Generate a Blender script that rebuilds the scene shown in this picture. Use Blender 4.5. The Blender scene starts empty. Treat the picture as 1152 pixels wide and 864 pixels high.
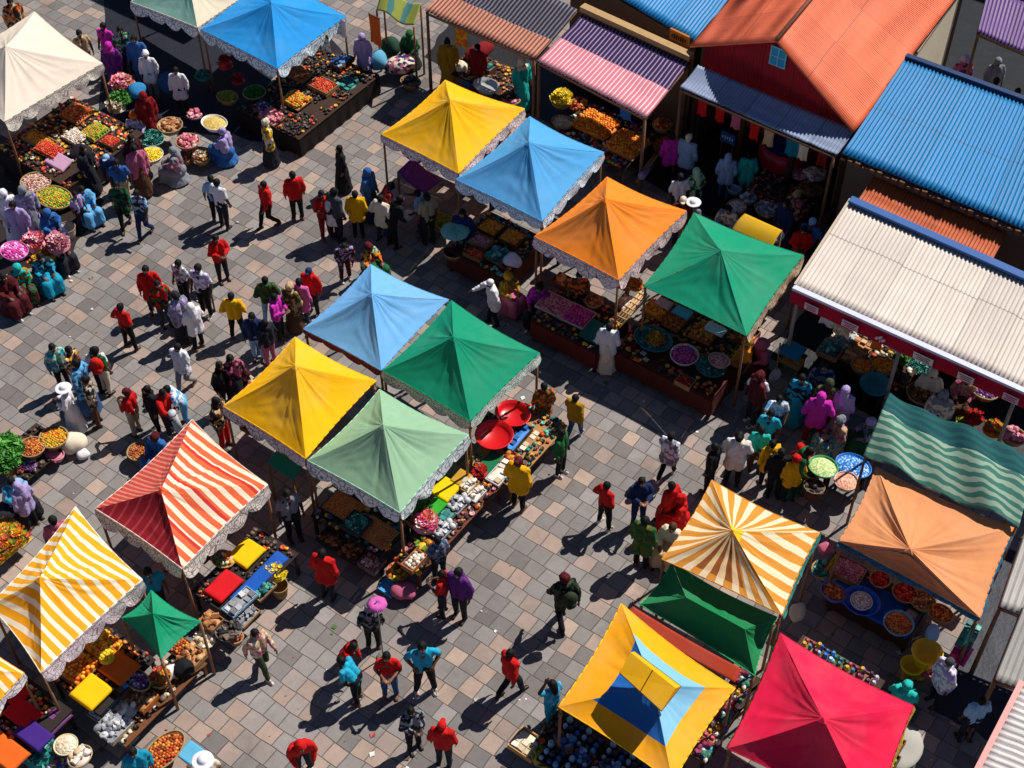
import bpy, math, random
from mathutils import Vector, Matrix, noise

R = math.radians
random.seed(7)
SC = bpy.context.scene
COL = SC.collection

# ------------------------------------------------------------------ camera model
FPX, PITCH, HCAM = 1700.0, R(48.5), 26.0
cam_d = bpy.data.cameras.new('camera'); cam = bpy.data.objects.new('camera', cam_d); COL.objects.link(cam)
cam_d.sensor_width = 36; cam_d.lens = 36 * FPX / 1152; cam_d.clip_end = 1000
cam.location = (0, 0, HCAM); cam.rotation_euler = (R(90) - PITCH, 0, 0)
SC.camera = cam

def at(px, py, z=0.0):
    """ground-plan point seen at photograph pixel px,py when it stands z metres above the paving"""
    x = (px - 576) / FPX; y = -(py - 432) / FPX
    dx, dy, dz = x, math.cos(PITCH) + y * math.sin(PITCH), -math.sin(PITCH) + y * math.cos(PITCH)
    t = (z - HCAM) / dz
    return Vector((dx * t, dy * t, z))
def pix(P):
    x, y, z = P[0], P[1], P[2] - HCAM
    d = y * math.cos(PITCH) - z * math.sin(PITCH); u = y * math.sin(PITCH) + z * math.cos(PITCH)
    return 576 + FPX * x / d, 432 - FPX * u / d
def zfor(x, y, py):
    """height at plan point x,y that shows on image row py"""
    lo, hi = 0, 12
    for _ in range(40):
        m = (lo + hi) / 2
        if pix((x, y, m))[1] > py: lo = m
        else: hi = m
    return lo
GA = R(-35.5)
U = Vector((math.cos(GA), math.sin(GA), 0)); V = Vector((-math.sin(GA), math.cos(GA), 0)); Z = Vector((0, 0, 1))

# ------------------------------------------------------------------ world and sun
w = bpy.data.worlds.new('World'); SC.world = w; w.use_nodes = True
nt = w.node_tree; bg = nt.nodes['Background']
sky = nt.nodes.new('ShaderNodeTexSky'); sky.sky_type = 'NISHITA'; sky.sun_disc = False
EL, AZ = R(53), R(38)            # elevation; direction towards the sun, counted from +x
sky.air_density = .55; sky.dust_density = 0; sky.ozone_density = 3; sky.sun_elevation = EL; sky.sun_rotation = R(90) - AZ
nt.links.new(sky.outputs[0], bg.inputs[0]); bg.inputs[1].default_value = 0.07
sd = bpy.data.lights.new('sun', 'SUN'); sd.energy = 5.0; sd.angle = R(0.5); sd.color = (1, 0.955, 0.88)
so = bpy.data.objects.new('sun', sd); COL.objects.link(so)
so.rotation_euler = Vector((math.cos(AZ) * math.cos(EL), math.sin(AZ) * math.cos(EL), math.sin(EL))).to_track_quat('Z', 'Y').to_euler()
SC.view_settings.view_transform = 'Standard'; SC.view_settings.look = 'None'
SC.view_settings.exposure = 0.16; SC.view_settings.gamma = 1

# ------------------------------------------------------------------ materials
def lin(h):
    if not isinstance(h, str): return tuple(h) + (1,)
    h = h.lstrip('#'); o = []
    for i in (0, 2, 4):
        c = int(h[i:i + 2], 16) / 255; o.append(c / 12.92 if c <= .04045 else ((c + .055) / 1.055) ** 2.4)
    return (*o, 1)
def newmat(name):
    m = bpy.data.materials.new(name); m.use_nodes = True
    return m, m.node_tree, m.node_tree.nodes['Principled BSDF']
def nd(nt, typ, **kw):
    n = nt.nodes.new('ShaderNode' + typ)
    for k, v in kw.items():
        if k.startswith('i_'):
            n.inputs[int(k[2:]) if k[2:].isdigit() else k[2:]].default_value = v
        else: setattr(n, k, v)
    return n
def mt(nt, op, a, b=None, c=None):
    n = nt.nodes.new('ShaderNodeMath'); n.operation = op
    for i, v in enumerate((a, b, c)):
        if v is None: continue
        if isinstance(v, (int, float)): n.inputs[i].default_value = v
        else: nt.links.new(v, n.inputs[i])
    return n.outputs[0]
def mixc(nt, f, a, b, mode='MIX'):
    n = nt.nodes.new('ShaderNodeMix'); n.data_type = 'RGBA'; n.blend_type = mode
    for s, v in ((n.inputs[0], f), (n.inputs[6], a), (n.inputs[7], b)):
        if isinstance(v, (int, float)): s.default_value = v
        elif isinstance(v, (tuple, list)): s.default_value = v
        else: nt.links.new(v, s)
    return n.outputs[2]
def noisef(nt, vec, scale, detail=3, rough=.5):
    n = nd(nt, 'TexNoise'); n.inputs['Scale'].default_value = scale; n.inputs['Detail'].default_value = detail; n.inputs['Roughness'].default_value = rough
    if vec is not None: nt.links.new(vec, n.inputs['Vector'])
    return n.outputs[0]
def bump(nt, p, h, dist, strength=1.0):
    b = nd(nt, 'Bump'); b.inputs['Distance'].default_value = dist; b.inputs['Strength'].default_value = strength
    nt.links.new(h, b.inputs['Height']); nt.links.new(b.outputs[0], p.inputs['Normal'])
def finish(nt, p, c, vec, var=.12, sc=3.0, rough=.8, bd=.004, bs=40):
    """a little wear in the colour and a fine grain in the surface"""
    n = noisef(nt, vec, sc, 5, .6)
    f = mt(nt, 'MULTIPLY_ADD', n, var * 2, 1 - var)
    cc = nd(nt, 'CombineColor'); [nt.links.new(f, cc.inputs[i]) for i in range(3)]
    o = mixc(nt, 1.0, c, cc.outputs[0], 'MULTIPLY')
    nt.links.new(o, p.inputs['Base Color']); p.inputs['Roughness'].default_value = rough
    bump(nt, p, noisef(nt, vec, bs, 3), bd)
    p.inputs['Specular IOR Level'].default_value = .25
MC = {}
def M(name, col, rough=.8, var=.12, sc=3.0, bd=.004, bs=40, spec=None, trans=0):
    k = (name, str(col), rough, trans)
    if k in MC: return MC[k]
    m, nt, p = newmat(name); tc = nd(nt, 'TexCoord')
    finish(nt, p, lin(col), tc.outputs['Object'], var, sc, rough, bd, bs)
    if spec is not None: p.inputs['Specular IOR Level'].default_value = spec
    if trans:
        p.inputs['Transmission Weight'].default_value = trans
    MC[k] = m; return m
def fabric(col, var=.13): return M('fabric', col, .85, var, 2.2, .003, 160)
def canvas(col):
    """tent cloth: sun-faded patches, a few grimy marks, and some light passing through"""
    k = ('canvas', col)
    if k in MC: return MC[k]
    m, nt, p = newmat('tent_canvas'); tc = nd(nt, 'TexCoord'); v = tc.outputs['Object']; seed = sum(map(ord, col)) % 17
    mp = nd(nt, 'Mapping'); mp.inputs['Location'].default_value = (seed, seed * .7, 0); nt.links.new(v, mp.inputs[0]); v = mp.outputs[0]
    c0 = lin(col); g_ = .3 * c0[0] + .5 * c0[1] + .2 * c0[2]; fade = tuple(min(.85, x * .80 + g_ * .16 + .06) for x in c0[:3]) + (1,)
    fr = nd(nt, 'MapRange'); fr.inputs['From Min'].default_value = .45; fr.inputs['From Max'].default_value = .72; nt.links.new(noisef(nt, v, .9, 4, .6), fr.inputs[0])
    c = mixc(nt, mt(nt, 'MULTIPLY', fr.outputs[0], .35), c0, fade)
    dr = nd(nt, 'MapRange'); dr.inputs['From Min'].default_value = .60; dr.inputs['From Max'].default_value = .75; nt.links.new(noisef(nt, v, 2.6, 6, .7), dr.inputs[0])
    c = mixc(nt, mt(nt, 'MULTIPLY', dr.outputs[0], .18), c, tuple(x * .45 + .02 for x in c0[:3]) + (1,))
    finish(nt, p, c, v, .10, 5, .8, .003, 160); lit_through(nt, p, c, .12)
    MC[k] = m; return m
def lit_through(nt, p, c, amount):
    out = nt.nodes['Material Output']; tr = nd(nt, 'BsdfTranslucent'); mx = nd(nt, 'MixShader'); mx.inputs[0].default_value = amount
    if isinstance(c, tuple): tr.inputs[0].default_value = c
    else: nt.links.new(c, tr.inputs[0])
    nt.links.new(p.outputs[0], mx.inputs[1]); nt.links.new(tr.outputs[0], mx.inputs[2]); nt.links.new(mx.outputs[0], out.inputs['Surface'])
def wood(col='#7a5538'): return M('wood', col, .75, .3, 9, .006, 30)
def plastic(col): return M('plastic', col, .35, .05, 5, .001, 20, .5)
def stripes(a, b, pitch, duty=.5, split=None, a2=None, b2=None, wob=.0, along=0, third=None):
    """cloth with stripes counted in metres along uv.x; past split in uv.y the second pair of colours"""
    k = ('str', a, b, pitch, duty, split, a2, b2, wob, along, third)
    if k in MC: return MC[k]
    m, nt, p = newmat('striped_fabric'); uv = nd(nt, 'UVMap'); sp = nd(nt, 'SeparateXYZ'); nt.links.new(uv.outputs[0], sp.inputs[0])
    x = sp.outputs[along]
    x = mt(nt, 'ADD', x, mt(nt, 'MULTIPLY', mt(nt, 'SUBTRACT', noisef(nt, uv.outputs[0], 1.6, 2), .5), wob))
    f = mt(nt, 'FRACT', mt(nt, 'DIVIDE', x, pitch)); g = mt(nt, 'GREATER_THAN', f, duty)
    c = mixc(nt, g, lin(a), lin(b))
    if third:
        g3 = mt(nt, 'LESS_THAN', mt(nt, 'FRACT', mt(nt, 'DIVIDE', x, pitch * 3.5)), .09); c = mixc(nt, g3, c, lin(third))
    if split is not None:
        c2 = mixc(nt, g, lin(a2), lin(b2))
        c = mixc(nt, mt(nt, 'GREATER_THAN', mt(nt, 'ADD', sp.outputs[1], mt(nt, 'MULTIPLY', noisef(nt, uv.outputs[0], 3), .05)), split), c, c2)
    finish(nt, p, c, uv.outputs[0], .2, 1.6, .85, .003, 120); lit_through(nt, p, c, .10)
    MC[k] = m; return m
def sheet_metal(col, col2=None, rough=.5, var=.16):
    """painted roofing sheets: each sheet a slightly different tone, weather streaks along the slope"""
    k = ('sheet', col, rough)
    if k in MC: return MC[k]
    m, nt, p = newmat('roof_sheet'); uv = nd(nt, 'UVMap'); sp = nd(nt, 'SeparateXYZ'); nt.links.new(uv.outputs[0], sp.inputs[0])
    cell = mt(nt, 'FLOOR', mt(nt, 'DIVIDE', sp.outputs[0], .9)); wn = nd(nt, 'TexWhiteNoise', noise_dimensions='1D'); nt.links.new(cell, wn.inputs['W'])
    mp = nd(nt, 'Mapping'); mp.inputs['Scale'].default_value = (9, .8, 1); nt.links.new(uv.outputs[0], mp.inputs[0])
    st = noisef(nt, mp.outputs[0], 1.0, 5, .65)
    f = mt(nt, 'ADD', mt(nt, 'MULTIPLY_ADD', wn.outputs[0], .12, .86), mt(nt, 'MULTIPLY', mt(nt, 'SUBTRACT', st, .5), var * 2.4))
    cc = nd(nt, 'CombineColor'); [nt.links.new(f, cc.inputs[i]) for i in range(3)]
    c = mixc(nt, 1.0, lin(col), cc.outputs[0], 'MULTIPLY')
    edge = mt(nt, 'LESS_THAN', mt(nt, 'FRACT', mt(nt, 'DIVIDE', sp.outputs[0], .9)), .035)
    c = mixc(nt, mt(nt, 'MULTIPLY', edge, .45), c, lin(col2 or '#3a3532'))
    lap = mt(nt, 'LESS_THAN', mt(nt, 'FRACT', mt(nt, 'DIVIDE', mt(nt, 'ADD', sp.outputs[1], mt(nt, 'MULTIPLY', wn.outputs[0], .05)), 1.7)), .018)
    c = mixc(nt, mt(nt, 'MULTIPLY', lap, .5), c, lin('#3a3532'))
    rs = nd(nt, 'MapRange'); rs.inputs['From Min'].default_value = .62; rs.inputs['From Max'].default_value = .8; mp2 = nd(nt, 'Mapping'); mp2.inputs['Scale'].default_value = (3.2, .6, 1); nt.links.new(uv.outputs[0], mp2.inputs[0]); nt.links.new(noisef(nt, mp2.outputs[0], 1.3, 6, .75), rs.inputs[0])
    c = mixc(nt, mt(nt, 'MULTIPLY', rs.outputs[0], .5), c, lin('#7a5640'))
    nt.links.new(c, p.inputs['Base Color']); p.inputs['Roughness'].default_value = rough; p.inputs['Specular IOR Level'].default_value = .3
    bump(nt, p, noisef(nt, uv.outputs[0], 30, 3), .004)
    MC[k] = m; return m
def lace(base, dark, vs=6):
    """printed valance cloth: loops and leaf shapes between two border lines"""
    k = ('lace', base, dark, vs)
    if k in MC: return MC[k]
    m, nt, p = newmat('printed_cloth'); uv = nd(nt, 'UVMap'); sp = nd(nt, 'SeparateXYZ'); nt.links.new(uv.outputs[0], sp.inputs[0])
    vo = nd(nt, 'TexVoronoi', feature='DISTANCE_TO_EDGE'); vo.inputs['Scale'].default_value = vs; nt.links.new(uv.outputs[0], vo.inputs['Vector'])
    v2 = nd(nt, 'TexVoronoi', feature='F1'); v2.inputs['Scale'].default_value = vs; nt.links.new(uv.outputs[0], v2.inputs['Vector'])
    ring = mt(nt, 'LESS_THAN', mt(nt, 'ABSOLUTE', mt(nt, 'SUBTRACT', v2.outputs[0], .3)), .05)
    ln = mt(nt, 'LESS_THAN', vo.outputs[0], .045)
    f = mt(nt, 'MAXIMUM', ring, ln)
    bord = mt(nt, 'LESS_THAN', mt(nt, 'ABSOLUTE', mt(nt, 'SUBTRACT', sp.outputs[1], .05)), .012); f = mt(nt, 'MULTIPLY', mt(nt, 'MAXIMUM', f, bord), .75)
    c = mixc(nt, f, lin(base), lin(dark))
    finish(nt, p, c, uv.outputs[0], .1, 3, .85, .003, 120)
    MC[k] = m; return m
def palette(name, cols, rough=.55, spec=.35):
    k = ('pal', name)
    if k in MC: return MC[k]
    m, nt, p = newmat(name); a = nd(nt, 'Attribute'); a.attribute_name = 'rnd'
    cr = nd(nt, 'ValToRGB'); cr.color_ramp.interpolation = 'CONSTANT'; e = cr.color_ramp.elements
    n = len(cols); e[0].position = 0; e[0].color = lin(cols[0])
    e[1].position = 1.0 / n; e[1].color = lin(cols[1 % n])
    for i in range(2, n): x = e.new(i / n); x.color = lin(cols[i])
    nt.links.new(a.outputs['Fac'], cr.inputs[0]); tc = nd(nt, 'TexCoord')
    finish(nt, p, cr.outputs[0], tc.outputs['Object'], .12, 14, rough, .002, 60); p.inputs['Specular IOR Level'].default_value = spec
    MC[k] = m; return m

def paving_mat():
    m, nt, p = newmat('stone_paving'); tc = nd(nt, 'TexCoord')
    mp = nd(nt, 'Mapping'); mp.vector_type = 'POINT'; mp.inputs['Rotation'].default_value = (0, 0, -GA); nt.links.new(tc.outputs['Object'], mp.inputs[0])
    S = .375
    sp = nd(nt, 'SeparateXYZ')
    wv = nd(nt, 'TexNoise'); wv.inputs['Scale'].default_value = .9; wv.inputs['Detail'].default_value = 2; nt.links.new(mp.outputs[0], wv.inputs['Vector'])
    wsep = nd(nt, 'SeparateXYZ'); nt.links.new(wv.outputs[1], wsep.inputs[0])
    nt.links.new(mp.outputs[0], sp.inputs[0])
    X = mt(nt, 'DIVIDE', mt(nt, 'ADD', sp.outputs[0], mt(nt, 'MULTIPLY', mt(nt, 'SUBTRACT', wsep.outputs[0], .5), .12)), S)
    Y = mt(nt, 'DIVIDE', mt(nt, 'ADD', sp.outputs[1], mt(nt, 'MULTIPLY', mt(nt, 'SUBTRACT', wsep.outputs[1], .5), .17)), S)
    row = mt(nt, 'FLOOR', Y); wr = nd(nt, 'TexWhiteNoise', noise_dimensions='1D'); nt.links.new(row, wr.inputs['W'])
    # every few rows the joints shift, and rows differ in slab width
    wid = mt(nt, 'MULTIPLY_ADD', wr.outputs[0], .35, .86)
    X2 = mt(nt, 'ADD', mt(nt, 'MULTIPLY', X, wid), mt(nt, 'MULTIPLY', mt(nt, 'FRACT', mt(nt, 'MULTIPLY', wr.outputs[0], 7.3)), .9))
    colm = mt(nt, 'FLOOR', X2)
    cv = nd(nt, 'CombineXYZ'); nt.links.new(colm, cv.inputs[0]); nt.links.new(row, cv.inputs[1])
    wn = nd(nt, 'TexWhiteNoise', noise_dimensions='3D'); nt.links.new(cv.outputs[0], wn.inputs['Vector'])
    cv2 = nd(nt, 'CombineXYZ'); nt.links.new(colm, cv2.inputs[0]); nt.links.new(row, cv2.inputs[1]); cv2.inputs[2].default_value = 5.5
    wn2 = nd(nt, 'TexWhiteNoise', noise_dimensions='3D'); nt.links.new(cv2.outputs[0], wn2.inputs['Vector'])
    fx = mt(nt, 'FRACT', X2); fy = mt(nt, 'FRACT', Y)
    ex = mt(nt, 'MINIMUM', fx, mt(nt, 'SUBTRACT', 1.0, fx)); ey = mt(nt, 'MINIMUM', fy, mt(nt, 'SUBTRACT', 1.0, fy))
    dist = mt(nt, 'ADD', mt(nt, 'MINIMUM', ex, ey), mt(nt, 'MULTIPLY', mt(nt, 'SUBTRACT', noisef(nt, mp.outputs[0], 22, 3), .5), .03))
    joint = nd(nt, 'MapRange'); joint.inputs['From Min'].default_value = .008; joint.inputs['From Max'].default_value = .032; nt.links.new(dist, joint.inputs[0])
    cr = nd(nt, 'ValToRGB'); cr.color_ramp.interpolation = 'CONSTANT'; e = cr.color_ramp.elements
    cols = [(0, '#6c6766'), (.13, '#7b7674'), (.27, '#898381'), (.40, '#757271'), (.54, '#857f7d'), (.66, '#98857c'), (.77, '#a08a7e'), (.87, '#8f8480'), (.94, '#a89284'), (.975, '#86827e'), (.9975, '#8aa6b0')]
    e[0].color = lin(cols[0][1]); e[1].position = cols[1][0]; e[1].color = lin(cols[1][1])
    for q, c in cols[2:]: x = e.new(q); x.color = lin(c)
    nt.links.new(wn.outputs[0], cr.inputs[0])
    n1 = noisef(nt, mp.outputs[0], 5, 6, .7); n2 = noisef(nt, mp.outputs[0], 60, 3, .6); n3 = noisef(nt, mp.outputs[0], .16, 3, .6); n4 = noisef(nt, mp.outputs[0], 1.3, 4, .7)
    f = mt(nt, 'MULTIPLY_ADD', n1, .55, .70)
    f = mt(nt, 'MULTIPLY', f, mt(nt, 'MULTIPLY_ADD', n2, .24, .88)); f = mt(nt, 'MULTIPLY', f, mt(nt, 'MULTIPLY_ADD', n3, .8, .62))
    f = mt(nt, 'MULTIPLY', f, mt(nt, 'MULTIPLY_ADD', n4, .5, .75))
    f = mt(nt, 'MULTIPLY', f, mt(nt, 'MULTIPLY_ADD', wn2.outputs[0], .24, .86))
    cc = nd(nt, 'CombineColor'); [nt.links.new(f, cc.inputs[i]) for i in range(3)]
    c = mixc(nt, 1.0, cr.outputs[0], cc.outputs[0], 'MULTIPLY')
    # worn centre of the square: the slab colours pale towards each other
    c = mixc(nt, mt(nt, 'MULTIPLY', n3, .30), c, lin('#918781'))
    jn = noisef(nt, mp.outputs[0], 2.2, 3)
    jc = mixc(nt, jn, lin('#4a4440'), lin('#7d756d'))
    c = mixc(nt, mt(nt, 'SUBTRACT', 1.0, joint.outputs[0]), c, jc)
    # dropped gum and small stains
    vo = nd(nt, 'TexVoronoi'); vo.inputs['Scale'].default_value = 2.2; nt.links.new(mp.outputs[0], vo.inputs['Vector'])
    gum = mt(nt, 'LESS_THAN', vo.outputs[0], .035); c = mixc(nt, mt(nt, 'MULTIPLY', gum, .5), c, lin('#4c4743'))
    sn = noisef(nt, mp.outputs[0], .55, 6, .7); sm = nd(nt, 'MapRange'); sm.inputs['From Min'].default_value = .56; sm.inputs['From Max'].default_value = .72; nt.links.new(sn, sm.inputs[0]); c = mixc(nt, mt(nt, 'MULTIPLY', sm.outputs[0], .45), c, lin('#544d49'))
    nt.links.new(c, p.inputs['Base Color']); p.inputs['Roughness'].default_value = .85; p.inputs['Specular IOR Level'].default_value = .2
    h = mt(nt, 'ADD', mt(nt, 'MULTIPLY', joint.outputs[0], 1.0), mt(nt, 'ADD', mt(nt, 'MULTIPLY', n1, .5), mt(nt, 'MULTIPLY', wn2.outputs[0], .5)))
    bump(nt, p, h, .012)
    return m

# ------------------------------------------------------------------ mesh builder
class MB:
    def __init__(s): s.v = []; s.f = []; s.m = []; s.uv = []; s.r = []; s.has_uv = False
    def face(s, idx, m=0, uv=None, r=0.0):
        s.f.append(tuple(idx)); s.m.append(m); s.uv.append(uv); s.r.append(r)
        if uv: s.has_uv = True
    def box(s, c, size, rot=0.0, m=0, r=0.0, mat=None):
        c = Vector(c); hx, hy, hz = size[0] / 2, size[1] / 2, size[2] / 2; b = len(s.v); Rm = Matrix.Rotation(rot, 3, 'Z') if mat is None else mat
        for x in (-hx, hx):
            for y in (-hy, hy):
                for z in (-hz, hz): s.v.append(c + Rm @ Vector((x, y, z)))
        for q in ((0, 1, 3, 2), (4, 6, 7, 5), (0, 4, 5, 1), (2, 3, 7, 6), (0, 2, 6, 4), (1, 5, 7, 3)): s.face([b + i for i in q], m, None, r)
    def tube(s, a, b, ra, rb=None, n=8, m=0, caps=True, r=0.0):
        a = Vector(a); b = Vector(b); rb = ra if rb is None else rb; d = (b - a)
        if d.length < 1e-6: return
        q = d.to_track_quat('Z', 'Y'); k = len(s.v)
        for P, rad in ((a, ra), (b, rb)):
            for i in range(n):
                t = 2 * math.pi * i / n; s.v.append(P + q @ Vector((rad * math.cos(t), rad * math.sin(t), 0)))
        for i in range(n): j = (i + 1) % n; s.face((k + i, k + j, k + n + j, k + n + i), m, None, r)
        if caps: s.face([k + n - 1 - i for i in range(n)], m, None, r); s.face([k + n + i for i in range(n)], m, None, r)
    def ball(s, c, r, sc=(1, 1, 1), seg=10, ring=6, m=0, rnd=0.0, mat=None):
        c = Vector(c); k = len(s.v)
        def P(a, b):
            v = Vector((r * sc[0] * math.sin(a) * math.cos(b), r * sc[1] * math.sin(a) * math.sin(b), r * sc[2] * math.cos(a)))
            return c + (mat @ v if mat else v)
        s.v.append(P(0, 0))
        for i in range(1, ring):
            for j in range(seg): s.v.append(P(math.pi * i / ring, 2 * math.pi * j / seg))
        s.v.append(P(math.pi, 0)); e = len(s.v) - 1
        for j in range(seg):
            s.face((k, k + 1 + j, k + 1 + (j + 1) % seg), m, None, rnd)
            for i in range(ring - 2):
                a = k + 1 + i * seg; s.face((a + j, a + seg + j, a + seg + (j + 1) % seg, a + (j + 1) % seg), m, None, rnd)
            a = k + 1 + (ring - 2) * seg; s.face((a + j, e, a + (j + 1) % seg), m, None, rnd)
    def lathe(s, prof, n=24, m=0, wob=0, c=(0, 0, 0), sx=1, sy=1, r=0.0):
        c = Vector(c); k = len(s.v)
        for i, (rad, z) in enumerate(prof):
            for j in range(n):
                t = 2 * math.pi * j / n; w_ = 1 + wob * math.sin(3 * t + i); s.v.append(c + Vector((rad * sx * w_ * math.cos(t), rad * sy * w_ * math.sin(t), z)))
        for i in range(len(prof) - 1):
            for j in range(n):
                a = k + i * n; s.face((a + j, a + (j + 1) % n, a + n + (j + 1) % n, a + n + j), m, None, r)
    def grid(s, fn, nx, ny, m=0, uvf=None, mf=None, flip=False):
        k = len(s.v)
        for j in range(ny + 1):
            for i in range(nx + 1): s.v.append(Vector(fn(i / nx, j / ny)))
        for j in range(ny):
            for i in range(nx):
                a = k + j * (nx + 1) + i; q = (a, a + 1, a + nx + 2, a + nx + 1)
                cs = ((i, j), (i + 1, j), (i + 1, j + 1), (i, j + 1))
                uv = [uvf(x / nx, y / ny) for x, y in cs] if uvf else None
                if flip: q = q[::-1]; uv = uv[::-1] if uv else None
                s.face(q, mf((i + .5) / nx, (j + .5) / ny) if mf else m, uv)
    def mesh(s, name, mats, smooth=True, solid=0):
        me = bpy.data.meshes.new(name); me.from_pydata([tuple(v) for v in s.v], [], s.f)
        for x in (mats if isinstance(mats, (list, tuple)) else [mats]): me.materials.append(x)
        me.polygons.foreach_set('material_index', s.m); me.polygons.foreach_set('use_smooth', [smooth] * len(s.f))
        if s.has_uv:
            ul = me.uv_layers.new(name='UVMap'); fl = []
            for f, u in zip(s.f, s.uv):
                for i in range(len(f)): fl += list(u[i]) if u else [0, 0]
            ul.data.foreach_set('uv', fl)
        at_ = me.attributes.new('rnd', 'FLOAT', 'FACE'); at_.data.foreach_set('value', s.r)
        me.update(); return me
def link(o, parent=None):
    COL.objects.link(o)
    if parent: o.parent = parent
    return o
def obj(name, me, parent=None, loc=None, rot=0.0):
    o = bpy.data.objects.new(name, me); link(o, parent)
    if loc is not None: o.location = loc
    if rot: o.rotation_euler = (0, 0, rot)
    return o
LABELS = {}
def tag(o, label, cat, group=None, kind=None):
    n = len(label.split())
    if not 4 <= n <= 16: print('LABEL LENGTH', n, label)
    if label in LABELS: print('LABEL TWICE', label)
    LABELS[label] = 1
    o['label'] = label; o['category'] = cat
    if group: o['group'] = group
    if kind: o['kind'] = kind
    return o
def empty(name, loc, rot=0.0):
    o = bpy.data.objects.new(name, None); link(o); o.location = loc; o.rotation_euler = (0, 0, rot); o.empty_display_size = .2
    return o
def solid(o, t):
    md = o.modifiers.new('thick', 'SOLIDIFY'); md.thickness = t; md.offset = -1; return o
def bevel(o, wd=.01):
    md = o.modifiers.new('soft', 'BEVEL'); md.width = wd; md.segments = 2; md.limit_method = 'ANGLE'; return o

# ------------------------------------------------------------------ paving
mb = MB(); g = 260
mb.v = [Vector((-g, -g, 0)), Vector((g, -g, 0)), Vector((g, g, 0)), Vector((-g, g, 0))]; mb.face((0, 1, 2, 3))
o = obj('ground', mb.mesh('ground', paving_mat(), False)); o['kind'] = 'structure'
# ------------------------------------------------------------------ tents
POLE = wood('#8a6242')
def n1(x, s): return noise.noise(Vector((x, s * 7.31, 1.7)))
def canopy_face(mb, P0, P1, Q0, Q1, seed, uvmode, mf, billow=.07, wr=1.0, inward=.05):
    mid = (P0 + P1) / 2; top = (Q0 + Q1) / 2
    inn = (top - mid); inn.z = 0; inn.normalize()
    nrm = (P1 - P0).cross(top - mid).normalized()
    if nrm.z < 0: nrm = -nrm
    L = (P1 - P0).length
    def fn(s, t):
        e = P0.lerp(P1, s); q = Q0.lerp(Q1, s); p = e.lerp(q, t)
        dz = q.z - e.z
        p.z = e.z + dz * t * (.80 + .20 * t)
        sg = math.sin(math.pi * s)
        p += inn * inward * sg * (1 - t) ** 2; p.z -= .035 * sg * (1 - t) ** 2
        p -= nrm * billow * sg * math.sin(math.pi * min(1, t * 1.05)) * (.75 + .5 * n1(s * 1.3, seed + 3))
        k = math.sin(math.pi * t) ** .6 if 0 < t < 1 else 0
        rad = n1(s * 11, seed) * .016 + n1(s * 23, seed + 9) * .007
        w_ = rad * k * sg
        for ss in (s, 1 - s):
            a = math.atan2(t * .9, max(ss, 1e-4)); r = math.hypot(ss, t)
            w_ += .016 * n1(a * 6.5 + (0 if ss is s else 40), seed + 1) * math.exp(-2.0 * r) * min(1, r * 8) * min(1, a * 4) * min(1, t * 6)
        w_ += .014 * n1(s * 3 + t * 2, seed + 5) * n1(t * 4, seed + 6) * 2 * sg * k
        return p + nrm * w_ * wr
    def uvf(s, t):
        p = P0.lerp(P1, s).lerp(Q0.lerp(Q1, s), t)
        if uvmode == 'slope': return ((s - .5) * L * (1 - t * (1 - (Q1 - Q0).length / L)) , t * (top - mid).length)
        if uvmode == 'radial': return (s * L, t)
        return (p.dot(V), p.dot(U))
    mb.grid(fn, 40, 22, uvf=uvf, mf=mf)

def quadpts(pts, z):
    return [at(x, y, z) for x, y in pts]
def valance(root, P0, P1, drop, m, seed, scal):
    L = (P1 - P0).length; n = max(3, round(L / scal)); d = (P1 - P0).normalized(); out = Vector((d.y, -d.x, 0))
    c = (P0 + P1) / 2
    inw = -out if out.dot(root.location - c) < 0 else out
    out = -inw
    mb = MB()
    def fn(s, t):
        sg = math.sin(math.pi * s)
        p = P0.lerp(P1, s); p = p + inw * .05 * sg; p.z -= .035 * sg + .01
        k = drop * (.52 + .48 * abs(math.sin(math.pi * s * n)) ** .6) * (1 + .2 * n1(s * 6, seed))
        p.z -= k * t; p += out * (.012 + .05 * t * n1(s * 9 + t, seed + 2) + .04 * t)
        return p - root.location
    mb.grid(fn, n * 10, 4, uvf=lambda s, t: (s * L, t * drop))
    return obj('valance', mb.mesh('valance', m), root)

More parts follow.
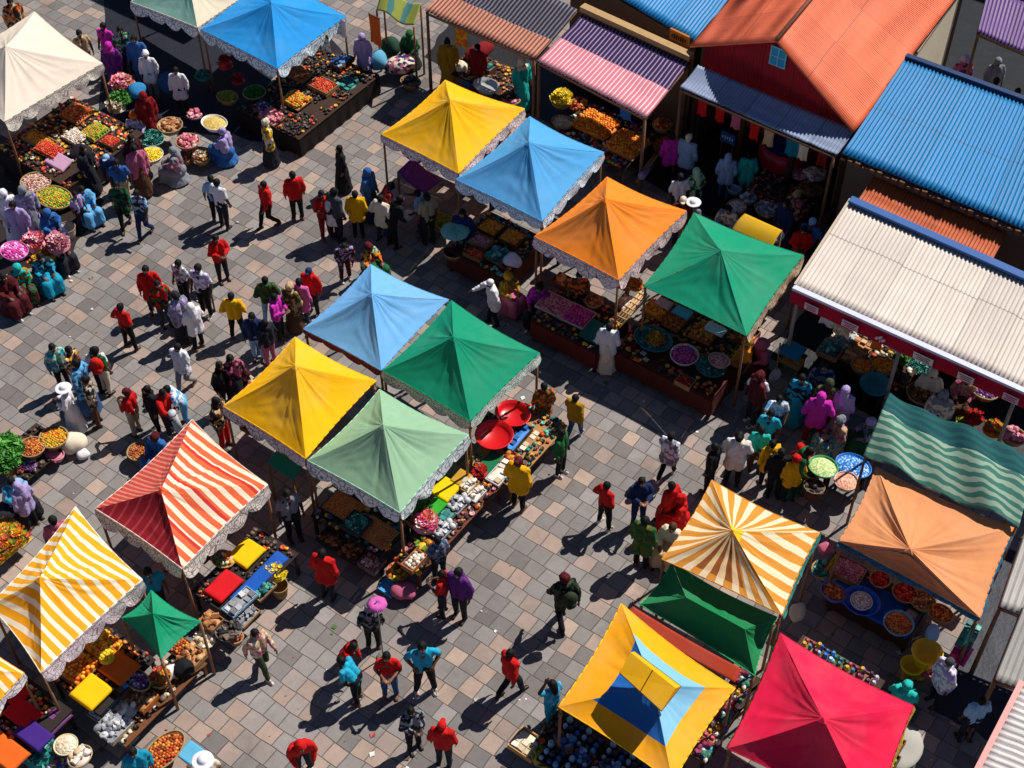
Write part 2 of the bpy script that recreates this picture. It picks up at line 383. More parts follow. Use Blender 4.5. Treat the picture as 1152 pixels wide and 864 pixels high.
def tent(name, label, pts, apex, mats, z=2.12, uvmode='slope', mf=None, ridge=None, val='#e4dcdc', vald='#7a6470', drop=.3, sides=(0, 1, 2, 3),
         trim=None, seed=1, billow=.07, scal=.55, poles=True, cap=True, flatten=None, group='square market tents', wr=1.0, polec=None, zap=None, polez=None):
    P = quadpts(pts, z)                      # L, B, R, F
    ctr = sum(P, Vector()) / 4
    if ridge:
        A = [Vector((at(x, y, 1).x, 0, 0)) for x, y in ridge]; h = zap or (z + .8)
        Q1, Q2 = at(*ridge[0], h), at(*ridge[1], h)
        Q = [(Q1, Q1), (Q1, Q2), (Q2, Q2), (Q2, Q1)]
    else:
        # the peak stands over the middle (pulled a little towards where it shows), as high as its row asks
        best = None
        for hh in [z + .35 + i * .03 for i in range(35)]:
            a = at(apex[0], apex[1], hh); d = (Vector((a.x, a.y)) - Vector((ctr.x, ctr.y))).length
            if best is None or d < best[0]: best = (d, hh, a)
        h = zap or best[1] + .16; a = at(apex[0], apex[1], h)
        Q = [(a, a)] * 4
    root = empty(name, (ctr.x, ctr.y, 0)); tag(root, label, 'market tent', group)
    mb = MB()
    ed = [(P[0], P[1]), (P[1], P[2]), (P[2], P[3]), (P[3], P[0])]
    for k, (a0, a1) in enumerate(ed):
        canopy_face(mb, a0 - root.location, a1 - root.location, Q[k][0] - root.location, Q[k][1] - root.location, seed * 10 + k, uvmode if isinstance(uvmode, str) else uvmode[k],
                    (lambda s, t, k=k: mf(k, s, t)) if mf else (lambda s, t: 0), billow, wr * 1.8)
    obj('canopy', mb.mesh('canopy', mats), root)
    # hem rope round the edge
    tb = MB()
    for a0, a1 in ed:
        prev = None; inn = (ctr - (a0 + a1) / 2); inn.z = 0; inn.normalize()
        for i in range(13):
            s = i / 12; sg = math.sin(math.pi * s); p = a0.lerp(a1, s) + inn * .05 * sg; p.z -= .035 * sg + .004; p -= root.location
            if prev is not None: tb.tube(prev, p, .012, n=6)
            prev = p
    obj('hem', tb.mesh('hem', fabric(trim) if trim else (mats[0] if isinstance(mats, list) else mats)), root)
    for k in sides: valance(root, ed[k][0], ed[k][1], drop, lace(val, vald, (4.5, 6, 8, 5.2)[seed % 4]), seed + k, scal)
    if cap:
        cb = MB(); top = Q[0][0] - root.location
        for i in range(4):
            d0 = (P[i] - ctr).normalized() * .10; d1 = (P[(i + 1) % 4] - ctr).normalized() * .10
            k = len(cb.v); cb.v += [top + Vector((d0.x, d0.y, -.055)), top + Vector((d1.x, d1.y, -.055)), top + Vector((0, 0, .02))]; cb.face((k, k + 1, k + 2))
        obj('peak_cap', cb.mesh('peak_cap', mats[0] if isinstance(mats, list) else mats, False), root)
    if poles:
        for p in P:
            q = p + (ctr - p) * .03; q.z = (polez or z) - .02; pb = MB(); b = Vector((q.x, q.y, 0)) - root.location
            l = Vector((.03 * n1(p.x, 3), .03 * n1(p.y, 4), 0)); pb.tube(b, q - root.location + l, .033, .027, 8); pb.tube(q - root.location + Vector((0, 0, -.28)), q - root.location + Vector((0, 0, -.22)), .042, n=8)
            obj('pole', pb.mesh('pole', polec or POLE), root)
        dn = Vector((0, 0, -.08))
        for i in range(4):
            fb = MB(); fb.tube(P[i] - root.location + dn, Q[i][0] - root.location + dn * 2, .016, n=6); obj('roof_bar', fb.mesh('roof_bar', M('steel', '#777470', .5)), root)
    return root, P

YEL, YEL2, BLU, ORG, GRN, LGR = '#fbb803', '#fdbb02', '#5b9ad6', '#fc8a22', '#058f6a', '#92ba96'
tent('market_tent', 'golden yellow tent beside the pale blue one at the back of the diagonal row', [(429, 151), (501, 90), (590, 122), (516, 195)], (506, 112), [canvas(YEL)], z=2.38, seed=1, val='#ecdcdc', vald='#7a2f52')
tent('market_tent', 'sky blue tent between the golden yellow and the orange tent', [(513, 202), (596, 131), (679, 171), (610, 249)], (595, 160), [canvas('#4fa3de')], z=2.38, seed=2, val='#e4ecf4', vald='#3c5f8c')
tent('market_tent', 'bright orange tent with a pink and white scalloped valance', [(601, 266), (683, 199), (772, 237), (696, 315)], (681, 223), [canvas(ORG)], z=2.38, seed=3, val='#f2dcde', vald='#8e4a5c', drop=.38)
tent('market_tent', 'emerald green tent beside the orange one, with magenta bowl at its front', [(724, 322), (781, 239), (904, 287), (840, 378)], (811, 282), [canvas('#06946e')], z=2.38, seed=4, val='#c9b49a', vald='#8a4a2a', sides=(2,), trim='#0a7a58')
tent('market_tent', 'pale blue tent behind the yellow and green ones of the block of four', [(341, 370), (417, 297), (505, 337), (429, 417)], (418, 330), [canvas('#72b2e8')], seed=5, val='#7a3a3c', vald='#4a1e22', drop=.16, sides=(3,), trim='#5a8cc0')
tent('market_tent', 'emerald green tent over the two red tubs', [(430, 417), (508, 338), (607, 397), (529, 474)], (510, 379), [canvas(GRN)], seed=6, val='#e6eadf', vald='#2f6f5a', sides=(2, 3))
tent('market_tent', 'golden yellow tent beside the sage green one in the block of four', [(251, 457), (332, 379), (423, 428), (344, 516)], (332, 411), [canvas(YEL2)], seed=7, val='#eadcda', vald='#6a4a56', sides=(0, 3), drop=.34)
tent('market_tent', 'sage green tent over crates of spice and a flower stand', [(346, 518), (427, 438), (527, 489), (450, 577)], (431, 478), [canvas(LGR)], seed=8, val='#e6eaea', vald='#3f5f60', sides=(2, 3), drop=.36, trim='#9fd0b8')
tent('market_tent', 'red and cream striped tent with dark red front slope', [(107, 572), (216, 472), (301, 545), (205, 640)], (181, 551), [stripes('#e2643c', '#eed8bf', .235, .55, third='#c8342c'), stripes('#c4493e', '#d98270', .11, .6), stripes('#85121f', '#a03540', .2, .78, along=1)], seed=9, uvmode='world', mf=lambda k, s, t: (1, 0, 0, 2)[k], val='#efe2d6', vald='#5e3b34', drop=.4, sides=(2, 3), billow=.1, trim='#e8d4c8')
tent('market_tent', 'large yellow and white striped tent above yellow and orange sheets', [(-12, 680), (85, 570), (160, 652), (46, 757)], (45, 650), [stripes('#f3a51a', '#f2e6cf', .215, .6, wob=.08)], seed=10, uvmode='world', val='#eedfe0', vald='#7b4a5c', drop=.4, sides=(2,), billow=.11, trim='#f1e6d4')
tent('market_tent', 'half seen yellow and white striped tent beside the red sheet', [(-150, 800), (-60, 690), (27, 757), (-60, 860)], (-60, 745), [stripes('#f3a51a', '#f2e6cf', .215, .6)], seed=11, uvmode='world', drop=.2, sides=(2,))
tent('market_tent', 'orange and cream sunburst striped tent above a dark green canopy', [(744, 629), (801, 540), (922, 599), (880, 692)], (824, 597), [stripes('#d98e34', '#ecd9b4', .34, .55, wob=.12), canvas('#f2c400'), stripes('#9a5628', '#ecc894', .34, .5, wob=.15)], seed=12, mf=lambda k, s, t: 1 if (t > .86 and k in (1, 2)) else (2 if (k == 3 and .3 < s < .8 and .12 < t < .8) else 0), uvmode=('radial', 'radial', 'slope', 'radial'), val='#3e9c8f', vald='#124a44', drop=.22, sides=(2,), z=2.55, billow=.09)
def bands(k, s, t):
    if t < .36: return 0 if k in (1, 2) else 3
    return {0: 3 if t < .45 else 2, 1: 1, 2: 1, 3: 2}[k]
r17, P17 = tent('market_tent', 'yellow and blue banded tent with a raised yellow vent on top', [(628, 795), (699, 679), (827, 774), (757, 880)], (735, 770), [canvas('#f4ad06'), canvas('#82bfe0'), canvas('#1464b4'), canvas('#f2a30c')], seed=13, mf=bands, val='#8a5a48', vald='#4a2a22', drop=.12, sides=(), billow=.13, cap=False, wr=.7, trim='#f4b820')
# the raised vent of that tent
vb = MB(); vr = r17.location; zt = 2.95
vq = [at(697, 757, zt) - vr, at(714, 733, zt) - vr, at(766, 772, zt) - vr, at(744, 800, zt) - vr]; vc = sum(vq, Vector()) / 4
up22 = Vector((0, 0, .2)); r1 = vq[1].lerp(vq[0], .32) + up22; r2 = vq[2].lerp(vq[3], .32) + up22
vb.v += [vq[0], vq[1], vq[2], vq[3], r1, r2]; vb.face((0, 3, 5, 4)); vb.face((1, 4, 5, 2)); vb.face((0, 4, 1)); vb.face((3, 2, 5))
for i in range(4): vb.tube(vq[i], vq[(i + 1) % 4], .010, n=6, m=1)
vb.tube(vq[0].lerp(vq[3], .5) + Z * .005, r1.lerp(r2, .5) + Z * .005, .009, n=6, m=1)
mid0, mid1 = vq[0].lerp(vq[3], .5), vq[1].lerp(vq[2], .5)
obj('vent', vb.mesh('vent', [canvas('#f6b50d'), canvas('#5a3a1c')], False), r17)
tent('market_tent', 'crimson tent beside the yellow and blue one', [(818, 842), (878, 712), (1028, 794), (985, 925)], (926, 808), [canvas('#e41545')], zap=3.15, seed=14, val='#caa43a', vald='#6b2a1a', drop=.14, sides=(0, 2), billow=.13, trim='#a80f33', wr=1.3)
tent('market_tent', 'plain tan tent over blue cloth table and dishes of snacks', [(944, 608), (986, 525), (1141, 594), (1103, 695)], (1024, 618), [canvas('#dd9360')], seed=15, val='#2c6a8c', vald='#153c52', drop=.12, sides=(3, 2), billow=.14, wr=1.6)
tent('market_tent', 'sagging dark green canopy below the sunburst striped tent', [(720, 680), (756, 632), (874, 694), (849, 760)], None, [canvas('#0d7a45')], ridge=[(772, 672), (838, 708)], zap=2.4, z=1.9, seed=16, sides=(), cap=False, trim='#2fae6a', billow=.1)
tent('market_tent', 'small green canopy between two striped tents', [(137, 695), (170, 664), (226, 699), (181, 741)], (172, 690), [canvas('#0d9469')], z=1.9, seed=17, sides=(), drop=.15, cap=False, trim='#0d9469')
tent('market_tent', 'cream tent at the top corner with a lace valance above fruit crates', [(-72, 78), (39, 13), (115, 71), (5, 137)], (6, 52), [canvas('#e6d6c4')], seed=18, val='#ece2d4', vald='#6f6054', drop=.34, sides=(2, 1), billow=.1, trim='#cdbfae')
tent('market_tent', 'half seen tent with one grey green and one cream slope', [(147, 2), (200, -52), (280, -8), (222, 31)], (212, -22), [canvas('#dccfb6'), canvas('#6f9a90')], mf=lambda k, s, t: 1 if k in (3, 0) else 0, seed=19, val='#dde4ea', vald='#3e5468', drop=.34, sides=(3, 2), billow=.09)
tent('market_tent', 'vivid blue tent over fruit trays at the top of the square', [(226, 33), (306, -34), (389, 18), (312, 77)], (305, 3), [canvas('#1f92dc')], seed=20, val='#dde8f0', vald='#2f5f80', drop=.34, sides=(2, 3), billow=.09)

# ------------------------------------------------------------------ loose cloth roofs
def sheet(name, label, cat, P, mat, nx=40, ny=24, wave=None, poles=(), group=None, post='pole', z0=None, th=.006):
    """P: front-left, front-right, back-right, back-left"""
    c = sum(P, Vector()) / 4; root = empty(name, (c.x, c.y, 0)); tag(root, label, cat, group); mb = MB()
    W, D = (P[1] - P[0]).length, (P[3] - P[0]).length
    def fn(s, t):
        p = P[0].lerp(P[1], s).lerp(P[3].lerp(P[2], s), t) - root.location
        if wave: p.z += wave(s, t)
        return p
    mb.grid(fn, nx, ny, uvf=lambda s, t: (s * W, t * D))
    solid(obj('cloth', mb.mesh('cloth', mat), root), th)
    for i in poles:
        q = P[i] + (c - P[i]) * .03; pb = MB(); pb.tube(Vector((q.x, q.y, 0)) - root.location, Vector((q.x, q.y, q.z - .02)) - root.location, .033, .028); obj(post, pb.mesh(post, POLE), root)
    return root
P = [at(971, 513, 2.3), at(1146, 594, 2.3), at(1165, 515, 2.75), at(1001, 443, 2.75)]
sheet('cloth_canopy', 'rippled dark green and white striped canopy behind the tan tent', 'canopy', P,
      stripes('#41786a', '#98b09c', .17, .5, split=1.0, a2='#1c5a58', b2='#174a52', along=1, wob=.35), 70, 40,
      lambda s, t: .09 * math.sin(s * 9 + t * 2.5) * (1 - t * .4) + .10 * math.sin(t * 3.14) - .04 * math.sin(s * 21 + t * 6), (0, 1, 2, 3))
P = [at(700, 694, 2.05), at(827, 768, 2.05), at(834, 752, 2.1), at(712, 682, 2.1)]
sheet('cloth_canopy', 'narrow rust red tarpaulin strip along the back of the banded tent', 'tarpaulin', P, canvas('#a8361c'), 24, 6, lambda s, t: -.05 * math.sin(3.14 * s))
P = [at(822, 260, 1.7), at(868, 280, 1.7), at(880, 259, 1.9), at(838, 240, 1.9)]
sheet('cloth_canopy', 'small mustard yellow awning behind the emerald green tent', 'awning', P, canvas('#cfa108'), 16, 8, lambda s, t: .07 * math.sin(3.14 * t), (0, 1, 2, 3))
P = [at(447, 193, 1.2), at(477, 218, 1.2), at(497, 203, 1.35), at(464, 177, 1.35)]
sheet('cloth_canopy', 'purple cloth stretched over goods beneath the golden yellow tent', 'cloth', P, canvas('#6d2c86'), 16, 8, lambda s, t: -.05 * math.sin(3.14 * s), (0, 1))
P = [at(301, 520, 1.3), at(330, 540, 1.3), at(341, 524, 1.45), at(313, 504, 1.45)]
sheet('cloth_canopy', 'teal cloth flap hanging below the golden yellow tent corner', 'cloth', P, canvas('#118a70'), 16, 8, lambda s, t: -.05 * math.sin(3.14 * s), (0, 1))
P = [at(423, 12, 2.0), at(466, 30, 2.0), at(474, 5, 2.3), at(430, -12, 2.3)]
sheet('cloth_canopy', 'olive and teal patched awning beside the tan striped awning', 'awning', P, stripes('#9aa24a', '#4f8a86', .5, .6, wob=.4), 24, 12, lambda s, t: .08 * math.sin(7 * s) , (0, 1, 2, 3))

# ------------------------------------------------------------------ corrugated and striped lean-to roofs
def corr(P, pitch=.1, amp=.018, rows=10, sag=.03, seed=0, off=Vector()):
    W = (P[1] - P[0]).length; n = max(4, int(W / pitch)) * 4; D = (P[3] - P[0]).length; mb = MB()
    nrm = (P[1] - P[0]).cross(P[3] - P[0]).normalized()
    if nrm.z < 0: nrm = -nrm
    def fn(s, t):
        p = P[0].lerp(P[1], s).lerp(P[3].lerp(P[2], s), t) - off
        a = amp * math.sin(2 * math.pi * s * W / pitch) + (.025 if amp else .008) * n1(s * 3 + seed, t * 1.3) - sag * math.sin(math.pi * t)
        e = .02 * n1(s * 14, seed) * (1 - t)          # ragged lower edge
        return p + nrm * a + (P[3] - P[0]).normalized() * e
    mb.grid(fn, n, rows, uvf=lambda s, t: (s * W, t * D))
    return mb
def lean(name, label, cat, P, mat, pitch=.1, poles=(0, 1), amp=.018, group=None, beam=True, sag=.03, seed=0, postc=None, edge=None):
    c = sum(P, Vector()) / 4; root = empty(name, (c.x, c.y, 0)); tag(root, label, cat, group); off = root.location
    solid(obj('roof_sheet', corr(P, pitch, amp, sag=sag, seed=seed, off=off).mesh('roof_sheet', mat), root), .008)
    pc = postc or wood('#7d5a44')
    for i in poles:
        q = P[i] + (c - P[i]) * .03; pb = MB(); pb.tube(Vector((q.x, q.y, 0)) - off, Vector((q.x, q.y, q.z - .05)) - off, .05, .04); obj('post', pb.mesh('post', pc), root)
    if beam:
        for a, b in ((0, 1), (3, 2), (0, 3), (1, 2)):
            bb = MB(); dn = Vector((0, 0, -.09)); bb.tube(P[a] + (c - P[a]) * .02 - off + dn, P[b] + (c - P[b]) * .02 - off + dn, .035, n=6); obj('beam', bb.mesh('beam', pc), root)
    return root
def trim_bar(root, name, a, b, w_, h, mat):
    d = (b - a); L = d.length; q = d.to_track_quat('X', 'Z').to_matrix(); mb = MB(); mb.box((a + b) / 2 - root.location, (L, w_, h), mat=q)
    return obj(name, mb.mesh(name, mat, False), root)

A1 = [at(478, 12, 2.6), at(602, 66, 2.6), at(650, 10, 3.0), at(527, -44, 3.0)]
lean('striped_awning', 'awning with peach stripes in front and black stripes behind', 'awning', A1, stripes('#cf9078', '#7e4c40', .115, .55, split=.82, a2='#252433', b2='#77707e'), .115, seed=1, group='striped awnings along the back row')
A2 = [at(604, 68, 2.6), at(727, 133, 2.6), at(776, 70, 3.0), at(655, 16, 3.0)]
lean('striped_awning', 'awning with pink stripes in front and purple stripes behind', 'awning', A2, stripes('#dc8090', '#f0d4d6', .12, .62, split=1.0, a2='#321e46', b2='#a893b8', wob=.02), .12, seed=2, group='striped awnings along the back row')
A3 = [at(764, 98, 3.0), at(941, 175, 3.0), at(962, 146, 3.25), at(785, 73, 3.25)]
lean('metal_awning', 'grey blue corrugated metal awning below the red gable wall', 'awning', A3, sheet_metal('#8a98b6'), .085, seed=3)
A4 = [at(963, 227, 2.9), at(1116, 293, 2.9), at(1132, 262, 3.1), at(983, 197, 3.1)]
lean('metal_awning', 'rust orange corrugated awning between the cream and the blue roof', 'awning', A4, sheet_metal('#b85422'), .085, seed=4)
A5 = [at(894, 322, 2.7), at(1290, 500, 2.7), at(1330, 392, 3.2), at(956, 226, 3.2)]
r = lean('market_roof', 'long cream corrugated roof with a blue gutter and red banner', 'roof', A5, sheet_metal('#dccfc4', '#8f857c'), .10, seed=5, poles=(0, 3), postc=wood('#9a9088'))
up = Vector((0, 0, .05))
trim_bar(r, 'back_gutter', A5[3] + up, A5[2] + up, .2, .07, M('painted_metal', '#2f5a98', .5))
trim_bar(r, 'front_gutter', A5[0] + up * .2 - V * .06, A5[1] + up * .2 - V * .06, .13, .08, M('painted_metal', '#c9cadb', .5))
trim_bar(r, 'side_trim', A5[0] + up, A5[3] + up, .05, .05, M('painted_metal', '#c9b8a4', .5))
for s in (.33, .66):
    q = A5[0].lerp(A5[1], s); pb = MB(); pb.tube(Vector((q.x, q.y, 0)) - r.location, Vector((q.x, q.y, 2.6)) - r.location, .045); obj('post', pb.mesh('post', wood('#9a9088')), r)
# red banner with its row of printed panels
bn = MB(); a, b = A5[0] - V * .13, A5[1] - V * .13; L = (b - a).length
def bfn(s, t):
    p = a.lerp(b, s) - r.location; p.z -= .02 + t * .34; p -= V * (.03 * n1(s * 30, 5) * t + .03 * t); return p
bn.grid(bfn, 160, 4, uvf=lambda s, t: (s * L, t))
ban = obj('banner', bn.mesh('banner', fabric('#b5122e')), r)
rb = random.Random(4); x = .55
while x < L - .6:
    wv_ = rb.uniform(.28, .5); kind = rb.choice('abcabd'); pm = MB()
    cc = a.lerp(b, x / L) - r.location - V * .085; d = (b - a).normalized()
    if kind in 'ab':
        pm.box(cc + Vector((0, 0, -.19)), (wv_, .008, .19), GA); 
        pm2 = MB()
        for i in range(3): pm2.box(cc + Vector((0, 0, -.14 - i * .05)) - V * .008, (wv_ * (.8, .6, .7)[i], .006, .018), GA)
        pn = obj('printed_panel', pm.mesh('printed_panel', fabric(('#e8c0cc', '#e8dcd4')[kind == 'b']), False), r)
        obj('printed_line', pm2.mesh('printed_line', fabric('#a8203c'), False), pn)
    elif kind == 'c':
        for i in range(3): pm.ball(cc + Vector((0, 0, -.19)) + d * (-.07 + .07 * i) + Z * (.05 if i == 1 else 0), .05, (1, .12, 1), 10, 6)
        pm.tube(cc + Vector((0, 0, -.28)), cc + Vector((0, 0, -.18)), .012)
        obj('printed_emblem', pm.mesh('printed_emblem', fabric('#ecc9cf')), r)
    else:
        for i in range(5): pm.box(cc + d * (-.16 + .08 * i) + Vector((0, 0, -.19)), (.045, .008, .13 if i % 2 else .09), GA)
        obj('printed_letter', pm.mesh('printed_letter', fabric('#e3a0ae'), False), r)
    x += wv_ + rb.uniform(.3, .7)
A6 = [at(1124, 682, 2.4), at(1225, 722, 2.4), at(1260, 640, 2.6), at(1152, 600, 2.6)]
lean('cloth_awning', 'off white awning edge beside the tan tent', 'awning', A6, sheet_metal('#aaa49e'), .12, amp=.02, seed=6)
A7 = [at(1118, 765, 2.2), at(1225, 800, 2.2), at(1250, 705, 2.5), at(1152, 680, 2.5)]
lean('cloth_awning', 'pale grey awning edge below the off white one', 'awning', A7, sheet_metal('#9c9894'), .12, amp=.02, seed=7)
A8 = [at(1092, 880, 2.5), at(1230, 930, 2.5), at(1270, 820, 2.7), at(1149, 768, 2.7)]
r8 = lean('metal_awning', 'white ribbed awning with a pink edge strip at the bottom corner', 'awning', [A8[3], A8[0], A8[1], A8[2]], sheet_metal('#d2cccb', '#5a5a5a'), .13, amp=.03, seed=8)
trim_bar(r8, 'edge_trim', A8[0] + up, A8[3] + up, .1, .05, M('painted_metal', '#e2a09a', .6))
A9 = [at(1099, 36, 2.7), at(1240, 96, 2.7), at(1262, 50, 3.0), at(1112, -15, 3.0)]
lean('metal_awning', 'dark purple corrugated roof in the shaded yard', 'roof', A9, sheet_metal('#6c4a86'), .10, seed=9)

# ------------------------------------------------------------------ buildings
def wallbox(mb, a, b, z0, z1, th=.14, m=0):
    d = b - a; L = math.hypot(d.x, d.y); c = (a + b) / 2; mb.box((c.x, c.y, (z0 + z1) / 2), (L, th, z1 - z0), math.atan2(d.y, d.x), m)
# gabled hall: red front, orange roof
EZ = 3.3
eL, eR = at(783, 50, EZ), at(960, 143, EZ); mid = (eL + eR) / 2; rz = zfor(mid.x, mid.y, 42); ap = Vector((mid.x, mid.y, rz))
eR2, ap2, eL2 = at(1090, -28, EZ), None, at(866, -52, EZ)
m2 = (eR2 + eL2) / 2; ap2 = Vector((m2.x, m2.y, rz))
hall = empty('gabled_hall', (mid.x, mid.y, 0), 0); tag(hall, 'hall with dark red corrugated gable and bright orange roof', 'building')
off = hall.location
ins = V * .18
def prism(name, base_l, base_r, top, th, mat, hall=hall):
    L = (base_r - base_l).length; mb = MB(); n = int(L / .09) * 4
    def zt(s): return EZ - .06 + (top.z - EZ) * (1 - abs(2 * s - 1))
    def fn(s, t):
        p = base_l.lerp(base_r, s); p.z = 2.35 + t * (zt(s) - 2.35); p += V * .012 * math.sin(2 * math.pi * s * L / .09); return p - off
    mb.grid(fn, n, 3, uvf=lambda s, t: (s * L, t * 3)); return obj(name, mb.mesh(name, mat), hall)
solid(prism('front_wall', eL + ins + U * .12, eR + ins - U * .12, ap, .1, sheet_metal('#a81624', '#4a0a10', .7)), .05)
for s_ in (.02, .34, .67, .98):
    q = (eL + ins).lerp(eR + ins, s_); pb = MB(); pb.box((q.x - off.x, q.y - off.y, 1.19), (.14, .14, 2.38), GA); obj('pillar', pb.mesh('pillar', wood('#4a2a20'), False), hall)
sw = MB(); wallbox(sw, eR + ins - U * .15, eR2 - U * .15, 0, EZ - .08); wallbox(sw, eL + ins + U * .15, eL2 + U * .15, 0, EZ - .08); wallbox(sw, eL2, eR2, 0, EZ)
sw.v = [v - off for v in sw.v]; obj('side_wall', sw.mesh('side_wall', M('plaster', '#5f5046', .9, .25), False), hall)
ov = V * -.15
solid(obj('roof_slope', corr([eR + ov + U * .1, eR2 + U * .1, ap2, ap + ov], 9, .0, 24, .0, 3, off).mesh('roof_slope', sheet_metal('#ff7a50', '#a84a2a')), hall), .05)
solid(obj('roof_slope', corr([eL2 - U * .1, eL + ov - U * .1, ap + ov, ap2], 9, .0, 24, .0, 4, off).mesh('roof_slope', sheet_metal('#ff7a50', '#a84a2a')), hall), .05)
# fine ribs of the roofing, laid down the slope
for nm, A_, B_, T_, T2 in (('rib_strip', eR + ov + U * .1, eR2 + U * .1, ap + ov, ap2), ('rib_strip', eL + ov - U * .1, eL2 - U * .1, ap + ov, ap2)):
    rbm = MB(); n = 110
    nn = (B_ - A_).cross(T_ - A_).normalized(); nn = nn if nn.z > 0 else -nn
    for i in range(n + 1):
        s = i / n; p = A_.lerp(B_, s) + nn * .001; q = T_.lerp(T2, s) + nn * .001; rbm.tube(p - off, q - off, .006, n=5)
    obj(nm, rbm.mesh(nm, sheet_metal('#f8744c', '#a84a2a')), hall)
rm = MB(); rm.tube(ap + ov + Z * .03 - off, ap2 + Z * .03 - off, .06, n=8); obj('ridge_cap', rm.mesh('ridge_cap', sheet_metal('#f08a60')), hall)
wp = at(874, 61, rz - .65); wf = ap + (eL - ap) * .03; wc = Vector((0, 0, 0)) + ap + V * .12; wc.z = rz - .62; wc -= V * .0
wn_ = MB(); wn_.box(wc - off - V * .0, (.42, .05, .5), GA); wo = obj('window', wn_.mesh('window', M('window_blue', '#2ba4cf', .4), False), hall)
wb = MB()
for dx in (-.2, 0, .2): wb.box(wc - off - V * .035 + U * dx, (.03, .02, .52), GA)
for dz in (-.25, 0, .25): wb.box(wc - off - V * .037 + Z * dz, (.44, .02, .03), GA)
obj('window_bar', wb.mesh('window_bar', M('paint', '#7fd0e8', .5), False), wo)
# blue roofed hall beside it
B1 = [at(947, 172, 3.4), at(1300, 320, 3.4), at(1330, 178, 3.9), at(1019, 64, 3.9)]
bc = sum(B1, Vector()) / 4; bh = empty('blue_roofed_hall', (bc.x, bc.y, 0)); tag(bh, 'low hall under a wide blue corrugated roof above the cream roof', 'building'); off = bh.location
solid(obj('roof', corr(B1, .105, .02, 12, .02, 6, off).mesh('roof', sheet_metal('#1b7db8', '#0c4a80')), bh), .02)
wm = MB(); q = [p.lerp(bc, .06) for p in B1]
for i in range(4): wallbox(wm, q[i], q[(i + 1) % 4], 0, 3.3)
wm.v = [v - off for v in wm.v]; obj('wall', wm.mesh('wall', M('plaster', '#5a4a44', .9, .25), False), bh)
trim_bar(bh, 'ridge_gutter', B1[3] + Z * .04, B1[2] + Z * .04, .14, .07, M('painted_metal', '#14345e', .5))
bx = MB()
for i in range(40):
    t = i / 39; bx.box(B1[0].lerp(B1[1], t * .98 + .01) - V * .05 - Z * .12 - off, (.12, .05, .05 + .05 * (i % 3)), GA + .2 * (i % 2))
obj('eave_bracket', bx.mesh('eave_bracket', wood('#6b4a34'), False), bh)
# second blue roof at the top
B2 = [at(640, -36, 3.2), at(782, 47, 3.2), at(856, -50, 3.7), at(720, -120, 3.7)]
bc2 = sum(B2, Vector()) / 4; bh2 = empty('blue_roofed_shop', (bc2.x, bc2.y, 0)); tag(bh2, 'shop with blue corrugated roof behind the purple and pink awning', 'building'); off = bh2.location
solid(obj('roof', corr(B2, .105, .02, 12, .02, 7, off).mesh('roof', sheet_metal('#1f82c0', '#0c4a80')), bh2), .02)
wm = MB(); q = [p.lerp(bc2, .05) for p in B2]
for i in range(4): wallbox(wm, q[i], q[(i + 1) % 4], 0, 3.1)
wm.v = [v - off for v in wm.v]; obj('wall', wm.mesh('wall', M('plaster', '#6f5540', .9, .3), False), bh2)
trim_bar(bh2, 'timber_fascia', at(655, 8, 3.1), at(778, 64, 3.1), .22, .14, wood('#b08e62'))
sb = trim_bar(bh2, 'shop_sign', at(754, 37, 3.2), at(775, 47, 3.2), .06, .3, M('paint', '#b06a1c', .6))
lt = MB(); a, b = at(755, 38, 3.2), at(774, 47, 3.2); d = (b - a).normalized()
for i in range(7): lt.box(a.lerp(b, .12 + i * .125) - off - V * .04, (.03, .01, .14 if i % 3 else .08), GA)
obj('sign_letter', lt.mesh('sign_letter', M('paint', '#3a200c', .6), False), bh2)
# cream boundary wall and an unseen tall block added to shade the yard
cw = empty('yard_wall', (at(1045, 40).x, at(1045, 40).y, 0)); tag(cw, 'tall cream plaster wall beside the bright orange roof', 'wall')
mbw = MB(); wallbox(mbw, at(1027, 60, 2.9), at(1084, -20, 2.9), 0, 2.9, .16); mbw.v = [v - cw.location for v in mbw.v]; obj('plaster_face', mbw.mesh('plaster_face', M('plaster', '#d9ccb2', .9, .15), False), cw)
cp = MB(); a, b = at(1027, 60, 2.9), at(1084, -20, 2.9); wallbox(cp, a, b, 2.903, 2.99, .24); cp.v = [v - cw.location for v in cp.v]; obj('coping', cp.mesh('coping', M('plaster', '#9b8f7c', .9, .15), False), cw)
tp = at(1190, -60); tb_ = empty('yard_shade_block', (tp.x, tp.y, 0), GA); tag(tb_, 'tall unseen block added beyond the yard to shade it', 'building')
mbt = MB(); mbt.box((6.2, 4.4, 4), (11, 5, 8)); obj('wall', mbt.mesh('wall', M('plaster', '#8b7f70', .9, .2), False), tb_)  # wall of the added unseen shade block
mbt = MB(); mbt.box((6.2, 4.4, 8.1), (11.3, 5.3, .2)); obj('roof', mbt.mesh('roof', M('plaster', '#6b655c', .9, .2), False), tb_)  # roof of the added unseen shade block
for i in range(5):
    mbt = MB(); mbt.box((2 + i * 2, 1.87, 5.4), (.9, .08, 1.1)); obj('window', mbt.mesh('window', M('shade_block_window_dark', '#1c2226', .3), False), tb_)
